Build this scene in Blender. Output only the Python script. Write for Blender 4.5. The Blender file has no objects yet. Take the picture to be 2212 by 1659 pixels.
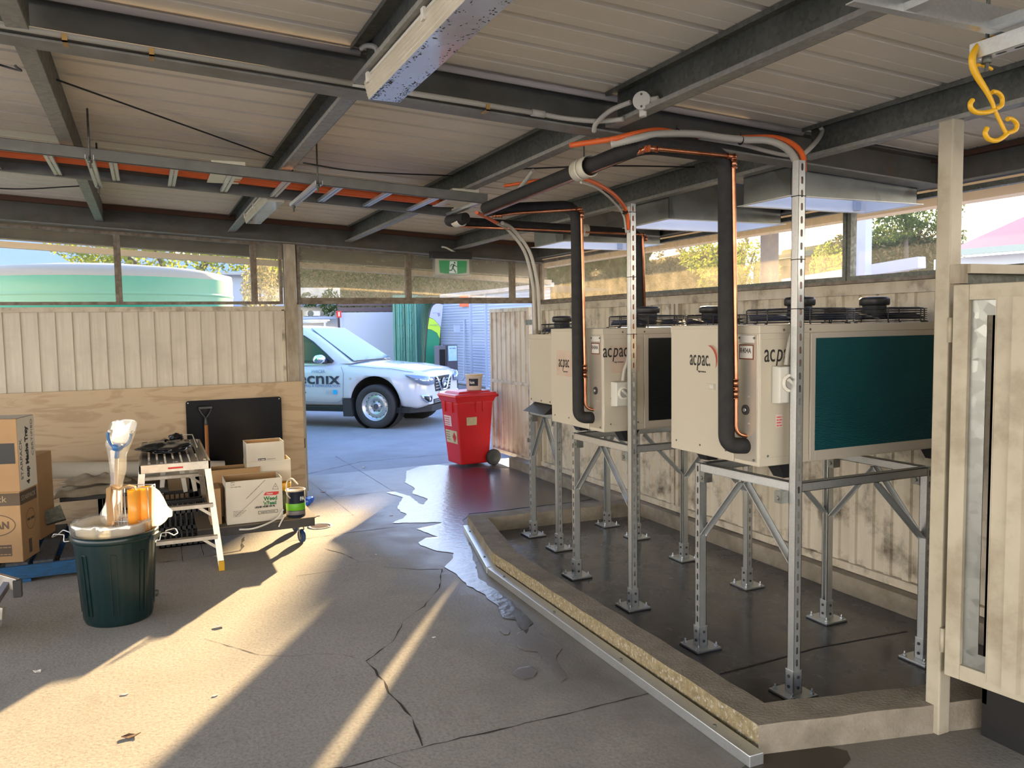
import bpy, math, random
from mathutils import Vector as V, Matrix
random.seed(7)
SC=bpy.context.scene; COL=SC.collection
PI=math.pi
# ---------------------------------------------------------------- camera
YAW,PIT,ROL,FPX=0.4239,0.0738,0.01545,1743.5
CAM=V((0,0,1.75))
fwd=V((math.sin(YAW)*math.cos(PIT),math.cos(YAW)*math.cos(PIT),-math.sin(PIT)))
r0=V((math.cos(YAW),-math.sin(YAW),0)); d0=fwd.cross(r0)
rt=r0*math.cos(ROL)+d0*math.sin(ROL); dn=-r0*math.sin(ROL)+d0*math.cos(ROL)
def ray(u,v): return rt*(u-1106)+dn*(v-829.5)+fwd*FPX
def fz(u,v,z=0.0):
    d=ray(u,v); return CAM+d*((z-CAM.z)/d.z)
def fx(u,v,x):
    d=ray(u,v); return CAM+d*(x/d.x)
def fy(u,v,y):
    d=ray(u,v); return CAM+d*(y/d.y)
cd=bpy.data.cameras.new('camera'); co=bpy.data.objects.new('camera',cd); COL.objects.link(co)
cd.sensor_fit='HORIZONTAL'; cd.sensor_width=36; cd.lens=FPX/2212*36; cd.clip_start=.05; cd.clip_end=400
m=Matrix.Identity(4)
for i in range(3):
    m[i][0]=rt[i]; m[i][1]=-dn[i]; m[i][2]=-fwd[i]; m[i][3]=CAM[i]
co.matrix_world=m; SC.camera=co
# ---------------------------------------------------------------- materials
def node(nt,t,x=0,y=0,**k):
    n=nt.nodes.new(t)
    for a,b in k.items():
        if a[0]=='_': n.inputs[a[1:].replace('_',' ')].default_value=b
        else: setattr(n,a,b)
    return n
def mat(name,col,rough=.6,metal=0,col2=None,vs=4,vd=4,lo=.35,hi=.65,vscale3=None,bump=0,bs=60,tr=0,coat=0,ior=1.45,alpha=1,world=False,col3=None,v3=1.2,r2=None,emit=None,es=1,spec=None):
    """principled with an optional noise mix (col<->col2), second blotch layer col3, bump"""
    M=bpy.data.materials.new(name); M.use_nodes=True; nt=M.node_tree; B=nt.nodes['Principled BSDF']; L=nt.links
    B.inputs['Base Color'].default_value=(*col,1); B.inputs['Roughness'].default_value=rough; B.inputs['Metallic'].default_value=metal
    B.inputs['Coat Weight'].default_value=coat; B.inputs['Transmission Weight'].default_value=tr; B.inputs['IOR'].default_value=ior
    B.inputs['Alpha'].default_value=alpha
    if spec is not None: B.inputs['Specular IOR Level'].default_value=spec
    if emit: B.inputs['Emission Color'].default_value=(*emit,1); B.inputs['Emission Strength'].default_value=es
    if col2 or bump or col3 or r2:
        if world: src=node(nt,'ShaderNodeNewGeometry').outputs['Position']
        else: src=node(nt,'ShaderNodeTexCoord').outputs['Object']
        if vscale3:
            mp=node(nt,'ShaderNodeMapping'); mp.inputs['Scale'].default_value=vscale3; L.new(src,mp.inputs['Vector']); sv=mp.outputs[0]
        else: sv=src
        cur=None
        if col2:
            n=node(nt,'ShaderNodeTexNoise',_Scale=vs,_Detail=vd,_Roughness=.6); L.new(sv,n.inputs['Vector'])
            mr=node(nt,'ShaderNodeMapRange'); mr.inputs['From Min'].default_value=lo; mr.inputs['From Max'].default_value=hi; L.new(n.outputs['Fac'],mr.inputs['Value'])
            mx=node(nt,'ShaderNodeMix',data_type='RGBA'); mx.inputs[6].default_value=(*col,1); mx.inputs[7].default_value=(*col2,1); L.new(mr.outputs[0],mx.inputs[0]); cur=mx.outputs[2]
            if r2 is not None:
                m2=node(nt,'ShaderNodeMix',data_type='FLOAT'); m2.inputs[2].default_value=rough; m2.inputs[3].default_value=r2; L.new(mr.outputs[0],m2.inputs[0]); L.new(m2.outputs[0],B.inputs['Roughness'])
        if col3:
            n=node(nt,'ShaderNodeTexNoise',_Scale=v3,_Detail=6,_Roughness=.65); L.new(src,n.inputs['Vector'])
            mr=node(nt,'ShaderNodeMapRange'); mr.inputs['From Min'].default_value=.5; mr.inputs['From Max'].default_value=.72; L.new(n.outputs['Fac'],mr.inputs['Value'])
            mx=node(nt,'ShaderNodeMix',data_type='RGBA'); mx.inputs[7].default_value=(*col3,1); L.new(mr.outputs[0],mx.inputs[0])
            if cur: L.new(cur,mx.inputs[6])
            else: mx.inputs[6].default_value=(*col,1)
            cur=mx.outputs[2]
        if cur: L.new(cur,B.inputs['Base Color'])
        if bump:
            n=node(nt,'ShaderNodeTexNoise',_Scale=bs,_Detail=5); L.new(sv,n.inputs['Vector'])
            b=node(nt,'ShaderNodeBump',_Strength=bump,_Distance=.01); L.new(n.outputs['Fac'],b.inputs['Height']); L.new(b.outputs[0],B.inputs['Normal'])
    return M
def galv(name,a,b,rough=.42,scale=45,metal=.85,rv=.15):
    M=bpy.data.materials.new(name); M.use_nodes=True; nt=M.node_tree; B=nt.nodes['Principled BSDF']; L=nt.links
    tc=node(nt,'ShaderNodeTexCoord'); vo=node(nt,'ShaderNodeTexVoronoi',_Scale=scale); L.new(tc.outputs['Object'],vo.inputs['Vector'])
    sp=node(nt,'ShaderNodeSeparateColor'); L.new(vo.outputs['Color'],sp.inputs[0])
    no=node(nt,'ShaderNodeTexNoise',_Scale=3,_Detail=5); L.new(tc.outputs['Object'],no.inputs['Vector'])
    ad=node(nt,'ShaderNodeMath',operation='MULTIPLY_ADD'); ad.inputs[1].default_value=.5; L.new(sp.outputs[0],ad.inputs[0]); 
    m0=node(nt,'ShaderNodeMath',operation='MULTIPLY_ADD'); m0.inputs[1].default_value=1.6; m0.inputs[2].default_value=-.55; L.new(no.outputs['Fac'],m0.inputs[0]); L.new(m0.outputs[0],ad.inputs[2])
    mx=node(nt,'ShaderNodeMix',data_type='RGBA'); mx.inputs[6].default_value=(*a,1); mx.inputs[7].default_value=(*b,1); L.new(ad.outputs[0],mx.inputs[0]); L.new(mx.outputs[2],B.inputs['Base Color'])
    B.inputs['Metallic'].default_value=metal
    rr=node(nt,'ShaderNodeMapRange'); rr.inputs['To Min'].default_value=rough-rv*.5; rr.inputs['To Max'].default_value=rough+rv; L.new(sp.outputs[1],rr.inputs['Value']); L.new(rr.outputs[0],B.inputs['Roughness'])
    return M
def wavemat(name,a,b,scale,axis='Z',rough=.5,metal=0,dist=0,sharp=(.4,.6),noise2=None):
    M=bpy.data.materials.new(name); M.use_nodes=True; nt=M.node_tree; B=nt.nodes['Principled BSDF']; L=nt.links
    tc=node(nt,'ShaderNodeTexCoord'); w=node(nt,'ShaderNodeTexWave',bands_direction=axis,_Scale=scale,_Distortion=dist,_Detail=3); w.inputs['Detail Scale'].default_value=1.2; L.new(tc.outputs['Object'],w.inputs['Vector'])
    mr=node(nt,'ShaderNodeMapRange'); mr.inputs['From Min'].default_value=sharp[0]; mr.inputs['From Max'].default_value=sharp[1]; L.new(w.outputs['Fac'],mr.inputs['Value'])
    mx=node(nt,'ShaderNodeMix',data_type='RGBA'); mx.inputs[6].default_value=(*a,1); mx.inputs[7].default_value=(*b,1); L.new(mr.outputs[0],mx.inputs[0]); L.new(mx.outputs[2],B.inputs['Base Color'])
    B.inputs['Roughness'].default_value=rough; B.inputs['Metallic'].default_value=metal
    return M
def thin(name,tcol,dcol,fac,rough=.2,nscale=None,gl=.08):
    """thin dusty sheet: transparent mixed with a diffuse+translucent film and a light gloss"""
    M=bpy.data.materials.new(name); M.use_nodes=True; nt=M.node_tree; L=nt.links; nt.nodes.remove(nt.nodes['Principled BSDF']); out=nt.nodes['Material Output']
    t=node(nt,'ShaderNodeBsdfTransparent'); t.inputs[0].default_value=(*tcol,1)
    d=node(nt,'ShaderNodeBsdfDiffuse'); d.inputs[0].default_value=(*dcol,1); tl=node(nt,'ShaderNodeBsdfTranslucent'); tl.inputs[0].default_value=(*dcol,1)
    a=node(nt,'ShaderNodeMixShader'); a.inputs[0].default_value=.55; L.new(d.outputs[0],a.inputs[1]); L.new(tl.outputs[0],a.inputs[2])
    b=node(nt,'ShaderNodeMixShader'); b.inputs[0].default_value=fac; L.new(t.outputs[0],b.inputs[1]); L.new(a.outputs[0],b.inputs[2])
    if nscale:
        tc=node(nt,'ShaderNodeTexCoord'); n=node(nt,'ShaderNodeTexNoise',_Scale=nscale,_Detail=8,_Roughness=.7); L.new(tc.outputs['Object'],n.inputs['Vector'])
        mr=node(nt,'ShaderNodeMapRange'); mr.inputs['From Min'].default_value=.3; mr.inputs['From Max'].default_value=.7; mr.inputs['To Min'].default_value=fac*.5; mr.inputs['To Max'].default_value=min(1,fac*1.6); L.new(n.outputs['Fac'],mr.inputs['Value']); L.new(mr.outputs[0],b.inputs[0])
    g=node(nt,'ShaderNodeBsdfGlossy'); g.inputs['Roughness'].default_value=rough
    c=node(nt,'ShaderNodeMixShader'); c.inputs[0].default_value=gl; L.new(b.outputs[0],c.inputs[1]); L.new(g.outputs[0],c.inputs[2]); L.new(c.outputs[0],out.inputs[0])
    return M
# ---------------------------------------------------------------- mesh builder
class MB:
    def __init__(s): s.v=[];s.f=[];s.mi=[];s.sm=[];s.X=None
    def _v(s,p):
        p=V(p); 
        if s.X is not None: p=s.X@p
        s.v.append(p); return len(s.v)-1
    def face(s,ids,m=0,sm=False): s.f.append(ids); s.mi.append(m); s.sm.append(sm)
    def poly(s,pts,m=0,sm=False): s.face([s._v(p) for p in pts],m,sm); return s
    def box(s,x0,x1,y0,y1,z0,z1,m=0):
        return s.hexa([(x0,y0,z0),(x1,y0,z0),(x1,y1,z0),(x0,y1,z0)],[(x0,y0,z1),(x1,y0,z1),(x1,y1,z1),(x0,y1,z1)],m)
    def hexa(s,A,B,m=0):
        n=len(A); a=[s._v(p) for p in A]; b=[s._v(p) for p in B]
        s.face(a[::-1],m); s.face(b,m)
        for i in range(n): j=(i+1)%n; s.face([a[i],a[j],b[j],b[i]],m)
        return s
    def bar(s,p0,p1,w,h,m=0,up=(0,0,1),w1=None,h1=None):
        p0=V(p0);p1=V(p1);d=(p1-p0).normalized();u=V(up)
        if abs(d.dot(u))>.98: u=V((0,1,0))
        r=d.cross(u).normalized();u=r.cross(d).normalized()
        w1=w if w1 is None else w1;h1=h if h1 is None else h1
        q=lambda p,w,h:[p-r*w/2-u*h/2,p+r*w/2-u*h/2,p+r*w/2+u*h/2,p-r*w/2+u*h/2]
        return s.hexa(q(p0,w,h)[::-1],q(p1,w1,h1)[::-1],m)
    def tube(s,pts,r,n=10,m=0,cap=True,rad=None,flat=None):
        pts=[V(p) for p in pts]; N=len(pts); rings=[]; ref=None
        for i,p in enumerate(pts):
            t=(pts[min(i+1,N-1)]-pts[max(i-1,0)]).normalized()
            if ref is None:
                ref=V((0,0,1)) if abs(t.z)<.9 else V((1,0,0))
                ref=(ref-t*ref.dot(t)).normalized()
            else:
                ref=(ref-t*ref.dot(t)); ref=ref.normalized() if ref.length>1e-6 else V((1,0,0))
            b=t.cross(ref); rr=rad[i] if rad else r
            rings.append([s._v(p+(ref*math.cos(2*PI*k/n)+b*math.sin(2*PI*k/n)*(flat or 1))*rr) for k in range(n)])
        for a,b in zip(rings,rings[1:]):
            for k in range(n): l=(k+1)%n; s.face([a[k],b[k],b[l],a[l]][::-1],m,True)
        if cap: s.face(rings[0][::-1],m); s.face(rings[-1],m)
        return s
    def cyl(s,p0,p1,r0,r1=None,n=20,m=0,cap=True): 
        return s.tube([p0,p1],r0,n,m,cap,rad=[r0,r0 if r1 is None else r1])
    def lathe(s,prof,c=(0,0,0),n=28,m=0,ax=(0,0,1),sq=None,cap0=True,cap1=True,sm=True,ell=1):
        """prof: list (r,h) ; sq: superellipse exponent for rounded-square sections"""
        ax=V(ax).normalized(); u=V((1,0,0)) if abs(ax.x)<.9 else V((0,1,0)); u=(u-ax*u.dot(ax)).normalized(); w=ax.cross(u); c=V(c); R=[]
        for r,h in prof:
            ring=[]
            for k in range(n):
                a=2*PI*k/n; ca,sa=math.cos(a),math.sin(a); q=1
                if sq: q=(abs(ca)**sq+abs(sa)**sq)**(-1/sq)
                ring.append(s._v(c+ax*h+(u*ca+w*sa*ell)*r*q))
            R.append(ring)
        for a,b in zip(R,R[1:]):
            for k in range(n): l=(k+1)%n; s.face([a[k],a[l],b[l],b[k]],m,sm)
        if cap0: s.face(R[0][::-1],m)
        if cap1: s.face(R[-1],m)
        return s
    def sphere(s,c,r,n=12,m=0,sc=(1,1,1)):
        c=V(c)
        rings=[]
        for i in range(1,n//2):
            t=PI*i/(n//2); rings.append([s._v(c+V((math.sin(t)*math.cos(2*PI*k/n)*sc[0],math.sin(t)*math.sin(2*PI*k/n)*sc[1],math.cos(t)*sc[2]))*r) for k in range(n)])
        a=s._v(c+V((0,0,r*sc[2])));b=s._v(c-V((0,0,r*sc[2])))
        for k in range(n):
            l=(k+1)%n; s.face([a,rings[0][k],rings[0][l]],m,True); s.face([b,rings[-1][l],rings[-1][k]],m,True)
            for q,w in zip(rings,rings[1:]): s.face([q[k],w[k],w[l],q[l]],m,True)
        return s
    def slotted(s,o,ud,wd,w,L,pitch=.05,a=.0065,b=.014,m=0,start=.0):
        """slotted plate: origin o (bottom centre), ud up, wd width direction"""
        o=V(o);ud=V(ud);wd=V(wd);n=max(1,int(round(L/pitch)));h=L/n/2;W=w/2;c=a*.7
        for i in range(n):
            cz=(2*i+1)*h
            q=lambda x,z:s._v(o+wd*x+ud*(cz+z))
            O=[q(-W,-h),q(W,-h),q(W,h),q(-W,h)]
            p=[q(-a,-b+c),q(-a+c,-b),q(a-c,-b),q(a,-b+c),q(a,b-c),q(a-c,b),q(-a+c,b),q(-a,b-c)]
            s.face([O[0],O[1],p[3],p[2],p[1],p[0]],m);s.face([O[1],O[2],p[4],p[3]],m);s.face([O[2],O[3],p[7],p[6],p[5],p[4]],m);s.face([O[3],O[0],p[0],p[7]],m)
        return s
    def build(s,name,mats,parent=None,bevel=0,label=None,kind=None,seg=2,auto=False):
        if not isinstance(mats,(list,tuple)): mats=[mats]
        xs=[p.x for p in s.v];ys=[p.y for p in s.v];zs=[p.z for p in s.v]
        c=V(((min(xs)+max(xs))/2,(min(ys)+max(ys))/2,min(zs)))
        me=bpy.data.meshes.new(name); me.from_pydata([p-c for p in s.v],[],s.f)
        for m_ in mats: me.materials.append(m_)
        for p,i,k in zip(me.polygons,s.mi,s.sm): p.material_index=i; p.use_smooth=k
        me.update(); o=bpy.data.objects.new(name,me); COL.objects.link(o)
        if parent is not None: o.parent=parent; o.location=c-wloc(parent)
        else: o.location=c
        if bevel:
            b=o.modifiers.new('bevel','BEVEL'); b.width=bevel; b.segments=seg; b.limit_method='ANGLE'; b.angle_limit=.6
        if label: o['label']=label
        if kind: o['kind']=kind
        return o
def wloc(o):
    p=V(o.location); q=o.parent
    while q is not None: p+=V(q.location); q=q.parent
    return p
def T(name,label,cat,loc,group=None):
    o=bpy.data.objects.new(name,None); COL.objects.link(o); o.location=loc; o.empty_display_size=.1; return tag(o,label,cat,group)
def tag(o,label,cat,group=None):
    o['label']=label; o['category']=cat
    if group: o['group']=group
    return o
def struct(o): o['kind']='structure'; return o
def kids(o): return [c for c in bpy.data.objects if c.parent==o]
def dup(o,delta,label=None,parent=None,top=True):
    c=o.copy(); COL.objects.link(c); 
    if top: c.location=V(o.location)+V(delta)
    else: c.parent=parent
    if label: c['label']=label
    for k in kids(o): dup(k,delta,None,c,False)
    return c
def text(s,p,right,up,h,m,name='lettering',parent=None,ext=.0006,shear=0,sx=1,align='LEFT',off=0.0,fit=None):
    """lettering with cap height h, lower-left p"""
    cu=bpy.data.curves.new(name,'FONT'); cu.body=s; cu.size=h/.7; cu.extrude=ext; cu.shear=shear; cu.offset=off; cu.align_x=align; cu.resolution_u=3
    to=bpy.data.objects.new(name,cu); COL.objects.link(to); bpy.context.view_layer.update()
    me=bpy.data.meshes.new_from_object(to.evaluated_get(bpy.context.evaluated_depsgraph_get())); bpy.data.objects.remove(to)
    right=V(right).normalized();up=V(up).normalized();n=right.cross(up)
    b=MB(); R=V(p)
    global LASTW
    W_=max([q.co.x for q in me.vertices]) if len(me.vertices) else 0
    if fit: sx=fit/W_
    LASTW=W_*sx
    b.v=[R+right*q.co.x*sx+up*q.co.y+n*q.co.z for q in me.vertices]; b.f=[list(q.vertices) for q in me.polygons]; b.mi=[0]*len(b.f); b.sm=[False]*len(b.f)
    return b.build(name,m,parent) if b.v else None
def scrib(p,right,up,h,L,m,name,parent,seed=1):
    """a line of print too small to read: short broken strokes"""
    rnd=random.Random(seed); right=V(right).normalized();up=V(up).normalized();n=right.cross(up);p=V(p); b=MB(); a=0
    while a<L:
        w=min(L-a,h*rnd.uniform(1.2,3.2)); b.hexa([p+right*a,p+right*(a+w),p+right*(a+w)+up*h*.55,p+right*a+up*h*.55],[q+n*.0005 for q in (p+right*a,p+right*(a+w),p+right*(a+w)+up*h*.55,p+right*a+up*h*.55)]); a+=w+h*.5
    return b.build(name,[m],parent)
def arc(c,r,a0,a1,n,u,w):
    c=V(c);u=V(u);w=V(w); return [c+(u*math.cos(a0+(a1-a0)*i/n)+w*math.sin(a0+(a1-a0)*i/n))*r for i in range(n+1)]
def bez(pts,n=8):
    """catmull-rom through pts"""
    P=[V(p) for p in pts]; P=[P[0]*2-P[1]]+P+[P[-1]*2-P[-2]]; o=[]
    for i in range(1,len(P)-2):
        for k in range(n):
            t=k/n; a,b,c,d=P[i-1:i+3]
            o.append(.5*((2*b)+(c-a)*t+(2*a-5*b+4*c-d)*t*t+(3*b-a-3*c+d)*t**3))
    o.append(P[-2]); return o
def rounded(pts,r,n=6):
    """polyline with filleted corners"""
    P=[V(p) for p in pts]; o=[P[0]]
    for i in range(1,len(P)-1):
        a=(P[i-1]-P[i]);b=(P[i+1]-P[i]); q=min(r,a.length*.49,b.length*.49); A=P[i]+a.normalized()*q;B=P[i]+b.normalized()*q
        for k in range(n+1):
            t=k/n; o.append(A*(1-t)**2+P[i]*2*t*(1-t)+B*t*t)
    o.append(P[-1]); return o
# ---------------------------------------------------------------- material library
cream=mat('cream_paint',(.47,.42,.31),.45,col2=(.41,.36,.26),vs=6,col3=(.30,.25,.17),v3=3)
creamd=mat('weathered_cream_paint',(.56,.50,.38),.6,col2=(.44,.38,.28),vs=9,vscale3=(1,1,.12),col3=(.13,.10,.07),v3=5)
boardm=mat('white_board_paint',(.58,.53,.43),.6,col2=(.47,.42,.33),vs=14,vscale3=(3,3,.15),lo=.3,hi=.75,col3=(.44,.39,.31),v3=2.5,bump=.2,bs=20)
postm=mat('old_post_paint',(.42,.37,.28),.6,col2=(.24,.19,.13),vs=10,vscale3=(1,1,.3))
framem=mat('grimy_frame',(.22,.185,.14),.6,col2=(.12,.09,.06),vs=16)
unitm=mat('unit_cream',(.50,.455,.355),.38,col2=(.47,.425,.33),vs=2)
unitg=mat('unit_strip',(.44,.41,.34),.3,.5)
galvm=galv('galvanised_steel',(.24,.245,.22),(.34,.345,.32),.42,30)
galvl=galv('bright_galvanised_steel',(.55,.57,.56),(.66,.68,.67),.36,140,.85,.05)
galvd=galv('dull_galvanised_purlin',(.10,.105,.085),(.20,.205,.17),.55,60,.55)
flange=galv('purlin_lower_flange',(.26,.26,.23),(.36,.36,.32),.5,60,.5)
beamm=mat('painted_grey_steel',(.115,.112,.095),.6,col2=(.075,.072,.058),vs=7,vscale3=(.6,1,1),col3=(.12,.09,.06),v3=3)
roofm=mat('roof_sheet_underside',(.80,.73,.60),.5,col2=(.73,.66,.53),vs=1.3)
rustm=mat('rusty_packer',(.10,.05,.03),.9)
black=mat('black_foam',(.012,.012,.012),.75,col2=(.022,.021,.02),vs=20,bump=.2,bs=150)
blackp=mat('black_plastic',(.02,.02,.021),.4)
copper=mat('copper_pipe',(.62,.27,.15),.28,1.0,col2=(.38,.15,.08),vs=9)
orange=mat('orange_conduit',(.72,.13,.025),.42)
grey_c=mat('grey_conduit',(.44,.42,.36),.5)
whitep=mat('white_plastic',(.66,.63,.54),.4)
pvc=mat('pvc_collar',(.68,.64,.50),.35)
isol=mat('isolator_grey',(.55,.54,.47),.4)
isod=mat('isolator_dark_grey',(.30,.29,.26),.4)
coilA=mat('teal_coil_fins',(.008,.07,.085),.45,.2,col2=(.012,.10,.11),vs=2)
coilB=mat('black_coil_fins',(.006,.010,.012),.5)
coilf=mat('coil_frame_beige',(.50,.455,.38),.4,.2)
ink=mat('black_ink',(.015,.013,.012),.6); inkb=mat('brown_ink',(.16,.05,.02),.6); inkr=mat('red_ink',(.60,.03,.02),.5); inkg=mat('green_ink',(.02,.16,.05),.6); inkw=mat('white_ink',(.75,.75,.72),.5)
decal=mat('faded_sticker',(.52,.42,.32),.6,col2=(.46,.33,.26),vs=8)
paper=mat('white_sticker',(.62,.60,.54),.55)
darkin=mat('dark_interior',(.01,.009,.008),.9)
curbm=mat('cast_concrete',(.30,.255,.19),.85,col2=(.22,.185,.13),vs=9,vd=8,bump=.5,bs=70,col3=(.14,.115,.08),v3=2)
curbs=mat('yellow_aggregate_face',(.30,.235,.12),.85,col2=(.16,.12,.055),vs=30,vd=8,bump=.5,bs=90,col3=(.55,.5,.38),v3=60)
wetm=mat('wet_concrete',(.070,.068,.064),.14,col2=(.125,.118,.105),vs=2.6,vd=9,r2=.38,lo=.42,hi=.66,bump=.05,bs=60)
cardb=mat('cardboard',(.42,.26,.12),.8,col2=(.37,.22,.10),vs=3)
cardw=mat('white_cardboard',(.66,.61,.50),.7,col2=(.60,.55,.44),vs=4)
palletb=mat('blue_pallet_paint',(.012,.11,.27),.7,col2=(.02,.07,.14),vs=12,vscale3=(1,6,6))
palletg=mat('weathered_pallet_wood',(.085,.095,.105),.8,col2=(.05,.055,.06),vs=10,vscale3=(8,1,8))
bing=mat('green_bin_plastic',(.004,.017,.017),.3,col2=(.014,.022,.02),vs=12,lo=.55,hi=.8)
alum=mat('worn_aluminium',(.58,.54,.46),.38,.75,col2=(.46,.42,.35),vs=15)
alumd=mat('dark_tread_aluminium',(.10,.09,.085),.4,.6)
redp=mat('red_bin_plastic',(.62,.012,.015),.38,col2=(.54,.012,.014),vs=4)
bluep=mat('blue_bin_plastic',(.01,.12,.42),.4)
rubber=mat('tyre_rubber',(.035,.033,.032),.75,bump=.4,bs=70)
carw=mat('white_car_paint',(.55,.57,.61),.18,coat=.6)
ladderm=mat('ladder_rail_steel',(.17,.17,.15),.5,.35,col2=(.13,.13,.115),vs=9)
chrome=mat('chrome',(.85,.85,.86),.08,1.0)
cglass=mat('car_glass',(.02,.03,.035),.05)
wglass=mat('windscreen_glass',(.10,.17,.21),.06)
steelw=mat('silver_wheel_paint',(.55,.56,.58),.3,.7)
yellowp=mat('yellow_plastic',(.70,.38,.01),.42)
bluewheel=mat('blue_rubber_castor',(.015,.05,.14),.5)
asph=mat('yard_asphalt',(.30,.295,.285),.8,col2=(.24,.235,.225),vs=1.2,vd=10,world=True,bump=.3,bs=90,col3=(.19,.185,.175),v3=.4)
zip_=blackp
clearm=thin('clear_plastic',(.96,.96,.94),(.9,.88,.8),.12,.08,9,.13)
tubm=thin('frosted_tub',(.85,.83,.75),(.85,.82,.72),.85,.3,None,.05)
perspex=thin('dusty_perspex',(.96,.93,.84),(.60,.50,.32),.30,.15,7,.05)
meshm=thin('insect_mesh',(.97,.97,.97),(.42,.42,.40),.12,.4,None,.0)
clearp=thin('clear_perspex',(.96,.97,.96),(.6,.6,.55),.06,.1,5,.06)
greenglow=mat('exit_green',(.005,.20,.06),.45,emit=(.005,.22,.06),es=.25)
def leafmat(name,a,b_,tr=.55):
    M=bpy.data.materials.new(name); M.use_nodes=True; nt=M.node_tree; L=nt.links; nt.nodes.remove(nt.nodes['Principled BSDF']); out=nt.nodes['Material Output']
    g=node(nt,'ShaderNodeNewGeometry'); n=node(nt,'ShaderNodeTexNoise',_Scale=2.5,_Detail=5); L.new(g.outputs['Position'],n.inputs['Vector']); mr=node(nt,'ShaderNodeMapRange'); mr.inputs['From Min'].default_value=.35; mr.inputs['From Max'].default_value=.65; L.new(n.outputs['Fac'],mr.inputs['Value'])
    mx=node(nt,'ShaderNodeMix',data_type='RGBA'); mx.inputs[6].default_value=(*a,1); mx.inputs[7].default_value=(*b_,1); L.new(mr.outputs[0],mx.inputs[0])
    d=node(nt,'ShaderNodeBsdfDiffuse'); t=node(nt,'ShaderNodeBsdfTranslucent'); L.new(mx.outputs[2],d.inputs[0]); L.new(mx.outputs[2],t.inputs[0]); x=node(nt,'ShaderNodeMixShader'); x.inputs[0].default_value=tr; L.new(d.outputs[0],x.inputs[1]); L.new(t.outputs[0],x.inputs[2]); L.new(x.outputs[0],out.inputs[0]); return M
leafm=leafmat('leaf_yellow_green',(.42,.42,.07),(.22,.28,.05))
leafd=leafmat('leaf_dark_green',(.08,.13,.04),(.13,.17,.06))
leafb=leafmat('dry_hedge_leaf',(.42,.34,.18),(.28,.26,.12))
bark=mat('bark',(.10,.08,.06),.9)
hedgem=mat('hedge_core',(.24,.20,.11),1,col2=(.17,.17,.08),vs=1.5,world=True)
def plym():
    M=bpy.data.materials.new('plywood'); M.use_nodes=True; nt=M.node_tree; B=nt.nodes['Principled BSDF']; L=nt.links
    tc=node(nt,'ShaderNodeTexCoord'); mp=node(nt,'ShaderNodeMapping'); mp.inputs['Scale'].default_value=(.8,1,5); L.new(tc.outputs['Object'],mp.inputs[0])
    n=node(nt,'ShaderNodeTexNoise',_Scale=1.6,_Detail=5,_Distortion=1.2); L.new(mp.outputs[0],n.inputs['Vector'])
    w=node(nt,'ShaderNodeMath',operation='MULTIPLY'); w.inputs[1].default_value=22; L.new(n.outputs['Fac'],w.inputs[0])
    sn=node(nt,'ShaderNodeMath',operation='SINE'); L.new(w.outputs[0],sn.inputs[0])
    mr=node(nt,'ShaderNodeMapRange'); mr.inputs['From Min'].default_value=-.2; mr.inputs['From Max'].default_value=1; L.new(sn.outputs[0],mr.inputs['Value'])
    mx=node(nt,'ShaderNodeMix',data_type='RGBA'); mx.inputs[6].default_value=(.47,.355,.22,1); mx.inputs[7].default_value=(.385,.275,.16,1); L.new(mr.outputs[0],mx.inputs[0]); L.new(mx.outputs[2],B.inputs['Base Color']); B.inputs['Roughness'].default_value=.6
    return M
ply=plym()
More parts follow.
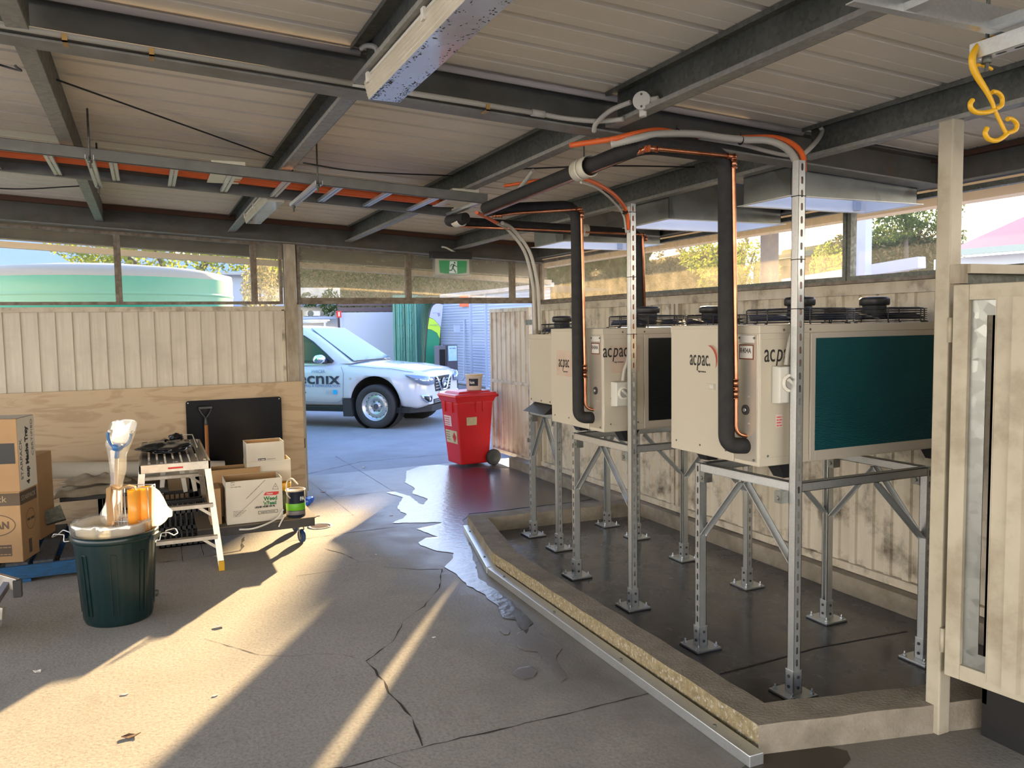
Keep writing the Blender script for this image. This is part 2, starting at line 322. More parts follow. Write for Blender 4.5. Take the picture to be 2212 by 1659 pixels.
def floormat():
    M=bpy.data.materials.new('shed_floor_concrete'); M.use_nodes=True; nt=M.node_tree; B=nt.nodes['Principled BSDF']; L=nt.links
    g=node(nt,'ShaderNodeNewGeometry'); P=g.outputs['Position']
    def nz(s,d=6,r=.6): n=node(nt,'ShaderNodeTexNoise',_Scale=s,_Detail=d,_Roughness=r); L.new(P,n.inputs['Vector']); return n.outputs['Fac']
    def mrng(i,a,b,c=0,d=1,sm=False):
        k=node(nt,'ShaderNodeMapRange'); k.inputs['From Min'].default_value=a;k.inputs['From Max'].default_value=b;k.inputs['To Min'].default_value=c;k.inputs['To Max'].default_value=d; L.new(i,k.inputs['Value']); return k.outputs[0]
    def mx(f,a,b):
        k=node(nt,'ShaderNodeMix',data_type='RGBA'); L.new(f,k.inputs[0])
        for s_,c in ((6,a),(7,b)):
            if isinstance(c,tuple): k.inputs[s_].default_value=(*c,1)
            else: L.new(c,k.inputs[s_])
        return k.outputs[2]
    c=mx(mrng(nz(.9,10,.65),.35,.65),(.43,.40,.335),(.345,.32,.265))
    c=mx(mrng(nz(60,5),.45,.75,0,.75),c,(.22,.195,.155)); c=mx(mrng(nz(9,6,.7),.55,.75,0,.45),c,(.24,.21,.17))
    c=mx(mrng(nz(2.2,8,.7),.58,.75,0,.5),c,(.19,.165,.135))
    # damp zone beside the bund: x - .08*(y) with noise
    sp=node(nt,'ShaderNodeSeparateXYZ'); L.new(P,sp.inputs[0])
    def math_(op,a,b=None,cst=None):
        k=node(nt,'ShaderNodeMath',operation=op); L.new(a,k.inputs[0])
        if b is not None: L.new(b,k.inputs[1])
        if cst is not None: k.inputs[1].default_value=cst
        return k.outputs[0]
    n1=math_('MULTIPLY',nz(1.3,7,.6),None,1.5)
    xx=math_('ADD',sp.outputs[0],n1)
    dm=mrng(xx,2.15,2.75)
    yl=mrng(sp.outputs[1],1.6,2.6); dm=math_('MULTIPLY',dm,yl)
    dark=mx(mrng(nz(6,6),.3,.7),(.135,.12,.098),(.185,.165,.135))
    c=mx(dm,c,dark)
    L.new(c,B.inputs['Base Color'])
    r=mrng(dm,0,1,.82,.42); L.new(r,B.inputs['Roughness'])
    b=node(nt,'ShaderNodeBump',_Strength=.25,_Distance=.01); L.new(nz(55,6),b.inputs['Height']); L.new(b.outputs[0],B.inputs['Normal'])
    return M
floorm=floormat()
crackm=mat('crack_dirt',(.05,.04,.03),1)
def watermat():
    M=bpy.data.materials.new('shallow_water_film'); M.use_nodes=True; nt=M.node_tree; L=nt.links; nt.nodes.remove(nt.nodes['Principled BSDF']); out=nt.nodes['Material Output']
    t=node(nt,'ShaderNodeBsdfTransparent'); t.inputs[0].default_value=(.72,.71,.69,1); g=node(nt,'ShaderNodeBsdfGlossy'); g.inputs['Roughness'].default_value=.24; g.inputs[0].default_value=(1,1,1,1)
    fr=node(nt,'ShaderNodeFresnel'); fr.inputs[0].default_value=1.55; n=node(nt,'ShaderNodeTexNoise',_Scale=22,_Detail=4); tc=node(nt,'ShaderNodeNewGeometry'); L.new(tc.outputs['Position'],n.inputs['Vector'])
    b=node(nt,'ShaderNodeBump',_Strength=.25,_Distance=.01); L.new(n.outputs['Fac'],b.inputs['Height']); L.new(b.outputs[0],g.inputs['Normal']); L.new(b.outputs[0],fr.inputs['Normal'])
    x=node(nt,'ShaderNodeMixShader'); L.new(fr.outputs[0],x.inputs[0]); L.new(t.outputs[0],x.inputs[1]); L.new(g.outputs[0],x.inputs[2]); L.new(x.outputs[0],out.inputs[0]); return M
water=watermat()
water2=water.copy(); water2.name='thin_wet_sheen'; [setattr(n_.inputs['Roughness'],'default_value',.45) for n_ in water2.node_tree.nodes if n_.type=='BSDF_GLOSSY']; [setattr(n_.inputs[0],'default_value',(.90,.89,.87,1)) for n_ in water2.node_tree.nodes if n_.type=='BSDF_TRANSPARENT']
# ================================================================ building shell
YB=8.3; XR=4.1
def zr(x): return 2.855-.0545*x           # underside of roof pan
def zp(x): return 2.705-.0545*x           # underside of purlins
# floor slab with joints and cracks
b=MB()
b.poly([(-6,-4,0),(4.0,-4,0),(4.0,9.6,0),(-6,9.6,0)])
def strip(pts,w,z=.0012,jit=.3):
    P=[V(p) for p in pts]; Q=[]
    for a,c in zip(P,P[1:]):
        n=max(1,int((c-a).length/.06))
        for i in range(n): Q.append(a.lerp(c,i/n))
    Q.append(P[-1]); L=[]
    for i,p in enumerate(Q):
        t=(Q[min(i+1,len(Q)-1)]-Q[max(i-1,0)]); t.z=0; t.normalize(); n=V((-t.y,t.x,0)); ww=w*(1+random.uniform(-jit,jit)*1.6)
        j=n*random.uniform(-w,w)*jit*1.5; L.append((b._v(V((p.x,p.y,z))+n*ww/2+j),b._v(V((p.x,p.y,z))-n*ww/2+j)))
    for (a,c),(d,e) in zip(L,L[1:]): b.face([a,c,e,d],1)
g=lambda *pts:[fz(u,v) for u,v in pts]
strip(g((740,1659),(905,1616),(1165,1556),(1408,1497)),0.0072,jit=.5)
strip(g((0,1700),(740,1659)),0.0072,jit=.5)
strip(g((600,1172),(640,1167),(760,1150),(955,1126)),0.0048,jit=.4); strip(g((955,1126),(725,985)),0.0036); strip(g((735,1073),(850,1060),(950,1053),(1095,1035),(1150,1028)),0.0042)
strip(g((764,1113),(665,1037)),0.0030); strip(g((764,1113),(730,1117)),0.0030)
strip(g((340,1216),(420,1206),(520,1190),(528,1160)),0.0132,jit=.6)
strip(g((660,1025),(780,997),(940,983),(1060,975)),0.0072)
strip(g((700,1185),(740,1196),(775,1213),(840,1226),(905,1231),(955,1229)),0.0036,jit=.9)
strip(g((955,1229),(950,1270),(915,1310),(870,1345),(850,1385),(792,1428)),0.0042,jit=.9)
strip(g((792,1428),(828,1470),(850,1510),(893,1550),(893,1565),(912,1612)),0.0054,jit=.9)
strip(g((792,1428),(735,1413),(680,1413),(620,1419),(560,1415),(510,1400),(440,1380)),0.0024,jit=.9)
strip(g((775,1213),(730,1232),(640,1245)),0.0021,jit=.9)
strip(g((955,1229),(1030,1215),(1045,1205)),0.0030,jit=.8)
strip(g((830,1640),(870,1659)),0.0036); strip(g((390,1165),(395,1213)),0.0036); strip(g((430,1160),(440,1200)),0.0036)
struct(b.build('floor',[floorm,crackm]))
# outside yard
b=MB(); b.poly([(-60,9.6,-.004),(80,9.6,-.004),(80,110,-.004),(-60,110,-.004)]); b.poly([(4.3,-30,-.004),(80,-30,-.004),(80,9.6,-.004),(4.3,9.6,-.004)]); b.poly([(-60,-30,-.004),(-6,-30,-.004),(-6,9.6,-.004),(-60,9.6,-.004)])
b.poly([(-6,-30,-.004),(4.3,-30,-.004),(4.3,-4,-.004),(-6,-4,-.004)])
struct(b.build('ground',[asph]))
# roof : profile along Y, breakpoints along X, three openings for the exhaust hoods
hoods=[(3.075,4.0,3.265,3.63,2.39),(3.075,4.0,4.34,4.83,2.405),(3.075,4.0,5.77,6.30,2.405)]
per=.22; ys=[];zs=[]; y=-4.2
while y<9.5:
    for dy,dz in ((0,0),(.085,0),(.088,.004),(.094,.004),(.097,0),(.152,0),(.156,.032),(.188,.032),(.192,0)): ys.append(y+dy); zs.append(dz)
    y+=per
# shift so that a rib centre falls on y=2.11
sh=((2.11-(-4.2+.174))%per); ys=[q+sh for q in ys]
xs=[-6.0]+sorted([h[0] for h in hoods]+[h[1] for h in hoods])+[4.75]
b=MB(); grid=[[b._v((x,yy,zr(x)+zz)) for yy,zz in zip(ys,zs)] for x in xs]
for i in range(len(xs)-1):
    xm=(xs[i]+xs[i+1])/2
    for j in range(len(ys)-1):
        ym=(ys[j]+ys[j+1])/2
        if any(h[0]<xm<h[1] and h[2]<ym<h[3] for h in hoods): continue
        b.face([grid[i][j],grid[i][j+1],grid[i+1][j+1],grid[i+1][j]])
o=struct(b.build('ceiling',[roofm])); sd=o.modifiers.new('t','SOLIDIFY'); sd.thickness=.003; sd.offset=1
# ---- purlins (C sections, web on the +X side, lips towards -X)
def purlin(x,y0,y1,label,near=False):
    b=MB(); z0=zp(x); z1=zr(x); F=.065; t=.003
    b.box(x-t,x,y0,y1,z0,z1,0)
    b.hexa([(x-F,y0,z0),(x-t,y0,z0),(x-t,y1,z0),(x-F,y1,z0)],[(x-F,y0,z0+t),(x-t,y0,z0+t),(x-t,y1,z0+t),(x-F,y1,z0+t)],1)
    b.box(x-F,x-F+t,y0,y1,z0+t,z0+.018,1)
    b.box(x-F,x-t,y0,y1,z1-t,z1,0); b.box(x-F,x-F+t,y0,y1,z1-.018,z1-t,0)
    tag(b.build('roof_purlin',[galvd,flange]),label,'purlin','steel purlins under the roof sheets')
PX=[-.30,.815,1.93,3.05]
nm=['leftmost','second from left','third from left','rightmost, above the gate post']
for x,n in zip(PX,nm):
    purlin(x,3.26,8.17,'galvanised purlin between the two cross beams, '+n)
    purlin(x,-2.0,3.10,'galvanised purlin on the camera side of the main beam, '+n)
def beam(y0,y1,x0,x1,zb,zt,label,dep=.07):
    b=MB(); s=-.0545
    def q(ya,yb,a,c,m):
        b.hexa([(x0,ya,zb(x0)+a),(x1,ya,zb(x1)+a),(x1,yb,zb(x1)+a),(x0,yb,zb(x0)+a)],[(x0,ya,zb(x0)+c),(x1,ya,zb(x1)+c),(x1,yb,zb(x1)+c),(x0,yb,zb(x0)+c)],m)
    h=zt(0)-zb(0); ym=(y0+y1)/2
    q(ym-.004,ym+.004,.008,h-.008,0); q(y0,y1,0,.008,1); q(y0,y1,h-.008,h,0)
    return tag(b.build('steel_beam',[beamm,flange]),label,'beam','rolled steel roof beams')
flangem=mat('beam_flange',(.24,.235,.21),.55,col2=(.17,.165,.14),vs=8)
flange_old=flange; flange=flangem
beam(3.13,3.24,-5.6,4.08,lambda x:zp(x)-.012,lambda x:zr(x)-.01,'long grey steel beam crossing the ceiling near the camera behind the big light')
beam(8.12,8.22,-5.6,4.08,lambda x:zp(x)-.06,lambda x:zr(x)-.03,'grey steel beam above the doorway at the far wall')
beam(9.25,9.33,-5.6,4.7,lambda x:zp(x)-.12,lambda x:zr(x)-.02,'outer steel beam at the eave beyond the far windows')
flange=flange_old
b=MB(); b.box(4.04,4.05,-2,8.25,2.475,2.64); b.box(4.0,4.09,-2,8.25,2.475,2.483,1); b.box(4.0,4.09,-2,8.25,2.632,2.64)
tag(b.build('steel_beam',[beamm,flangem]),'steel edge beam running along the top of the right wall','beam','rolled steel roof beams')
b=MB(); b.box(4.0,4.04,-2,8.2,2.605,2.63)
struct(b.build('trim_1',[rustm]))
b=MB(); b.hexa([(-5.6,8.05,zr(-5.6)-.045),(4.0,8.05,zr(4)-.045),(4.0,8.12,zr(4)-.045),(-5.6,8.12,zr(-5.6)-.045)],[(-5.6,8.05,zr(-5.6)-.005),(4.0,8.05,zr(4)-.005),(4.0,8.12,zr(4)-.005),(-5.6,8.12,zr(-5.6)-.005)]); struct(b.build('trim_2',[rustm]))
# sloping pale conduit/lip line on top of the near beam
b=MB(); b.tube([(-5.5,3.11,zr(-5.5)-.022),(.79,3.11,zr(.79)-.022)],.013); b.tube([(.83,3.11,zr(.83)-.022),(3.0,3.11,zr(3)-.022)],.013); struct(b.build('trim_3',[mat('roof_foil_edge',(.40,.37,.36),.5)]))
# fascias outside
fm=mat('cream_fascia',(.62,.54,.42),.6)
b=MB(); b.hexa([(-6,9.34,zp(-6)-.19),(4.8,9.34,zp(4.8)-.19),(4.8,9.46,zp(4.8)-.19),(-6,9.46,zp(-6)-.19)],[(-6,9.34,zp(-6)-.13),(4.8,9.34,zp(4.8)-.13),(4.8,9.46,zp(4.8)-.13),(-6,9.46,zp(-6)-.13)]); struct(b.build('trim_4',[fm]))
b=MB(); b.box(4.62,4.76,-2,9.4,2.462,2.60); struct(b.build('trim_5',[fm]))
# ---- far wall : boards, rails
bw=.137
b=MB(); x=-5.6
while x<1.25:
    b.hexa([(x,YB,.08),(x+bw,YB-.012,.08),(x+bw,YB+.02,.08),(x,YB+.02,.08)],[(x,YB,1.95),(x+bw,YB-.012,1.95),(x+bw,YB+.02,1.95),(x,YB+.02,1.95)])
    x+=bw-.002
struct(b.build('wall_back',[boardm]))
b=MB(); b.box(-5.6,1.27,YB-.03,YB+.03,1.92,1.965); b.box(1.235,1.262,YB-.03,YB+.02,0,1.93); struct(b.build('trim_6',[creamd]))
# transom frames of the far wall : each opening is a window of its own
def tz(x): return 2.66-.0445*x-.02
zs0=1.985
def win(n,x0,x1,y,z0,glass,fr=framem,t=.028,pane=True,top=None):
    b=MB(); f0=(top or tz)(x0);f1=(top or tz)(x1); d=.03
    b.box(x0,x0+t,y-d,y+d,z0,f0); b.box(x1-t,x1,y-d,y+d,z0,f1); b.box(x0+t,x1-t,y-d,y+d,z0,z0+t)
    b.hexa([(x0+t,y-d,f0-t),(x1-t,y-d,f1-t),(x1-t,y+d,f1-t),(x0+t,y+d,f0-t)],[(x0+t,y-d,f0),(x1-t,y-d,f1),(x1-t,y+d,f1),(x0+t,y+d,f0)])
    o=struct(b.build('window_%d'%n,[fr]))
    b=MB(); b.poly([(x0+t,y,z0+t),(x1-t,y,z0+t),(x1-t,y,f1-t),(x0+t,y,f0-t)]); b.build('pane',[glass],o)
    return o
perspL=thin('cleaner_perspex',(.96,.95,.90),(.5,.46,.36),.04,.15,7,.04)
win(1,-2.9,-.21,YB,zs0,perspL); win(2,-.209,.985,YB,zs0,perspL); win(3,.986,1.255,YB,zs0,perspex)
win(4,1.40,2.555,YB,2.02,perspex); win(5,2.556,3.765,YB,2.02,perspex); win(6,3.766,4.02,YB,2.02,perspex); win(7,-5.5,-2.92,YB,zs0,perspL)
b=MB(); b.box(1.40,4.02,YB-.035,YB+.035,1.985,2.019); struct(b.build('trim_7',[framem]))
# door posts
def shs(x0,x1,y0,y1,z0,z1,name,m,label,cat='post',group=None,bev=.006):
    b=MB(); b.box(x0,x1,y0,y1,z0,z1); return tag(b.build(name,[m],bevel=bev),label,cat,group)
shs(1.27,1.385,YB-.06,YB+.05,0,2.63,'door_post',postm,'brown grimy square steel post on the left side of the doorway')
shs(4.03,4.13,YB-.05,YB+.05,0,2.45,'corner_post',postm,'brown grimy corner post on the right side of the doorway')
shs(2.953,3.021,2.251,2.318,0,zp(3)-.002,'gate_post',cream,'tall cream square post in the right foreground carrying the storage gate')
b=MB(); b.box(2.985,3.03,2.30,2.36,0,.12); b.build
# ---- right wall : corrugated cream panels in frames
PAN=[( -2.0,2.2),(2.24,5.66),(5.72,8.22)]
b=MB(); y=-2.0
while y<8.2:
    for (ya,yb,xo) in ((0,.062,0),(.062,.068,-.014),(.068,.125,-.018),(.125,.131,0)):
        pass
    pts=[(0,0),(.075,0),(.082,-.016),(.128,-.016),(.135,0)]
    for (a,c),(d,e) in zip(pts,pts[1:]): b.poly([(XR+.012+c,y+a,.15),(XR+.012+e,y+d,.15),(XR+.012+e,y+d,1.93),(XR+.012+c,y+a,1.93)])
    y+=.135
b.box(XR+.02,XR+.03,-2,8.25,.15,1.93)
mould=mat('mouldy_corrugated_panel',(.60,.54,.42),.5,col2=(.50,.44,.33),vs=7,vscale3=(1,1,.2),col3=(.12,.09,.06),v3=4.2)
struct(b.build('wall_right',[mould]))
b=MB()
for z0,z1 in ((.125,.175),(1.90,1.97)): b.box(XR-.025,XR+.03,-2,8.27,z0,z1)
for y in (2.2,5.64,5.70,8.2): b.box(XR-.025,XR+.03,y-.02,y+.02,.175,1.90)
struct(b.build('trim_8',[creamd]))
b=MB(); b.box(XR-.05,XR+.05,-2,8.3,1.972,1.992); struct(b.build('trim_9',[framem]))
b=MB(); b.box(4.0,4.3,-4,9.0,-.01,.118); struct(b.build('baseboard_right',[curbm],bevel=.008))
# right windows
def winR(n,y0,y1,glass,zt0,zt1):
    b=MB(); t=.028; x=XR; d=.025; z0=1.992
    b.box(x-d,x+d,y0,y0+t,z0,zt0); b.box(x-d,x+d,y1-t,y1,z0,zt1); b.box(x-d,x+d,y0+t,y1-t,z0,z0+t)
    b.hexa([(x-d,y0+t,zt0-t),(x+d,y0+t,zt0-t),(x+d,y1-t,zt1-t),(x-d,y1-t,zt1-t)],[(x-d,y0+t,zt0),(x+d,y0+t,zt0),(x+d,y1-t,zt1),(x-d,y1-t,zt1)])
    o=struct(b.build('window_%d'%n,[galvd if y0<3.9 else framem])); b=MB(); b.poly([(x,y0+t,z0+t),(x,y1-t,z0+t),(x,y1-t,zt1-t),(x,y0+t,zt0-t)]); b.build('pane',[glass],o)
winR(8,6.22,8.24,perspex,2.46,2.46); winR(9,3.84,6.21,perspex,2.46,2.46); winR(10,2.50,3.83,meshm,2.46,2.46); winR(11,1.2,2.48,meshm,2.46,2.46); winR(12,-.5,1.18,meshm,2.46,2.46)
# short white post and angle at the end of the mesh window
shs(4.0,4.06,2.50,2.56,1.992,2.47,'window_stud',creamd,'short cream stud between the two mesh windows behind the tall post')
# ---- bund : kerb, wet floor, channel trim
A=[(2.175,2.46),(2.19,5.25),(2.44,6.38),(3.99,6.28)]      # outer line
Ai=[(2.33,2.60),(2.345,5.16),(2.56,6.21),(3.99,6.12)]      # inner line
b=MB(); h=.125
out=[(3.99,2.02)]+[(2.175,2.46)]+A[1:]; inn=[(3.99,2.17)]+Ai
out[0]=(3.99,2.03); inn[0]=(3.99,2.20)
for i in range(len(out)-1):
    a,c,d,e=out[i],out[i+1],inn[i+1],inn[i]
    # split the long runs so the cast edge looks uneven
    n=max(1,int(math.hypot(a[0]-c[0],a[1]-c[1])/.12)); 
    for k in range(n):
        l=lambda p,q,t:(p[0]+(q[0]-p[0])*t,p[1]+(q[1]-p[1])*t)
        o0,o1=l(a,c,k/n),l(a,c,(k+1)/n); i0,i1=l(e,d,k/n),l(e,d,(k+1)/n)
        rz=lambda k_:h+.004*math.sin(i*7+k_*1.9)
        za=h+.003*math.sin(i*7+k*1.9)*(0<k<n); zc=h+.003*math.sin(i*7+(k+1)*1.9)*(0<k+1<n)
        b.poly([(*o0,za),(*o1,zc),(*i1,zc),(*i0,za)],0)
        b.poly([(*o0,0),(*o1,0),(*o1,zc),(*o0,za)],1 if i==1 else 0); b.poly([(*i1,0),(*i0,0),(*i0,za),(*i1,zc)],0)
o=b.build('bund_kerb',[curbm,curbs]); tag(o,'low cast concrete kerb walling off the wet bay under the condensing units','kerb')
b=MB(); b.poly([(x,y,.003) for x,y in ([(3.99,2.2)]+Ai)][::-1])
for pts in (g((1555,1458),(1680,1425),(1760,1402),(1960,1365)),):
    P=[V((p.x,p.y,.0045)) for p in pts]
    for p,q in zip(P,P[1:]): n=(q-p).normalized(); n=V((-n.y,n.x,0))*.006; b.poly([p-n,q-n,q+n,p+n],1)
struct(b.build('floor',[wetm,crackm]))
def chan(pts,label,endcut):
    b=MB(); P=[V((x,y,0)) for x,y in pts]
    p,q=P; t=(q-p).normalized(); n=V((-t.y,t.x,0)) # towards kerb?
    if n.x<0: n=-n
    w,hh=.075,.05
    b.hexa([p+n*.004,q+n*.004,q+n*w,p+n*w],[p+n*.004+V((0,0,hh)),q+V((0,0,hh))+n*.004,q+n*w+V((0,0,hh)),p+n*w+V((0,0,hh))])
    o=b.build('kerb_channel',[galvl],bevel=.004); tag(o,label,'channel','galvanised channel along the kerb')
    b=MB(); L=(q-p).length; k=.25
    while k<L: b.cyl(p+t*k+n*.03+V((0,0,hh)),p+t*k+n*.03+V((0,0,hh+.006)),.008,n=8); k+=.75
    b.build('screw',[galvd],o)
chan([(2.075,2.40),(2.103,5.14)],'long galvanised steel channel lying along the outer side of the kerb',0)
chan([(2.105,5.16),(2.385,6.35)],'short galvanised steel channel beside the far angled part of the kerb',0)
# ---- puddles
def puddle(px,label,name='water_puddle',z=.0025,wm=None):
    P=[fz(u,v,z) for u,v in px]; Q=[]
    n=len(P)
    for i in range(n):
        a,c=P[i],P[(i+1)%n]; L=(c-a).length; k=max(1,int(L/.05)); t=(c-a).normalized() if L else V((1,0,0)); nn=V((-t.y,t.x,0))
        for j in range(k): Q.append(a.lerp(c,j/k)+nn*random.uniform(-.008,.008))
    b=MB(); b.poly(Q[::-1]); o=b.build(name,[wm or water]); e=o.modifiers.new('s','SOLIDIFY'); e.thickness=.0015; e.offset=1; return tag(o,label,'puddle')
puddle([(878,1018),(905,1008),(950,1004),(1000,1010),(1060,1012),(1140,1012),(1143,1000),(1168,1028),(1240,1052),(1325,1073),(1200,1089),(1090,1102),(1014,1110),(1000,1125),(1035,1250),(1105,1300),(1150,1345),(1135,1370),(1115,1340),(1085,1335),(1075,1310),(1040,1280),(1010,1265),(985,1240),(960,1225),(975,1210),(980,1195),(945,1190),(908,1178),(902,1172),(920,1162),(945,1160),(900,1143),(955,1130),(950,1128),(848,1130),(870,1120),(880,1112),(865,1105),(858,1096),(870,1075),(835,1064),(852,1062),(885,1072),(905,1088),(915,1090),(925,1078),(890,1066),(897,1056),(875,1042)],'long sprawling puddle of water running from the red bin past the kerb corner')
puddle([(1118,1368),(1150,1350),(1175,1378),(1195,1385),(1215,1400),(1200,1425),(1225,1465),(1215,1472),(1190,1440),(1160,1408),(1130,1405),(1112,1390)],'ragged wet patch in the middle of the floor beside the channel',wm=water2)
puddle([(1108,1455),(1118,1442),(1145,1438),(1160,1450),(1152,1463),(1128,1467)],'small round puddle nearest the camera',wm=water2)
puddle([(1080,1362),(1090,1356),(1104,1362),(1098,1371),(1085,1370)],'tiny puddle left of the ragged wet patch',wm=water2)
damp=mat('damp_stain',(.05,.04,.028),.35)
P=[fz(u,v,.002) for u,v in ((1640,1632),(1690,1620),(1720,1612),(1790,1612),(1830,1622),(1838,1640),(1815,1665),(1700,1690),(1640,1680),(1600,1660))]
b=MB(); b.poly(P[::-1]); tag(b.build('damp_patch',[damp]),'dark damp stain on the floor at the near end of the kerb','stain')
# ---- gates
def gate(hx,hy,dx,dy,L,z0,z1,n,m,label_name,rails=3,pm=None,name='door'):
    """framed gate from hinge point along (dx,dy)"""
    t=V((dx,dy,0)).normalized(); nn=V((-t.y,t.x,0)); h=V((hx,hy,0)); f=.045; b=MB()
    P=lambda a,z,o=0:h+t*a+nn*o+V((0,0,z))
    for a0,a1,c0,c1 in ((0,f,z0,z1),(L-f,L,z0,z1),(f,L-f,z0,z0+f),(f,L-f,z1-f,z1),(f,L-f,(z0+z1)/2-.02,(z0+z1)/2+.02)):
        b.hexa([P(a0,c0,-.02),P(a1,c0,-.02),P(a1,c0,.02),P(a0,c0,.02)],[P(a0,c1,-.02),P(a1,c1,-.02),P(a1,c1,.02),P(a0,c1,.02)])
    o=b.build('%s_%d'%(name,n),[m]); struct(o)
    b=MB(); a=f
    while a<L-f-.001:
        e=min(a+.135,L-f); w=e-a
        q=[(0,0),(.08,0),(.086,.012),(.128,.012),(.135,0)]
        for (s0,o0),(s1,o1) in zip(q,q[1:]):
            s0=min(s0,w);s1=min(s1,w)
            if s1>s0: b.poly([P(a+s0,z0+f,o0),P(a+s1,z0+f,o1),P(a+s1,z1-f,o1),P(a+s0,z1-f,o0)])
        a+=.135
    b.build('panel',[pm or m],o)
    return o
gpm=mat('stained_gate_panel',(.60,.53,.42),.55,col2=(.50,.42,.31),vs=6,vscale3=(2,2,.3),col3=(.26,.15,.08),v3=2)
o=gate(4.14,8.62,-.03,1,1.12,.10,1.95,1,creamd,'',pm=gpm)
b=MB(); b.box(4.08,4.13,8.36,8.62,1.74,1.80); b.box(4.08,4.13,8.36,8.62,.35,.40); b.build('hinge',[galvd],o)
a=fz(659,1067); a=V((1.47,8.36,0)); o=gate(1.445,8.42,.160,1,1.15,.06,1.93,2,cream,'',pm=creamd); b=MB(); b.box(1.365,1.438,8.352,8.415,.0,2.0); b.build('meeting_stile',[mat('white_gate_paint',(.62,.60,.56),.5,col2=(.54,.50,.44),vs=8)],o); b=MB(); b.box(1.367,1.436,8.345,8.352,.52,.62); b.build('bolt',[galvd],o)
# storage gate in the right foreground (opens towards the camera)
gt=V((.137,-.99,0)); hz=V((2.955,2.222,0))
z0,z1=.283,1.879; o=None
def gp(a,z,off=0): return hz+gt*a+V((gt.y,-gt.x,0))*(-off)+V((0,0,z))
b=MB(); f=.062; L=1.15
for a0,a1,c0,c1 in ((0,f,z0,z1),(L-f,L,z0,z1),(f,L-f,z0,z0+f),(f,L-f,z1-f,z1)):
    b.hexa([gp(a0,c0,-.02),gp(a1,c0,-.02),gp(a1,c0,.02),gp(a0,c0,.02)],[gp(a0,c1,-.02),gp(a1,c1,-.02),gp(a1,c1,.02),gp(a0,c1,.02)])
gd=struct(b.build('door_3',[cream],bevel=.003))
b=MB()
for a0,a1,c0,c1,mm in ((f,f+.062,z0+f,z1-f,0),(f+.062,f+.115,z0+f,z0+f+.06,0),(f+.062,f+.115,z1-f-.06,z1-f,0)):
    b.hexa([gp(a0,c0,.0),gp(a1,c0,.0),gp(a1,c0,.004),gp(a0,c0,.004)],[gp(a0,c1,.0),gp(a1,c1,.0),gp(a1,c1,.004),gp(a0,c1,.004)])
b.build('backing_sheet',[galvm],gd,label='scratched galvanised backing sheet')
b=MB(); a=.168
while a<L-.07:
    q=[(0,0),(.06,0),(.068,-.02),(.12,-.02),(.128,0),(.148,0)]
    for (s0,o0),(s1,o1) in zip(q,q[1:]):
        s1_=min(a+s1,L-.02);s0_=min(a+s0,L-.02)
        if s1_>s0_: b.poly([gp(s0_,z0+.03,-.022+o0),gp(s1_,z0+.03,-.022+o1),gp(s1_,z1-.055,-.022+o1),gp(s0_,z1-.055,-.022+o0)])
    a+=.148
b.hexa([gp(.166,z0+.03,-.024),gp(.170,z0+.03,-.024),gp(.170,z0+.03,-.019),gp(.166,z0+.03,-.019)],[gp(.166,z1-.055,-.024),gp(.170,z1-.055,-.024),gp(.170,z1-.055,-.019),gp(.166,z1-.055,-.019)])
b.build('panel',[cream],gd)
b=MB()
for z in (.42,1.70): b.cyl((2.948,2.238,z-.05),(2.948,2.238,z+.05),.011,n=12)
b.build('hinge',[cream],gd)
b=MB(); b.box(2.995,4.04,2.19,2.225,1.925,1.962)
o=struct(b.build('trim_10',[cream]))
b=MB(); b.box(2.953,3.0,2.205,2.2505,1.885,1.962); b.build('bracket',[postm],o)
b=MB(); b.box(3.022,4.04,2.226,2.27,1.885,1.925); b.build('channel',[galvd],o)
# added black cupboard behind the gate, standing in for the shade inside
b=MB(); dm=mat('gate_shade_black',(.012,.011,.01),.8)
b.box(3.12,4.03,.9,2.18,.0,.14);b.box(3.12,4.03,.9,2.18,1.82,1.85); b.box(4.0,4.03,.9,2.18,.14,1.82); b.box(3.12,4.0,2.16,2.18,.14,1.82); b.box(3.12,4.0,.9,.92,.14,1.82)
b.box(3.12,3.14,.9,1.53,.14,1.82); b.box(3.12,3.14,1.54,2.18,.14,1.82); b.box(3.115,3.12,1.50,1.52,.8,.95)
tag(b.build('gate_shade_box',[dm]),'added closed black cupboard seen through the slot of the foreground gate','shadebox')
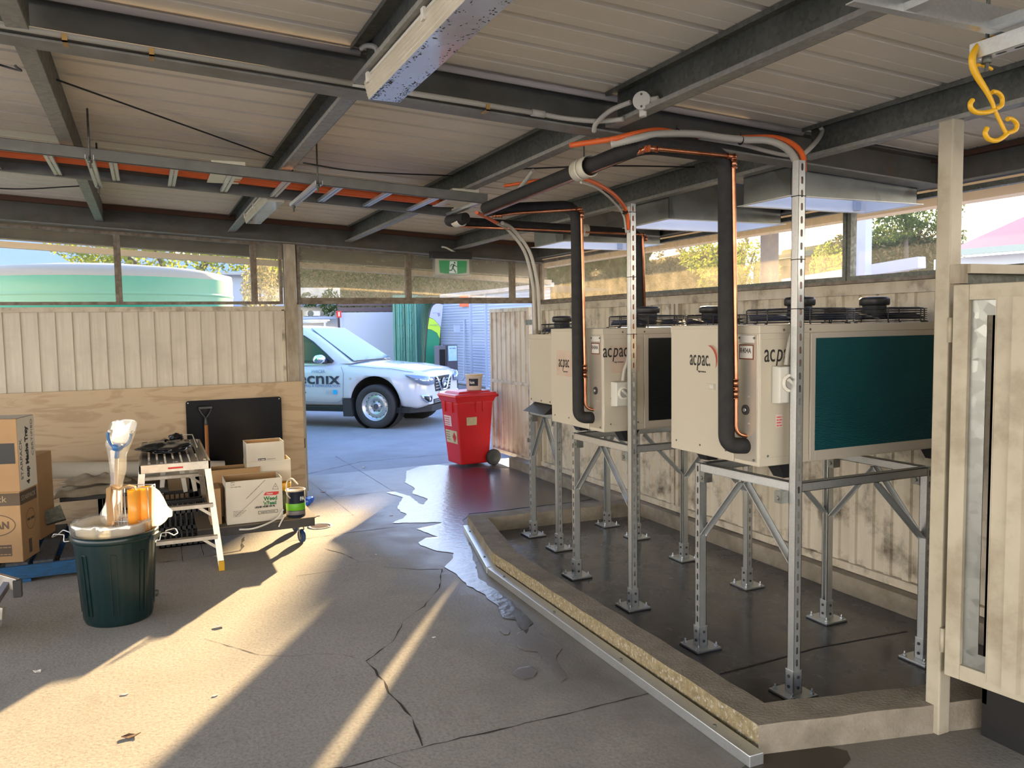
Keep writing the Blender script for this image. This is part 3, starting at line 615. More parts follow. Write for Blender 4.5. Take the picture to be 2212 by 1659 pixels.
# ================================================================ condensing units
XA=V((1,0,0));YA=V((0,1,0));ZA=V((0,0,1))
def fan_guard(root,cx,cy,z,r,h=.075):
    b=MB()
    for k in range(7): b.tube([(cx+r*math.cos(2*PI*i/28),cy+r*math.sin(2*PI*i/28),z+.008+k*(h-.012)/6) for i in range(29)],.0024,5,cap=False)
    for k in range(8):
        a=2*PI*k/8+.2; c,s=math.cos(a),math.sin(a)
        b.tube(rounded([(cx+(r+.02)*c,cy+(r+.02)*s,z+.002),(cx+r*c,cy+r*s,z+.002),(cx+r*c,cy+r*s,z+h),(cx+.07*c,cy+.07*s,z+h+.004)],.012,3),.0035,5)
    for rr in (.09,.13,.17): 
        if rr<r: b.tube([(cx+rr*math.cos(2*PI*i/24),cy+rr*math.sin(2*PI*i/24),z+h+.002) for i in range(25)],.0022,5,cap=False)
    b.build('fan_guard',[blackp],root)
    b=MB(); b.cyl((cx,cy,z+.02),(cx,cy,z+h+.02),.062,n=20); b.lathe([(.074,h+.018),(.078,h+.026),(.078,h+.052),(.070,h+.062),(.04,h+.066)],(cx,cy,z),20)
    b.build('fan_motor',[blackp],root,bevel=.003)
    b=MB()
    for k in range(5):
        a=2*PI*k/5; u=V((math.cos(a),math.sin(a),0)); w=V((-u.y,u.x,0)); c=V((cx,cy,z+.035))
        b.poly([c+u*.05-w*.03+ZA*.012,c+u*(r-.02)-w*.07+ZA*.016,c+u*(r-.015)+w*.05-ZA*.012,c+u*.05+w*.03-ZA*.012])
    o=b.build('fan_blades',[mat('blue_black_blades',(.012,.02,.05),.35)],root); q=o.modifiers.new('s','SOLIDIFY'); q.thickness=.004
def acpac(root,p,right,up,h,m=ink,dot=True,sx=.56):
    nrm=V(right).cross(V(up)).normalized(); p=V(p)+nrm*.0012; R=V(right).normalized(); g_=h*.07
    text('ac',p,R,up,h,m,'logo',root,sx=sx); w=LASTW+g_
    text('p',p+R*w,R,up,h,m,'logo',root,shear=.25,sx=sx); w2=w; w+=LASTW+g_
    text('ac.' if dot else 'ac',p+R*w,R,up,h,m,'logo',root,sx=sx)
    text('High Ambient',p+R*(w2+h*.12)-V(up)*h*.42,R,up,h*.10,m,'logo',root)
def sunburst(root,c,right,up,r,a0,a1,w=.35):
    b=MB(); R=V(right).normalized();U=V(up).normalized();n=R.cross(U).normalized(); c=V(c)+n*.0008
    q=lambda a,rr:c+(R*math.cos(a)+U*math.sin(a))*rr
    N=26
    for i in range(N):
        a=a0+(a1-a0)*i/N; e=a+(a1-a0)/N; t=math.sin(PI*(i+.5)/N); b.poly([q(a,r),q(e,r),q(e,r*(1+w*.35*t)),q(a,r*(1+w*.35*t))]); m_=(a+e)/2; b.poly([q(a+.02,r*(1+w*.3*t)),q(e-.02,r*(1+w*.3*t)),q(m_-.03,r*(1+w*t))])
    o=b.build('sun_emblem',[mat('sun_emblem_red',(.42,.06,.03),.6)],root); s_=o.modifiers.new('s','SOLIDIFY'); s_.thickness=.0006
def ring(b,c,n,r,w=.0022,seg=20,m=0):
    n=V(n); u=V((0,0,1)); s=n.cross(u); c=V(c)+n*.001
    for i in range(seg):
        a=2*PI*i/seg;e=2*PI*(i+1)/seg; q=lambda t,rr:c+(u*math.cos(t)+s*math.sin(t))*rr
        b.poly([q(a,r-w),q(e,r-w),q(e,r),q(a,r)],m)
def unit(x0,x1,y0,y1,z0,z1,label,coil,fans,detail,cx0,emblem=True):
    r=T('condensing_unit',label,'condensing unit',((x0+x1)/2,(y0+y1)/2,z0),'refrigeration condensing units on the steel stands')
    b=MB(); b.box(x0,x1,y0,y1,z0,z1); b.build('cabinet',[unitm],r,bevel=.006)
    b=MB(); b.box(x0-.004,x1+.004,y0-.004,y1+.004,z1-.035,z1+.004); b.build('lid',[unitm],r,bevel=.004)
    for x in (x0+.20,x1-.12):
        for ya,yb in ((y0+.02,y0+.09),(y1-.09,y1-.02)):
            b=MB(); b.hexa([(x-.03,ya,z0-.068),(x+.03,ya,z0-.068),(x+.03,yb,z0-.068),(x-.03,yb,z0-.068)],[(x-.07,ya-.01,z0),(x+.07,ya-.01,z0),(x+.07,yb+.01,z0),(x-.07,yb+.01,z0)]); b.build('foot',[blackp],r)
    if detail:
        sy=y0+.165                                   # left face strip next to the front corner
        b=MB(); b.box(x0-.0025,x0,y0+.012,sy,z0+.02,z1-.04); b.build('service_strip',[unitg],r,bevel=.001)
        b=MB(); b.box(x0-.006,x0-.0005,sy+.003,y1-.004,z0+.004,z1-.012); b.build('side_panel',[unitm],r,bevel=.003)
        b=MB(); hz_=z0+(z1-z0)*.52; b.box(x0-.0105,x0-.006,y1-.37,y1-.30,hz_,hz_+.03); b.box(x0-.014,x0-.010,y1-.364,y1-.335,hz_+.005,hz_+.025,1); b.build('latch_handle',[unitm,isol],r,bevel=.002)
        b=MB(); c=(x0-.0025,y0+.085,z0+.40*(z1-z0)); b.lathe([(.024,0),(.024,.006),(.017,.008),(.014,.003)],c,20,ax=(-1,0,0)); b.lathe([(.010,.004),(.009,.012)],c,12,1,ax=(-1,0,0))
        b.build('sight_glass',[rubber,galvl],r)
        for dz in (-.062,.062): b=MB(); b.lathe([(.006,0),(.006,.005)],(c[0],c[1]-.02,c[2]+dz),8,0,ax=(-1,0,0)); b.build('bolt',[galvl],r)
        b=MB(); 
        for y,z in ((y1-.05,z0+.05),(y1-.25,z0+.05),(y1-.45,z0+.05),(y0+.03,z0+.03),(y0+.03,z1-.055),(y0+.13,z1-.055)): b.lathe([(.006,0),(.004,.003)],(x0-.006,y,z),8,ax=(-1,0,0))
        for x,z in ((x0+.05,z0+.05),(x0+.25,z0+.05),(x0+.14,z1-.02),(x0+.3,z1-.02)): b.lathe([(.006,0),(.004,.003)],(x,y0-.0045,z),8,ax=(0,-1,0))
        b.build('screw',[galvd],r)
        # refrigerant label R404A
        b=MB(); lz=z1-.155; b.box(x0-.0035,x0-.0026,y0+.035,y0+.135,lz,lz+.07,1); b.box(x0-.004,x0-.0036,y0+.041,y0+.129,lz+.006,lz+.064,0); b.box(x0-.0035,x0-.0026,y0+.03,y0+.135,lz+.078,lz+.112,0)
        b.build('refrigerant_label',[paper,inkb],r)
        text('R404A',(x0-.0042,y0+.127,lz+.03),-YA,ZA,.024,ink,'label_lettering',r,sx=.8)
        b=MB()
        for dx,dz,rr in detail['rings']: ring(b,(x0+dx,y0-.0005,z0+dz),(0,-1,0),rr)
        b.build('knockout_ring',[ink],r)
        # front face control panel edge + coil
        b=MB(); b.box(x0+.004,cx0-.028,y0-.004,y0,z0+.04,z1-.06); b.build('control_panel',[unitm],r,bevel=.002)
    # coil and its frame on the front (-Y) face
    f=.03; b=MB()
    b.box(cx0-.026,cx0+f-.026+.0,y0-.012,y0,z0+.01,z1-.036); b.box(x1-f,x1,y0-.012,y0,z0+.01,z1-.036); b.box(cx0+.004,x1-f,y0-.012,y0,z0+.01,z0+.055); b.box(cx0+.004,x1-f,y0-.012,y0,z1-.062,z1-.036)
    b.build('coil_frame',[coilf],r,bevel=.002)
    b=MB(); z=z0+.055; b.box(cx0+.004,x1-f,y0-.002,y0-.0005,z0+.055,z1-.062)
    while z<z1-.066: b.box(cx0+.004,x1-f,y0-.009,y0-.002,z,z+.003); z+=.0075
    b.build('coil',[coil],r)
    for fx_,fy_,rr in fans: fan_guard(r,fx_,fy_,z1+.004,rr)
    return r
def isolator(root,x,y,z,w=.115,h=.165,d=.075):
    """rotary switch box on a front face at y, lower-left corner x,z"""
    b=MB(); b.hexa([(x,y,z),(x+w,y,z),(x+w,y,z+h),(x,y,z+h)][::-1],[(x+.004,y-d,z+.004),(x+w-.004,y-d,z+.004),(x+w-.004,y-d,z+h-.004),(x+.004,y-d,z+h-.004)][::-1])
    o=b.build('isolator_switch',[isol],root,bevel=.006,label='grey rotary isolator box')
    cx,cz=x+w*.47,z+h*.55
    b=MB(); b.lathe([(.042,0),(.042,.012),(.030,.014),(.029,.008)],(cx,y-d,cz),28,ax=(0,-1,0)); b.box(cx+.005,cx+.058,y-d-.010,y-d,cz-.033,cz+.033); b.build('switch_surround',[whitep],o,bevel=.002)
    b=MB(); b.lathe([(.027,.006),(.025,.016)],(cx,y-d,cz),24,ax=(0,-1,0)); b.build('switch_dial',[isod],o)
    b=MB(); b.bar((cx-.024,y-d-.022,cz+.018),(cx+.026,y-d-.022,cz-.02),.014,.014,up=(0,-1,0)); b.build('switch_handle',[isol],o,bevel=.003)
ua=unit(2.54,3.90,2.885,3.56,1.075,1.725,'large cream condensing unit with teal coil nearest the camera',coilA,[(3.08,3.2,.265),(3.61,3.2,.255)],dict(rings=[(.045,.255,.011),(.045,.21,.011),(.045,.14,.0145)]),2.865)
q=fx(1490,788,2.533); acpac(ua,(2.5335,q.y,q.z),-YA,ZA,.080); q=fx(1524,781,2.533); sunburst(ua,(2.5335,q.y,q.z),-YA,ZA,.082,-.35,1.35,.4)
q=fy(1650,782,2.881); acpac(ua,(q.x,2.8805,q.z),XA,ZA,.086,sx=.62)
q=fy(1683,874,2.83); isolator(ua,q.x,2.881,q.z,.120,.175,.050)
b=MB(); b.box(2.635,2.675,2.879,2.8805,1.255,1.315); b.build('warning_sticker',[mat('pink_white_sticker',(.62,.50,.45),.6)],ua,bevel=.004)
for k in range(4): scrib((2.639,2.8785,1.300-k*.013),XA,ZA,.008,.031,inkr,'sticker_lettering',ua,k)
b=MB(); b.lathe([(.016,0),(.016,.012),(.011,.016)],(2.735,2.88,1.285),16,ax=(0,-1,0)); b.build('orange_plug',[orange],ua)
ub=unit(2.54,3.90,4.27,4.955,1.075,1.712,'cream condensing unit with black coil in the middle of the row',coilB,[(3.09,4.6,.26),(3.61,4.6,.25)],dict(rings=[(.085,.40,.011),(.06,.235,.011),(.06,.145,.014)]),2.86)
for P0,P1,ax in (((2.5335,4.865,1.425),(2.5335,4.70,1.575),0),((2.595,4.2655,1.44),(2.77,4.2655,1.62),1)):
    b=MB()
    if ax==0: b.box(2.5325,2.5338,4.66,4.87,1.40,1.57)
    else: b.box(2.59,2.80,4.2645,4.2655,1.44,1.61)
    b.build('faded_sticker',[decal],ub)
q=fx(1207,792,2.5322); acpac(ub,(2.5322,q.y,q.z),-YA,ZA,.078,dot=False); q=fy(1302,772,4.264); acpac(ub,(q.x,4.2640,q.z),XA,ZA,.086,dot=False,sx=.62)
q=fy(1331,880,4.20); isolator(ub,q.x,4.266,q.z,w=.115,h=.155,d=.066)
b=MB(); b.lathe([(.011,0),(.011,.001)],(2.60,4.2655,1.285),14,ax=(0,-1,0)); b.build('open_knockout',[darkin],ub)
uc=unit(2.80,3.60,5.47,5.86,1.13,1.665,'small cream condensing unit at the far end of the row',coilB,[(3.0,5.67,.17)],None,3.0)
b=MB()
for y in (5.50,5.65,5.83):
    for z in (1.15,): b.lathe([(.007,0),(.005,.004)],(2.80,y,z),8,ax=(-1,0,0))
b.build('screw',[inkb],uc)
b=MB(); b.hexa([(2.72,5.45,1.06),(2.98,5.45,1.06),(2.98,5.82,1.06),(2.72,5.82,1.06)],[(2.82,5.47,1.13),(2.98,5.47,1.13),(2.98,5.80,1.13),(2.82,5.80,1.13)]); b.build('base_tray',[blackp],uc)
# ================================================================ stands
LW=.041
def leg(root,x,y,z1,face,z0=.018):
    """channel leg: one slotted side"""
    h=LW/2; t=.0025; b=MB(); L=z1-z0
    sides={'-x':((x-h,y,z0),-1),'-y':((x,y-h,z0),-1),'+x':((x+h,y,z0),1),'none':None}
    for k,(bx) in {'-x':(x-h,x-h+t,y-h,y+h),'+x':(x+h-t,x+h,y-h,y+h),'-y':(x-h,x+h,y-h,y-h+t),'+y':(x-h,x+h,y+h-t,y+h)}.items():
        if k==face: continue
        if k=={'-x':'+x','-y':'+y','+x':'-x','none':''}[face]:    # open side keeps two lips
            if k[1]=='x': b.box(bx[0],bx[1],y-h,y-h+.010,z0,z1); b.box(bx[0],bx[1],y+h-.010,y+h,z0,z1)
            else: b.box(x-h,x-h+.010,bx[2],bx[3],z0,z1); b.box(x+h-.010,x+h,bx[2],bx[3],z0,z1)
        else: b.box(*bx,z0,z1)
    if face!='none':
        s=sides[face]; b.slotted(s[0],ZA,YA*s[1] if face[1]=='x' else XA,LW,L,.058,.0062,.0165)
    return b.build('leg',[galvl],root)
def base(root,x,y,z=.003):
    b=MB(); w=.078; b.box(x-w,x+w,y-w,y+w,z+.006,z+.016); b.box(x-w-.002,x+w+.002,y-w-.002,y+w+.002,z,z+.006,1)
    h=.027
    for k in ((x-h,x-h+.005,y-h,y+h),(x+h-.005,x+h,y-h,y+h),(x-h,x+h,y-h,y-h+.005),(x-h,x+h,y+h-.005,y+h)): b.box(*k,z+.016,z+.125)
    for sx,sy in ((-1,-1),(1,-1),(-1,1),(1,1)):
        b.cyl((x+sx*w*.74,y+sy*w*.74,z+.016),(x+sx*w*.74,y+sy*w*.74,z+.026),.011,n=6); b.cyl((x+sx*w*.74,y+sy*w*.74,z+.026),(x+sx*w*.74,y+sy*w*.74,z+.042),.006,.004,n=8)
    for zz in (.045,.095): b.cyl((x-h-.001,y,z+zz),(x-h-.006,y,z+zz),.008,n=8,m=1); b.cyl((x,y-h-.001,z+zz),(x,y-h-.006,z+zz),.008,n=8,m=1)
    return b.build('base_plate',[galvl,rubber],root,bevel=.0015)
def crect(a,c,z,root,name='rail'):
    """channel rail between two points"""
    a=V((*a,z));c=V((*c,z)); d=(c-a).normalized(); n=V((-d.y,d.x,0)); b=MB(); t=.0025;h=LW/2
    q=lambda o0,o1,z0,z1:b.hexa([a+n*o0+ZA*z0,c+n*o0+ZA*z0,c+n*o1+ZA*z0,a+n*o1+ZA*z0],[a+n*o0+ZA*z1,c+n*o0+ZA*z1,c+n*o1+ZA*z1,a+n*o1+ZA*z1])
    q(-h,-h+t,-h,h);q(h-t,h,-h,h);q(-h,h,h-t,h);q(-h,-h+.01,-h,-h+t);q(h-.01,h,-h,-h+t)
    return b.build(name,[galvl],root)
def stand(xl,xr,yn,yf,zt,label,masts,brz,mx=0):
    r=T('equipment_stand',label,'stand',((xl+xr)/2,(yn+yf)/2,.003),'slotted steel stands under the condensing units')
    for x,y,f in ((xl,yf,'-x'),(xl+mx,yn,'-y'),(xr,yn,'-y'),(xr,yf,'+x')):
        base(r,x,y); leg(r,x,y,masts if (masts and (x,y)==(xl+mx,yn)) else zt+LW/2,f)
    crect((xl+mx,yn+.021),(xl,yf-.021),zt,r);crect((xr,yn+.021),(xr,yf-.021),zt,r);crect((xl+mx+.021,yn),(xr-.021,yn),zt,r);crect((xl+.021,yf),(xr-.021,yf),zt,r)
    ym=(yn+yf)/2
    for x in (xl,xr):
        for y,yy in ((yn,ym-.01),(yf,ym+.01)):
            b=MB(); s=1 if y==yn else -1; q_=(mx if (x==xl and y==yn) else 0); b.bar((x+q_*.5,yy,zt-.03),(x+q_,y+s*.02,zt-.36),.005,.038,up=(1,0,0)); b.bar((x+.012+q_*.5,yy,zt-.03),(x+.012+q_,y+s*.02,zt-.36),.030,.004,up=(1,0,0)); b.build('brace',[galvl],r)
    for y in (yn,yf):
        b=MB(); b.bar((xr-.34,y,zt-.03),(xr-.02,y,zt-.34),.005,.038,up=(0,1,0)); b.bar((xr-.34,y+.012,zt-.03),(xr-.02,y+.012,zt-.34),.030,.004,up=(0,1,0)); b.build('brace',[galvl],r)
    for x in (xl,xr):
        for y in (yn,yf):
            b=MB(); s=1 if y==yn else -1; a_,c_=sorted((y+s*.0205,y+s*.062)); b.box(x-.026,x+.026,a_,c_,zt-.075,zt-.02)
            b.cyl((x-.026,y+s*.04,zt-.05),(x-.034,y+s*.04,zt-.05),.010,n=6); b.build('corner_bracket',[galvm],r)
    return r
stand(2.64,3.54,2.80,3.44,.985,'slotted galvanised stand with a tall mast, nearest the camera, under the teal coil unit',2.455,1,.042)
stand(2.64,3.54,4.12,4.81,.985,'slotted galvanised stand with a tall mast in the middle of the bay',2.45,1,.012)
stand(2.85,3.56,5.47,5.93,1.035,'short mastless galvanised stand at the far end of the bay',None,1)
# wall side leg of a further stand seen behind the gate post is part of the near one
# ================================================================ pipework
def pipe(pts,label,rad=.036,cop=None,coprad=.0095,fit=(),cr=.10):
    r=T('insulated_pipe',label,'pipe',(pts[-1][0],pts[-1][1],pts[-1][2]),'black insulated refrigerant pipes')
    b=MB(); b.tube(rounded(pts,cr,8),rad,16); b.build('foam_insulation',[black],r)
    if cop: b=MB(); b.tube(rounded(cop,.035,5),coprad,10); 
    for p,d in fit:
        p=V(p);d=V(d).normalized(); b.cyl(p-d*.018,p+d*.018,coprad*1.35,n=12); b.cyl(p-d*.022,p-d*.016,coprad*1.6,n=12); b.cyl(p+d*.016,p+d*.022,coprad*1.6,n=12)
    b.build('copper_line',[copper],r); return r
# A : over the near unit
pa=pipe([(1.97,4.72,2.475),(2.02,3.03,2.525),(2.465,3.03,2.51),(2.465,3.02,1.165),(2.56,2.965,1.165)],
 'black insulated pipe dropping to the near unit with copper line beside it',.038,
 [(1.955,4.70,2.435),(2.02,2.985,2.50),(2.47,2.985,2.495),(2.49,2.983,1.45),(2.49,2.983,1.225),(2.56,2.96,1.205)],.0095,[((2.035,2.985,2.498),(1,0,0)),((2.012,3.02,2.499),(0,1,0)),((2.455,2.985,2.495),(1,0,0)),((2.472,2.983,2.465),(0,0,1)),((2.487,2.983,1.46),(0,0,1)),((2.488,2.983,1.41),(0,0,1))])
pb=pipe([(2.0,4.78,2.47),(2.10,4.70,2.475),(2.465,4.45,2.475),(2.465,4.45,1.155),(2.56,4.40,1.155)],
 'black insulated pipe dropping to the middle unit with copper line beside it',.037,
 [(2.02,4.74,2.43),(2.12,4.64,2.44),(2.475,4.405,2.45),(2.49,4.405,1.45),(2.49,4.405,1.22),(2.56,4.38,1.20)],.0095,[((2.46,4.41,2.45),(.8,-.6,0)),((2.477,4.405,2.415),(0,0,1)),((2.49,4.405,1.47),(0,0,1)),((2.49,4.405,1.43),(0,0,1)),((2.05,4.71,2.432),(.8,-.6,0))])
pc=pipe([(2.0,5.15,2.47),(1.93,5.38,2.475),(3.55,5.40,2.44),(3.56,5.40,1.30)],
 'black insulated pipe running level to the far unit',.038,
 [(1.98,5.35,2.44),(3.55,5.355,2.43),(3.585,5.36,1.40)],.009,[((3.54,5.355,2.43),(1,0,0)),((3.582,5.357,2.40),(0,0,1))])
def collar(c,d,r,L,label,words=None):
    c=V(c);d=V(d).normalized(); b=MB(); b.lathe([(r,-L/2),(r,L/2),(r-.004,L/2),(r-.004,-L/2),(r,-L/2)],c,32,ax=d,cap0=False,cap1=False); 
    b.lathe([(r+.003,-.006),(r+.003,.006)],c,32,ax=d,cap0=False,cap1=False)
    o=b.build('pipe_collar',[pvc]); return tag(o,label,'collar','white plastic collars on the insulated pipes')
collar((2.0,3.53,2.51),(-.02,1,-.02),.052,.125,'white plastic collar around the near insulated pipe')
collar((3.03,5.39,2.45),(1,0,0),.046,.09,'white plastic collar around the level far pipe')
b=MB(); b.lathe([(.046,-.04),(.046,.04),(.042,.04),(.042,-.04),(.046,-.04)],(1.985,5.24,2.468),24,ax=(-.25,1,0),cap0=False,cap1=False); tag(b.build('pipe_collar',[pvc]),'small white collar at the end of the cable ladder','collar','white plastic collars on the insulated pipes')
b=MB(); b.tube([(2.0,3.53,2.56),(2.0,3.53,2.75)],.004); tag(b.build('hanger_rod',[galvd]),'thin threaded rod holding the near pipe collar','rod')
# ---- conduits
def cond(pts,r,m,label,n=8,corr=False,group=None,ties=()):
    b=MB(); P=bez(pts,n)
    if corr:
        Q=[]; 
        for a,c in zip(P,P[1:]):
            k=max(1,int((c-a).length/.005)); Q+= [a.lerp(c,i/k) for i in range(k)]
        Q.append(P[-1]); b.tube(Q,r,8,rad=[r*(1 if i%2 else .90) for i in range(len(Q))])
    else: b.tube(P,r,10)
    o=b.build('conduit',[m]); tag(o,label,'conduit',group)
    return o
def tie(c,r,ax,label):
    b=MB(); b.lathe([(r,-.0025),(r+.0015,0),(r,.0025)],c,16,ax=ax); b.cyl(V(c)+V((0,0,r)),V(c)+V((0,0,r+.014)),.002,n=5); return tag(b.build('cable_tie',[blackp]),label,'cable tie','black cable ties')
cond([(1.80,3.30,2.56),fy(1313,302,3.12),fy(1335,298,3.07),fy(1375,288,3.05),fy(1420,281,3.07),fy(1470,288,3.08),fy(1560,298,3.09),fy(1620,297,3.05),fy(1672,297,2.97),fy(1710,310,2.89),fy(1733,334,2.825),fy(1737,370,2.80)],.0125,orange,'orange conduit looping along the main beam to the near mast')
cond([fy(1320,312,3.10),fy(1370,300,3.04),fy(1420,290,3.03),fy(1500,289,3.05),fy(1560,297,3.05),fy(1610,302,3.03),fy(1660,304,2.97),fy(1698,320,2.90),fy(1718,346,2.835),fy(1726,380,2.80)],.0175,grey_c,'thick ribbed grey conduit following the orange conduit to the near mast',corr=True)
cond([fy(1510,297,3.09),fy(1600,312,3.10),fy(1650,325,3.10),fy(1690,334,3.10),fy(1720,336,3.08)],.010,grey_c,'thin grey conduit sagging below the thick ribbed one')
cond([fy(1734,334,2.84),fy(1752,318,2.90),fy(1768,300,2.98),fy(1776,284,3.02),fy(1772,274,3.02)],.0115,grey_c,'ribbed grey conduit rising from the near mast to the purlin corner',corr=True)
cond([(2.03,3.58,2.47),(2.18,3.70,2.47),(2.42,3.92,2.455),(2.585,4.07,2.40),(2.632,4.12,2.30)],.011,orange,'orange conduit arching from the pipe collar to the middle mast')
cond([(2.02,3.60,2.455),(2.18,3.72,2.455),(2.40,3.93,2.435),(2.57,4.08,2.38),(2.62,4.125,2.28)],.006,grey_c,'thin grey sheath under the arching orange conduit')
cond([(2.0,4.95,2.48),(2.10,5.06,2.475),(2.26,5.22,2.455)],.012,orange,'short orange conduit joining the grey pair near the far unit')
for i,(dx,dy) in enumerate(((0,0),(.03,-.02))):
    cond([(2.26+dx,5.22+dy,2.455),(2.42+dx,5.38+dy,2.43),(2.58+dx,5.45+dy,2.28),(2.645+dx,5.46+dy,2.05),(2.655+dx,5.46+dy,1.9),(2.66+dx,5.46+dy,1.70)],.013,grey_c,'grey conduit dropping to the far unit, '+('left one of the pair' if i==0 else 'right one of the pair'))
cond([(2.0,4.82,2.50),(2.06,4.55,2.53),(2.02,4.30,2.55),(2.0,4.1,2.60)],.012,grey_c,'grey conduit leaving the end of the cable ladder upwards')
cond([(2.0,4.5,2.58),(2.2,4.3,2.60),(2.3,4.2,2.60),(2.42,4.1,2.62)],.010,orange,'short orange conduit near the roof behind the near pipe')
# mast cables seen through the slots
for (x,y,z0,z1,w) in ((2.682,2.80,1.55,2.44,'near'),(2.652,4.12,1.45,2.43,'middle')):
    b=MB(); b.cyl((x,y,z0),(x,y,z1),.012,n=10); tag(b.build('conduit',[orange]),'orange conduit running inside the slotted %s mast'%w,'conduit')
cond([fy(1724,660,2.842),fy(1716,705,2.85),fy(1705,745,2.855),fy(1698,789,2.855)],.0125,grey_c,'ribbed grey conduit entering the isolator of the near unit',corr=True)
cond([fy(1361,740,4.16),fy(1356,780,4.21),fy(1349,800,4.235),fy(1345,824,4.235)],.012,grey_c,'grey conduit entering the isolator of the middle unit')
for c,ax,l in (((2.682,2.80,2.30),(0,0,1),'black cable tie near the top of the near mast'),((2.682,2.80,2.02),(0,0,1),'black cable tie at mid height of the near mast'),((2.682,2.80,1.80),(0,0,1),'lowest black cable tie on the near mast'),((2.652,4.12,2.40),(0,0,1),'topmost black cable tie on the middle mast'),((2.652,4.12,2.02),(0,0,1),'second black cable tie on the middle mast'),((2.652,4.12,1.68),(0,0,1),'lowest black cable tie on the middle mast')):
    b=MB(); x,y,z=c; h=.0225
    b.box(x-h,x+h,y-h,y+h,z-.002,z+.002); tag(b.build('cable_tie',[blackp]),l,'cable tie','black cable ties')
tie(fy(1462,288,3.05),.021,(1,0,0),'black cable tie around the conduit bundle left of the mast'); tie(fy(1600,303,3.04),.021,(1,0,0),'black cable tie around the conduit bundle near the mast'); tie((2.57,4.06,2.39),.018,(.5,.5,-.7),'black cable tie on the arching orange conduit')
# junction box on the third purlin
jb=T('junction_box','round cream junction box on the third purlin','junction box',(1.84,2.80,2.64)); jc=V((1.885,2.83,2.64))
b=MB(); b.lathe([(.036,0),(.036,.03),(.034,.034)],jc,28,ax=(-.75,-.66,0)); b.build('body',[whitep],jb)
b=MB(); b.lathe([(.036,.035),(.036,.041)],jc,28,ax=(-.75,-.66,0)); 
n_=V((-.75,-.66,0)).normalized()
for s in (1,-1): b.lathe([(.005,.041),(.004,.044)],jc+ZA*.024*s,8,1,ax=n_)
b.build('cover',[whitep,galvd],jb)
b=MB(); t_=V((.66,-.75,0)).normalized(); b.lathe([(.015,.03),(.015,.065),(.010,.065),(.010,.04)],jc+n_*.018,16,ax=t_,cap0=False); b.lathe([(.015,.03),(.015,.06)],jc+n_*.018,16,ax=(0,0,-1)); b.build('spigot',[whitep],jb)
cond([(1.84,2.86,2.645),(1.80,2.95,2.63),(1.79,3.05,2.60),(1.80,3.09,2.575)],.011,grey_c,'ribbed grey conduit curling from the junction box to the beam',corr=True)
cond([(1.54,3.085,2.625),(1.66,3.085,2.617),(1.80,3.06,2.612),(1.86,2.95,2.60)],.011,grey_c,'short ribbed conduit lying on the beam beside the junction box',corr=True)
b=MB(); b.tube([(-5,3.085,2.99),(.75,3.085,2.665)],.011,8); b.tube([(.75,3.085,2.665),(1.54,3.085,2.625)],.011,8); b.cyl((1.50,3.085,2.627),(1.56,3.085,2.624),.0145,n=12); tag(b.build('conduit',[grey_c]),'long grey conduit clipped along the lower edge of the main beam','conduit')
for x in (-.20,.06,1.30): 
    b=MB(); b.box(x-.008,x+.008,3.07,3.13,2.683-.0545*x,2.688-.0545*x); b.box(x-.008,x+.008,3.07,3.075,2.683-.0545*x,2.71-.0545*x); tag(b.build('beam_clip',[mat('brass_clip',(.42,.26,.09),.4,.6)]),'small brass clip on the main beam, '+{-.20:'leftmost',.06:'second from left',1.30:'right of the big light'}[x],'clip')
# ================================================================ cable ladder
def ztray(x): return 2.62-.0545*x
cl=T('cable_ladder','galvanised cable ladder hanging below the roof on the left','cable ladder',(.2,5.1,ztray(.2)))
def rail(y,s,h=.06):
    b=MB(); x0,x1=-5.2,2.0; t=.002
    for (a,c,e,f_) in ((0,t,0,h),(0,s*.022,0,t),(0,s*.022,h-t,h)):
        lo,hi=min(a,c),max(a,c)
        b.hexa([(x0,y+lo,ztray(x0)+e),(x1,y+lo,ztray(x1)+e),(x1,y+hi,ztray(x1)+e),(x0,y+hi,ztray(x0)+e)],[(x0,y+lo,ztray(x0)+f_),(x1,y+lo,ztray(x1)+f_),(x1,y+hi,ztray(x1)+f_),(x0,y+hi,ztray(x0)+f_)])
    b.build('side_rail',[ladderm],cl)
rail(4.76,1);rail(5.42,-1)
for x in [2.0-.02-.30*k for k in range(1,24)]+[1.975]:
    b=MB(); z=ztray(x)+.006
    b.box(x-.02,x-.017,4.765,5.415,z,z+.018);b.box(x+.017,x+.02,4.765,5.415,z,z+.018)
    b.slotted((x,4.765,z),(0,1,0),(1,0,0),.034,.65,.03,.004,.008); b.build('rung',[galvl],cl)
for x in (-.22,.92,-1.36,-2.5):
    t=T('trapeze_hanger','slotted strut trapeze on threaded rods under the cable ladder, '+{-.22:'left one in view',.92:'right one in view',-1.36:'just left of the picture edge',-2.5:'far left'}[x],'hanger',(x,5.1,ztray(x)-.05))
    z=ztray(x)-.001; b=MB(); b.box(x-.02,x-.0175,4.62,5.52,z-.022,z);b.box(x+.0175,x+.02,4.62,5.52,z-.022,z); b.slotted((x,4.62,z-.022),(0,1,0),(1,0,0),.036,.90,.03,.004,.009); b.build('strut',[galvl],t)
    for y in (4.66,5.48):
        b=MB(); b.cyl((x,y,z-.06),(x,y,zr(x)-.0),.005,n=8); b.cyl((x,y,z-.034),(x,y,z-.022),.012,n=6); b.build('threaded_rod',[galvd],t)
k=0
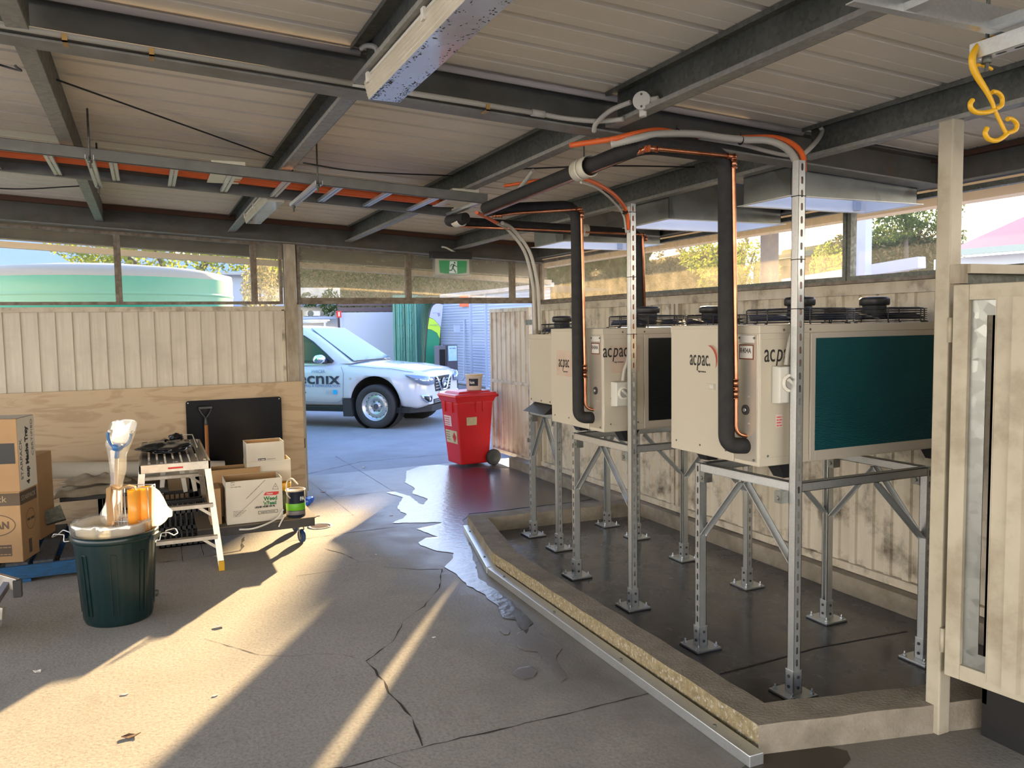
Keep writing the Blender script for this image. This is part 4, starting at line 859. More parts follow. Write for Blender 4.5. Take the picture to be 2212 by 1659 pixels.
for y,dz,r_,m_,wd in ((5.05,.040,.017,orange,'front orange cable'),(5.115,.044,.021,orange,'thick orange cable in the middle'),(5.18,.052,.018,orange,'rear orange cable')):
    P=[(x,y+.012*math.sin(x*2.1+dz*90),ztray(x)+dz+.006*math.sin(x*1.7+y*9)) for x in [-5.1+.3*i for i in range(24)]]; P=[p for p in P if p[0]<1.78]+[(1.86,y+.02,ztray(1.86)+dz)]
    b=MB(); b.tube(bez(P,3),r_,8); tag(b.build('orange_cable',[m_]),wd+' lying in the cable ladder','cable','orange cables in the ladder')
b=MB(); b.tube([(-5.1,4.91,ztray(-5.1)+.036),(1.95,4.91,ztray(1.95)+.036)],.008,8); tag(b.build('copper_pipe',[copper]),'thin copper pipe lying along the near rail of the cable ladder','pipe')
b=MB(); b.tube([(-5.1,5.33,ztray(-5.1)+.078),(1.98,5.33,ztray(1.98)+.078)],.034,12); tag(b.build('insulated_pipe',[mat('dark_brown_lagging',(.06,.045,.035),.8)]),'dark lagged pipe lying in the far half of the cable ladder','pipe')
for x,a in ((.46,'white block in the ladder near the small light'),(1.87,'white block at the right end of the ladder')):
    b=MB(); b.box(x-.09,x+.09,4.80,5.20,ztray(x)+.026,ztray(x)+.034); b.box(x-.09,x+.09,4.80,4.92,ztray(x)+.034,ztray(x)+.085); tag(b.build('packing_block',[pvc],bevel=.003),a,'block')
# second ladder close to the camera at top right
c2=T('cable_ladder','galvanised cable ladder passing overhead in the top right corner','cable ladder',(2.2,1.2,2.5))
b=MB(); b.box(1.5,2.14,1.40,1.403,2.47,2.53); b.box(1.5,2.14,1.403,1.425,2.47,2.473); b.build('side_rail',[galvl],c2)
b=MB(); b.box(1.5,2.6,.90,.903,2.47,2.53); b.box(1.5,2.6,.88,.9,2.47,2.473); b.build('side_rail',[galvl],c2)
for x in (1.98,1.68): b=MB(); b.box(x-.02,x+.02,.903,1.40,2.472,2.476); b.box(x-.02,x-.017,.903,1.40,2.476,2.49); b.box(x+.017,x+.02,.903,1.40,2.476,2.49); b.build('rung',[galvl],c2)
th=T('trapeze_hanger','short strut with a threaded rod holding the yellow hook','hanger',(2.03,1.2,2.42))
b=MB(); b.box(2.01,2.0125,.85,1.49,2.425,2.466);b.box(2.0485,2.051,.85,1.49,2.425,2.466); b.slotted((2.0305,.85,2.425),(0,1,0),(1,0,0),.04,.64,.05,.006,.014); b.build('strut',[galvl],th)
b=MB(); b.cyl((2.03,1.455,2.39),(2.03,1.455,2.72),.005,n=8); b.cyl((2.03,1.455,2.41),(2.03,1.455,2.424),.012,n=6); b.build('threaded_rod',[galvd],th)
# yellow multi hook
q0=[fz(u,v,1) for u,v in ((0,0),)]
def hk(u,v,yp=1.47): return fy(u,v,yp)
b=MB()
main=[hk(2166,78),hk(2145,82),hk(2118,95),hk(2102,118),hk(2101,140),hk(2110,163),hk(2130,195),hk(2143,220),hk(2150,240),hk(2162,265),hk(2172,285),hk(2178,288)]
b.tube(bez(main,6),.008,10,rad=[.0065+.0055*math.exp(-((i-24)/13)**2) for i in range(len(bez(main,6)))],flat=.6)
b.tube(bez([hk(2112,140),hk(2125,143),hk(2136,146),hk(2143,150)],4),.004,8)
b.tube(bez([hk(2150,238),hk(2130,243),hk(2110,243),hk(2098,235),hk(2096,224),hk(2101,216)],5),.0065,8)
b.tube(bez([hk(2150,236),hk(2163,228),hk(2165,213),hk(2158,202),hk(2147,198),hk(2143,200)],5),.0060,8)
b.tube(bez([hk(2176,288),hk(2165,298),hk(2150,304),hk(2135,300),hk(2128,288),hk(2132,276)],5),.0065,8)
b.tube(bez([hk(2176,288),hk(2192,282),hk(2197,270),hk(2190,260),hk(2180,256),hk(2176,258)],5),.0060,8)
tag(b.build('plastic_hook',[yellowp]),'yellow plastic multi hook hanging from the overhead strut','hook')
b=MB(); b.tube(bez([(2.10,1.38,2.47),(2.115,1.37,2.42),(2.125,1.36,2.40)],4),.006,8,rad=None); tag(b.build('plastic_hook',[yellowp]),'tip of a second yellow hook showing under the overhead strut','hook')
# ================================================================ light fittings
def lightfit(x0,x1,y0,y1,z0,label):
    r=T('light_fitting',label,'light fitting',((x0+x1)/2,(y0+y1)/2,z0))
    zt=zp(x1)-.0005
    b=MB(); b.box(x0+.012,x1-.012,y0+.02,y1-.02,zt-.03,zt); b.build('housing',[whitep],r,bevel=.004)
    dm=mat('prismatic_diffuser',(.60,.55,.43),.22,col2=(.50,.45,.33),vs=5,coat=.4); dl=mat('diffuser_base_sky_tint',(.60,.63,.68),.12,col2=(.52,.52,.50),vs=3,lo=.5,hi=.8,coat=.6)  # base face has the sky's blue-white reflection put into its colour
    b=MB(); e=.012
    b.hexa([(x0+e,y0+e,z0),(x1-e,y0+e,z0),(x1-e,y1-e,z0),(x0+e,y1-e,z0)],[(x0,y0,zt-.03),(x1,y0,zt-.03),(x1,y1,zt-.03),(x0,y1,zt-.03)]); b.mi=[1]+[0]*(len(b.mi)-1)
    for k in range(5):
        z=z0+.012+k*.012; xx=x0+e*(1-(z-z0)/(zt-.03-z0)); b.box(xx-.0015,xx+.002,y0+.005,y1-.005,z,z+.004)
    d=b.build('diffuser',[dm,dl],r,bevel=.003)
    for y in (y0+.06,y1-.06,(y0+y1)/2): b=MB(); b.box(x0-.006,x0+.002,y-.012,y+.012,zt-.045,zt-.01); b.build('clip',[whitep],r)
    # dead insects and droppings on the diffuser
    b=MB(); rnd=random.Random(3)
    for i in range(420):
        y=y0+.02+(y1-y0-.04)*rnd.random()**.8 if i%3 else y1-.02-rnd.random()*.25
        x=(x0+e+.004+rnd.random()*.02) if i%2 else (x1-e-.004-rnd.random()*.028); 
        if i%7==0: x=x0+e+rnd.random()*(x1-x0-2*e)
        s=rnd.uniform(.0012,.0040); a=rnd.random()*6; u=V((math.cos(a),math.sin(a),0))*s*1.6; w=V((-u.y,u.x,0))*.5; c=V((x,y,z0-.0006)); b.poly([c-u,c-w,c+u,c+w])
    o=b.build('insect_specks',[mat('insect_specks',(.05,.04,.02),.9)],r,kind='stuff')
    return r
lightfit(.755,.895,1.55,2.93,2.565,'big long weatherproof light fitting speckled with insects, overhead near the camera')
lightfit(.745,.88,5.50,6.75,2.575,'smaller looking light fitting below the second purlin behind the cable ladder')
cond([(.79,3.09,2.80),(.80,3.05,2.80),(.81,2.95,2.76),(.80,2.90,2.70)],.010,whitep,'short white conduit entering the end of the big light')
# ================================================================ exit sign
ex=T('exit_sign','green running man exit sign in a clear housing under the far beam','exit sign',(2.95,8.05,2.26)); 
EP=lambda u,v:fy(u,v,8.03)
b=MB(); a=EP(931,542);c=EP(1017,560); b.box(a.x,c.x,7.99,8.10,c.z,a.z-.005); b.build('mount_bar',[blackp],ex,bevel=.004)
zt_=c.z; b=MB(); b.box(2.775,3.145,8.015,8.065,2.275,zt_); b.build('light_box',[whitep],ex,bevel=.006)
b=MB(); b.box(2.755,3.165,8.0,8.006,2.262,zt_);b.box(2.755,3.165,8.074,8.08,2.262,zt_);b.box(2.755,2.76,8.006,8.074,2.262,zt_);b.box(3.16,3.165,8.006,8.074,2.262,zt_); b.box(2.755,3.165,8.0,8.08,2.256,2.262); b.build('clear_housing',[clearp],ex)
b=MB(); y=8.0145; 
pts=[(2.805,2.425),(2.812,2.30),(2.88,2.288),(2.96,2.284),(3.04,2.288),(3.11,2.30),(3.118,2.425)]
b.poly([(x,y,z) for x,z in pts]); b.build('green_panel',[greenglow],ex)
b=MB(); b.poly([(2.915,y-.001,2.292),(3.005,y-.001,2.292),(3.005,y-.001,2.418),(2.925,y-.001,2.418)]); b.build('door_symbol',[mat('sign_white',(.75,.78,.78),.5,emit=(.6,.7,.7),es=.15)],ex)
b=MB(); yy=y-.002
def limb(p,w): 
    for (a,c) in zip(p,p[1:]): b.bar((a[0],yy,a[1]),(c[0],yy,c[1]),w,.001,up=(0,1,0))
limb([(2.972,2.385),(2.955,2.350)],.019); limb([(2.955,2.350),(2.975,2.325),(2.99,2.298)],.011); limb([(2.952,2.348),(2.945,2.325),(2.918,2.322)],.011); limb([(2.972,2.383),(2.995,2.362),(3.008,2.365)],.008); limb([(2.968,2.385),(2.94,2.383),(2.93,2.362)],.008)
b.lathe([(.0095,-.0005),(.0095,.0005)],(2.978,yy,2.402),14,ax=(0,1,0)); b.build('running_figure',[mat('sign_dark_green',(.004,.12,.04),.5)],ex)
cond([(3.0,8.0,2.50),(2.90,8.03,2.555),(2.86,8.07,2.57)],.010,whitep,'small white conduit looping above the exit sign')
# ================================================================ exhaust hoods
for k,(x0,x1,y0,y1,z0) in enumerate(hoods):
    w=['nearest exhaust hood, above the unit with the teal coil','middle exhaust hood, above the unit with the black coil','farthest exhaust hood, above the far small unit'][k]
    r=T('exhaust_hood','galvanised '+w,'hood',((x0+x1)/2,(y0+y1)/2,z0),'galvanised hoods through the roof'); b=MB(); t=.002; zt=zr(x0)+.30
    for q in ((x0,x0+t,y0,y1),(x1-t,x1,y0,y1),(x0,x1,y0,y0+t),(x0,x1,y1-t,y1)): b.box(*q,z0,zt)
    b.build('duct',[galv('hood_steel_%d'%k,(.22,.23,.21),(.33,.34,.31),.36,8,.8)],r)
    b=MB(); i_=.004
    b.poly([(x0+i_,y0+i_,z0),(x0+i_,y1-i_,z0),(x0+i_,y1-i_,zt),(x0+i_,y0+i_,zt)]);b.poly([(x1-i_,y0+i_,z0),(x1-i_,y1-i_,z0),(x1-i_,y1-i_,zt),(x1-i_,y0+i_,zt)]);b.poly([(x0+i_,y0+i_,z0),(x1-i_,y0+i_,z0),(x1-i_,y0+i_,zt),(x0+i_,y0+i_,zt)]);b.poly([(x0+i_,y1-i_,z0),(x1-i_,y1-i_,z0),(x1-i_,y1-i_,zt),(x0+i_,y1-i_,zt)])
    b.build('skylit_inner_skin',[mat('duct_skylight_tone_%d'%k,(.78,.80,.80),.35)],r)  # added pale skin: skylight on the inner walls is put into its colour
    b=MB(); f=.025
    for q in ((x0-f,x0,y0-f,y1+f),(x1,x1+f,y0-f,y1+f),(x0,x1,y0-f,y0),(x0,x1,y1,y1+f)): b.box(*q,z0-.002,z0+.001)
    b.build('flange',[galvl],r)
    b=MB(); b.box(x1-.10,x1-.05,y1-.02,y1-.005,z0+.01,z0+.6); b.build('cross_bar',[mat('pale_blue_grey_bar',(.45,.50,.58),.5)],r)
# hanging black tie wires between purlins
def wire(pts,label):
    pts=[V((q[0],q[1],min(q[2],zr(q[0])-.03))) for q in pts]; b=MB(); b.tube(bez(pts,8),.0045,6,rad=None); tag(b.build('tie_wire',[blackp]),label,'wire','black tape wrapped wires under the roof')
a=fx(122,172,-.30); c=fx(590,330,.75); wire([a,a.lerp(c,.5)-ZA*.012,c],'thick black wrapped wire sagging between the first and second purlins')
a=fx(655,352,.815); c=fx(978,371,1.87); wire([a,a.lerp(c,.35)-ZA*.03,c],'thin black wire between the second and third purlins')
a=fx(0,407,-.85); c=fx(175,402,-.37); wire([(-1.4,a.y-.3,a.z+.02),a,c],'black wire at the far left behind the cable ladder'); a=fx(0,129,-.5); c=fx(34,142,-.37); wire([(-1.2,a.y-.6,a.z+.08),a,c],'black wire end at the left edge near the main beam')
a=fx(1120,365,1.95); c=fx(1500,352,3.0); wire([a,a.lerp(c,.5),c],'thin black wire between the third and fourth purlins')
# perforated stay under the far light, white strip
# ================================================================ things along the left / far wall
b=MB(); b.box(-1.6,1.40,8.20,8.218,.0,1.215); tag(b.build('plywood_sheet',[ply],bevel=.002),'large sheet of pine plywood leaning on the board wall','plywood')
b=MB(); pts=[]
def rrect(x0,x1,z0,z1,r,n=5):
    o=[]
    for cx,cz,a in ((x1-r,z1-r,0),(x0+r,z1-r,PI/2),(x0+r,z0+r,PI),(x1-r,z0+r,1.5*PI)):
        o+= [(cx+r*math.cos(a+PI/2*i/n),cz+r*math.sin(a+PI/2*i/n)) for i in range(n+1)]
    return o
R=rrect(.31,1.185,.0,1.075,.025); b.hexa([(x,8.165,z) for x,z in R],[(x,8.18,z) for x,z in R][:],0)
o=b.build('glossy_sheet',[mat('gloss_black_panel',(.004,.004,.006),.25,spec=.12)]); tag(o,'glossy black rounded sheet leaning on the plywood behind the boxes','panel')
b=MB()
for x,z in ((.33,1.055),(1.165,1.055),(1.165,.43)): b.lathe([(.006,0),(.004,.003)],(x,8.165,z),8,ax=(0,-1,0))
b.build('screw',[galvl],o)
# shovel
sv=T('shovel','garden shovel with a black D handle standing against the black panel','shovel',(.46,7.95,0))
b=MB(); b.cyl((.47,8.0,.25),(.477,8.06,.86),.017,n=12); b.build('shaft',[mat('varnished_wood_shaft',(.36,.15,.05),.45)],sv)
b=MB(); b.cyl((.477,8.06,.85),(.478,8.065,.92),.019,.014,n=12)
b.tube([(.478,8.065,.91),(.44,8.075,.965),(.422,8.08,1.01)],.009,8); b.tube([(.478,8.065,.91),(.516,8.075,.965),(.536,8.08,1.01)],.009,8); b.bar((.418,8.08,1.012),(.540,8.08,1.012),.022,.024); b.build('handle',[blackp],sv,bevel=.003)
b=MB(); b.hexa([(.37,7.90,0.0),(.57,7.90,0.0),(.57,7.905,0),(.37,7.905,0)],[(.39,7.985,.27),(.55,7.985,.27),(.55,7.99,.27),(.39,7.99,.27)]); b.build('blade',[galvd],sv)
# pallet
pl=T('pallet','blue painted timber pallet carrying the cardboard boxes','pallet',(-.72,7.05,0))
px0,px1,py0,py1=-1.62,-.12,6.46,7.62
b=MB(); x=px0; k=0
while x<px1-.02:
    w=.125 if k%2 else .135; bb=MB(); bb.box(x,min(x+w,px1),py0+.004,py1,.122,.142); bb.build('deck_board',[palletg],pl,bevel=.003); x+=.165; k+=1
for y in (py0,(py0+py1)/2-.02,py1-.04): b=MB(); b.box(px0,px1,y,y+.04,.025,.121); b.build('bearer',[palletb],pl,bevel=.003)
for x in (px0,(px0+px1)/2-.06,px1-.12): b=MB(); b.box(x,x+.12,py0-.002,py1,.0,.024); b.build('bottom_board',[palletb],pl,bevel=.003)
b=MB(); 
# boxes on the pallet
def carton(cx,cy,w,d,z0,z1,ang,label):
    """front right bottom corner at (cx,cy); width towards -x, depth towards +y, turned by ang"""
    X=Matrix.Translation((cx,cy,0))@Matrix.Rotation(ang,4,'Z'); b=MB(); b.X=X; b.box(-w,0,0,d,z0,z1); o=b.build('cardboard_box',[cardb],bevel=.004); tag(o,label,'box','cardboard boxes on the pallet'); return o,X
AN=-.27
def xd(X,p): return (X.to_3x3()@V(p)).normalized()
def face_(o,X,name,m,pts): b=MB(); b.X=X; b.poly(pts); return b.build(name,[m],o)
c=fz(51,1214,.143); o,X=carton(c.x,c.y,.55,.27,.143,.665,AN,'brown carton with a dark printed band, lower box at the front of the stack')
bpm=mat('brown_print',(.11,.075,.045),.7); bp=mat('brown_print_2',(.10,.065,.04),.7)
face_(o,X,'printed_band',bpm,[(-.55,-.001,.545),(0,-.001,.545),(0,-.001,.632),(-.55,-.001,.632)]); face_(o,X,'printed_band',bpm,[(.001,0,.545),(.001,.27,.545),(.001,.27,.632),(.001,0,.632)])
fr=xd(X,(1,0,0)); sd_=xd(X,(0,1,0))
text('ck',X@V((-.145,-.002,.572)),fr,ZA,.045,mat('cardboard_print_light',(.42,.30,.17),.7),'box_lettering',o); text('STARPACK',X@V((.002,.02,.572)),sd_,ZA,.034,mat('grey_print',(.30,.25,.2),.7),'box_lettering',o,fit=.23)
def oval(o,X,c,u,rx,rz,m,w=.006):
    c=V(c);u=V(u);b=MB();N=28; b.X=X
    for i in range(N):
        a=2*PI*i/N;e=2*PI*(i+1)/N; q=lambda t,s:c+u*math.cos(t)*(rx-s)+ZA*math.sin(t)*(rz-s); b.poly([q(a,w),q(a,0),q(e,0),q(e,w)])
    b.build('oval_print',[m],o)
oval(o,X,(-.185,-.0015,.41),(1,0,0),.15,.08,bp); text('PAN',X@V((-.20,-.002,.385)),fr,ZA,.05,bp,'box_lettering',o,off=.002,fit=.12)
oval(o,X,(.0015,.15,.42),(0,1,0),.075,.075,bp,.004); scrib(X@V((.002,.095,.412)),sd_,ZA,.03,.11,bp,'box_lettering',o)
face_(o,X,'printed_panel',bp,[(-.15,-.001,.19),(-.07,-.001,.19),(-.07,-.001,.27),(-.15,-.001,.27)]); scrib(X@V((-.145,-.002,.25)),fr,ZA,.010,.07,cardb,'box_lettering',o); scrib(X@V((-.145,-.002,.20)),fr,ZA,.010,.07,cardb,'box_lettering',o,3)
face_(o,X,'printed_panel',bp,[(.001,.10,.18),(.001,.15,.18),(.001,.15,.28),(.001,.10,.28)])
c=fz(44,1062,.667); o,X=carton(c.x,c.y,.55,.27,.667,1.165,AN,'upper carton with a white side printed Cup Mache Tray'); fr=xd(X,(1,0,0)); sd_=xd(X,(0,1,0))
face_(o,X,'white_side',cardw,[(.001,0,.669),(.001,.27,.669),(.001,.27,1.163),(.001,0,1.163)]); face_(o,X,'white_side',cardw,[(-.55,0,1.1665),(0,0,1.1665),(0,.27,1.1665),(-.55,.27,1.1665)])
face_(o,X,'black_tape',mat('black_tape',(.02,.018,.015),.35),[(-.30,-.0015,.86),(-.02,-.0015,.86),(-.02,-.0015,1.0),(-.30,-.0015,1.0)])
text('4 cup Mache Tray',X@V((.0025,.15,.70)),ZA,-sd_,.044,ink,'box_lettering',o,off=.003,fit=.40)
text('STARPACK',X@V((.0025,.055,.74)),ZA,-sd_,.034,mat('grey_print_b',(.12,.10,.08),.7),'box_lettering',o,fit=.28)
text('CERTIFIED',X@V((.0025,.235,.88)),ZA,-sd_,.030,mat('grey_print_c',(.2,.18,.16),.7),'box_lettering',o,fit=.26)
c=fz(89,1166,.143); carton(c.x,c.y,.50,.28,.143,.80,AN,'tall brown carton behind the lower front box')
carton(-1.35,6.62,.25,.30,.143,.60,AN,'plain brown carton cut by the left edge of the picture')
# trowel like scrap on pallet
b=MB(); a=[fy(u,v,7.2) for u,v in ((95,1105),(130,1090),(142,1120),(100,1132))]; b.hexa(a,[p+V((0,.03,-.02)) for p in a]); tag(b.build('metal_scraper',[galvd]),'grubby metal scraper blade lying behind the cartons','scraper')
# roll, cloth, board
b=MB()
b.lathe([(.075,0),(.072,.004),(.072,1.42),(.02,1.42)],(-.80,7.95,.55),24,ax=(1.5,.05,-.12)); tag(b.build('vinyl_roll',[mat('white_roll_plastic',(.72,.70,.62),.4)]),'long white roll lying on the folded drop cloth against the plywood','roll')
def cloth(x0,x1,y0,y1,z,h,seed,m,name,label,folds=3):
    rnd=random.Random(seed); b=MB(); n=26; k=14; G=[]
    for i in range(n+1):
        row=[]
        for j in range(k+1):
            s=i/n;t=j/k; x=x0+(x1-x0)*s; y=y0+(y1-y0)*t; e=min(1,4*min(s,1-s),5*min(t,1-t))**.5
            zz=z+h*e*(.75+.25*math.sin(folds*PI*t+1.3*math.sin(5*s)))+.014*math.sin(17*s+5*t)*e+.010*math.sin(9*t+23*s)*e
            row.append(b._v((x+.03*math.sin(9*t)*(1-e),y+.02*math.sin(14*s)*(1-e),zz)))
        G.append(row)
    for i in range(n):
        for j in range(k): b.face([G[i][j],G[i+1][j],G[i+1][j+1],G[i][j+1]],0,True)
    o=b.build(name,[m]); q=o.modifiers.new('s','SOLIDIFY'); q.thickness=.012; return tag(o,label,'cloth')
canv=mat('canvas_drop_cloth',(.36,.31,.23),.9,col2=(.30,.25,.18),vs=10,bump=.3,bs=100)
cloth(-.78,-.15,7.60,8.05,.365,.095,2,canv,'drop_cloth','folded beige canvas drop cloth under the white roll',5)
cloth(-.70,-.20,7.66,8.02,.45,.05,5,canv,'drop_cloth','second fold of canvas drop cloth on top of the first',3)
b=MB(); b.box(-.72,.12,7.62,8.1,.325,.36); tag(b.build('black_tray',[blackp],bevel=.004),'flat black tray under the folded drop cloth','tray')
wf=T('white_frame','white plastic crate frame standing on the floor behind the bin','frame',(-.2,7.75,0))
b=MB()
for x in (-.42,.05): 
    for y in (7.66,8.04): b.box(x-.02,x+.02,y-.02,y+.02,.0,.324)
b.box(-.41,.04,7.645,7.675,.10,.13); b.box(-.41,.04,7.645,7.675,.20,.22)
for x in (-.42,.05): b.box(x-.012,x+.012,7.67,8.03,.28,.31); b.build('frame',[whitep],wf,bevel=.003)
b=MB(); b.box(-.41,.04,7.70,8.0,.02,.10); b.build('shelf',[cardb],wf)
# white plastic chair/trestle remains behind the platform
b=MB()
for x0,x1 in ((.10,.06),(.22,.26),(.30,.34)): b.bar((x0,7.75,.62),(x1,7.7,.3),.05,.012,w1=.035)
b.box(-.1,.4,7.74,7.78,.60,.63); tag(b.build('folded_chair',[whitep],bevel=.004),'white plastic folded chair legs behind the work platform','chair')
# milk crates
def crate(x0,x1,y0,y1,z0,h,label):
    b=MB(); 
    for z in (z0,z0+h*.45,z0+h-.03): 
        for q in ((x0,x1,y0,y0+.01),(x0,x1,y1-.01,y1),(x0,x0+.01,y0,y1),(x1-.01,x1,y0,y1)): b.box(*q,z,z+.03)
    n=9
    for i in range(n+1):
        x=x0+(x1-x0-.012)*i/n; b.box(x,x+.012,y0,y0+.008,z0,z0+h);b.box(x,x+.012,y1-.008,y1,z0,z0+h); y=y0+(y1-y0-.012)*i/n; b.box(x0,x0+.008,y,y+.012,z0,z0+h);b.box(x1-.008,x1,y,y+.012,z0,z0+h)
        b.box(x,x+.010,y0,y1,z0,z0+.008); b.box(x0,x1,y,y+.010,z0,z0+.008)
    return tag(b.build('milk_crate',[blackp]),label,'crate','black crates by the work platform')
crate(.02,.40,6.95,7.35,.003,.30,'black lattice crate under the work platform, the front one'); crate(.0,.38,7.42,7.8,.003,.30,'black lattice crate behind the front crate under the platform')
# work platform
wp=T('work_platform','worn aluminium folding work platform with a slatted top','step platform',(.17,6.9,0))
zt=.80; x0,x1,y0,y1=-.09,.385,6.22,7.50
def lerp(a,b_,t): return V(a).lerp(V(b_),t)
for k,(a,c) in enumerate((((x0+.02,y0+.02,zt-.05),(x0-.05,y0-.10,.03)),((x1-.02,y0+.02,zt-.05),(.425,y0-.09,.03)),((x0+.02,y1-.02,zt-.05),(x0-.05,y1+.10,.03)),((x1-.02,y1-.02,zt-.05),(.425,y1+.09,.03)))):
    b=MB(); b.bar(a,c,.045,.022,up=(0,1,0)); l=b.build('leg',[alum],wp,bevel=.002)
    b=MB(); c=V(c); b.box(c.x-.02,c.x+.02,c.y-.025,c.y+.025,.0,.07); b.build('rubber_foot',[yellowp],l,bevel=.004)
for ys,s in ((y0,-1),(y1,1)):
    for t in (.38,.70):
        a=lerp((x0+.02,ys,zt-.05),(x0-.05,ys+s*.10,.03),t); c=lerp((x1-.02,ys,zt-.05),(.425,ys+s*.10,.03),t); b=MB(); b.bar(a,c,.055,.028); b.build('rung',[alum],wp,bevel=.002)
        b=MB(); b.bar(c-V((.10,0,0.01)),c-V((.0,0,.085)),.02,.004,up=(0,1,0)); b.build('rung_stay',[alum],wp)
b=MB(); 
for q in ((x0,x1,y0,y0+.02),(x0,x1,y1-.02,y1),(x0,x0+.015,y0,y1),(x1-.015,x1,y0,y1)): b.box(*q,zt-.065,zt-.005)
b.build('top_frame',[alum],wp,bevel=.002)
b=MB(); n=8
for i in range(n): x=x0+.02+(x1-x0-.04)*i/n; b.box(x,x+(x1-x0-.04)/n-.014,y0+.005,y1-.005,zt-.012,zt)
b.build('tread_slats',[alumd],wp,bevel=.001)
b=MB(); b.box(.10,.20,y0-.001,y0,zt-.045,zt-.032); b.build('warning_label',[inkr],wp)
b=MB(); 
for i,x in enumerate((-.03,.05,.15,.34)): b.box(x,x+.018,y0+.01,y0+.06,zt,zt+.001)
b.build('grip_tape',[whitep],wp)
# black bags on platform
def lump(c,r,seed,m,name,label,cat,sc=(1,1,1),parent=None,amp=.22,n=22):
    rnd=random.Random(seed); ph=[rnd.uniform(0,6) for _ in range(6)]; b=MB(); c=V(c); R=[]
    for i in range(n+1):
        t=PI*i/n; row=[]
        for j in range(n*2):
            a=PI*j/n; q=1+amp*(.5*math.sin(3*a+ph[0]+2*t)+.3*math.sin(5*a+ph[1]-3*t)+.35*math.sin(7*t+ph[2]+a*2)+.2*math.sin(11*a+ph[3]+5*t)); row.append(b._v(c+V((math.sin(t)*math.cos(a)*sc[0]*q,math.sin(t)*math.sin(a)*sc[1]*q,max(-.98,math.cos(t))*sc[2]*(q if math.cos(t)>0 else 1)))*r))
        R.append(row)
    for p,q in zip(R,R[1:]):
        for j in range(n*2): l=(j+1)%(n*2); b.face([p[j],q[j],q[l],p[l]],0,True)
    o=b.build(name,[m],parent); 
    if not parent: tag(o,label,cat)
    return o
gb=mat('glossy_black_bag',(.010,.010,.010),.15)
lump((.10,6.78,.845),.16,4,gb,'black_bag','crumpled glossy black plastic bag lying on the work platform','bag',(1.15,1.5,.28),amp=.25)
lump((.185,6.98,.885),.045,9,gb,'tool_handle','small black and white knotted handle on top of the plastic bag','handle',(1.2,1,.7),amp=.2)
b=MB(); b.tube([(.20,7.03,.90),(.31,7.1,.885),(.325,6.75,.825)],.004,6); tag(b.build('wire_rod',[whitep]),'thin white bent rod lying on the work platform','rod')
# rubbish bin
bn=T('rubbish_bin','dark green round plastic rubbish bin with wire handles in the foreground','bin',(-.225,5.395,0)); bc=(-.225,5.395,0)
b=MB(); N=96; prof=[(.178,.0),(.185,.006),(.192,.03),(.222,.47),(.224,.50)]
R=[]
for r,h in prof:
    ring=[]
    for k in range(N):
        a=2*PI*k/N; q=r+(.0028 if (k%12 in (2,3,6,7)) and .02<h<.49 else 0); ring.append(b._v((bc[0]+q*math.cos(a),bc[1]+q*math.sin(a),h)))
    R.append(ring)
for a,c in zip(R,R[1:]):
    for k in range(N): l=(k+1)%N; b.face([a[k],a[l],c[l],c[k]],0,True)
b.face(R[0][::-1]); b.lathe([(.226,.50),(.240,.503),(.243,.512),(.243,.535),(.236,.545),(.226,.545),(.218,.50),(.188,.03),(.0,.03)],bc,64,cap0=False,cap1=False)
for k in range(8):
    a=2*PI*k/8-.05
    for w in (-.075,.075):
        p=lambda r,h,da=0:(bc[0]+r*math.cos(a+w+da),bc[1]+r*math.sin(a+w+da),h); b.bar(p(.199,.07),p(.2215,.44),.005,.005,up=(math.cos(a),math.sin(a),0))
    b.tube([(bc[0]+.2215*math.cos(a-.075+.15*i/5),bc[1]+.2215*math.sin(a-.075+.15*i/5),.44) for i in range(6)],.0025,5)
b.build('body',[bing],bn)
u=V((.911,-.412,0))
for s in (-1,1):
    c=V(bc)+u*s*.243+V((0,0,.49)); w=V((.412,.911,0)); d=u*s
    b=MB(); b.hexa([c-w*.05-d*.01,c+w*.05-d*.01,c+w*.05+d*.012,c-w*.05+d*.012],[c-w*.05-d*.01+ZA*.03,c+w*.05-d*.01+ZA*.03,c+w*.05+d*.014+ZA*.03,c-w*.05+d*.014+ZA*.03]); b.build('handle_lug',[bing],bn)
    b=MB(); P=[c+w*.045+d*.01,c+w*.045+d*.045-ZA*.005,c+w*.03+d*.05+ZA*.035,c+w*.05+d*.10+ZA*.045,c+w*.03+d*.125+ZA*.02,c-w*.03+d*.125+ZA*.02,c-w*.05+d*.10+ZA*.045,c-w*.03+d*.05+ZA*.035,c-w*.045+d*.045-ZA*.005,c-w*.045+d*.01]
    b.tube(rounded(P,.008,3),.0035,8); b.build('wire_handle',[galvl],bn)
# tub and stuff standing in the bin
b=MB(); n=40
tc=V((-.235,5.39,0)); tw=V((.911,-.412,0)); 
def tub(prof,m,sq=3.2,c=tc,n=48,ell=.8):
    b=MB(); R=[]
    for r,h in prof:
        ring=[]
        for k in range(n):
            a=2*PI*k/n; ca,sa=math.cos(a),math.sin(a); q=(abs(ca)**sq+abs(sa)**sq)**(-1/sq); ring.append(b._v(c+tw*ca*r*q+V((.412,.911,0))*sa*r*q*ell+ZA*h))
        R.append(ring)
    for a,d in zip(R,R[1:]):
        for k in range(n): l=(k+1)%n; b.face([a[k],a[l],d[l],d[k]],0,True)
    return b
b=tub([(.165,.30),(.195,.585),(.212,.59),(.214,.60),(.205,.603),(.196,.60),(.188,.585),(.158,.31),(.0,.305)],0); tag(b.build('plastic_tub',[tubm]),'translucent white plastic tub sitting in the top of the green bin','tub')
b=tub([(.200,.46),(.219,.55),(.222,.60),(.214,.615),(.208,.60)],0,3,tc,64); 
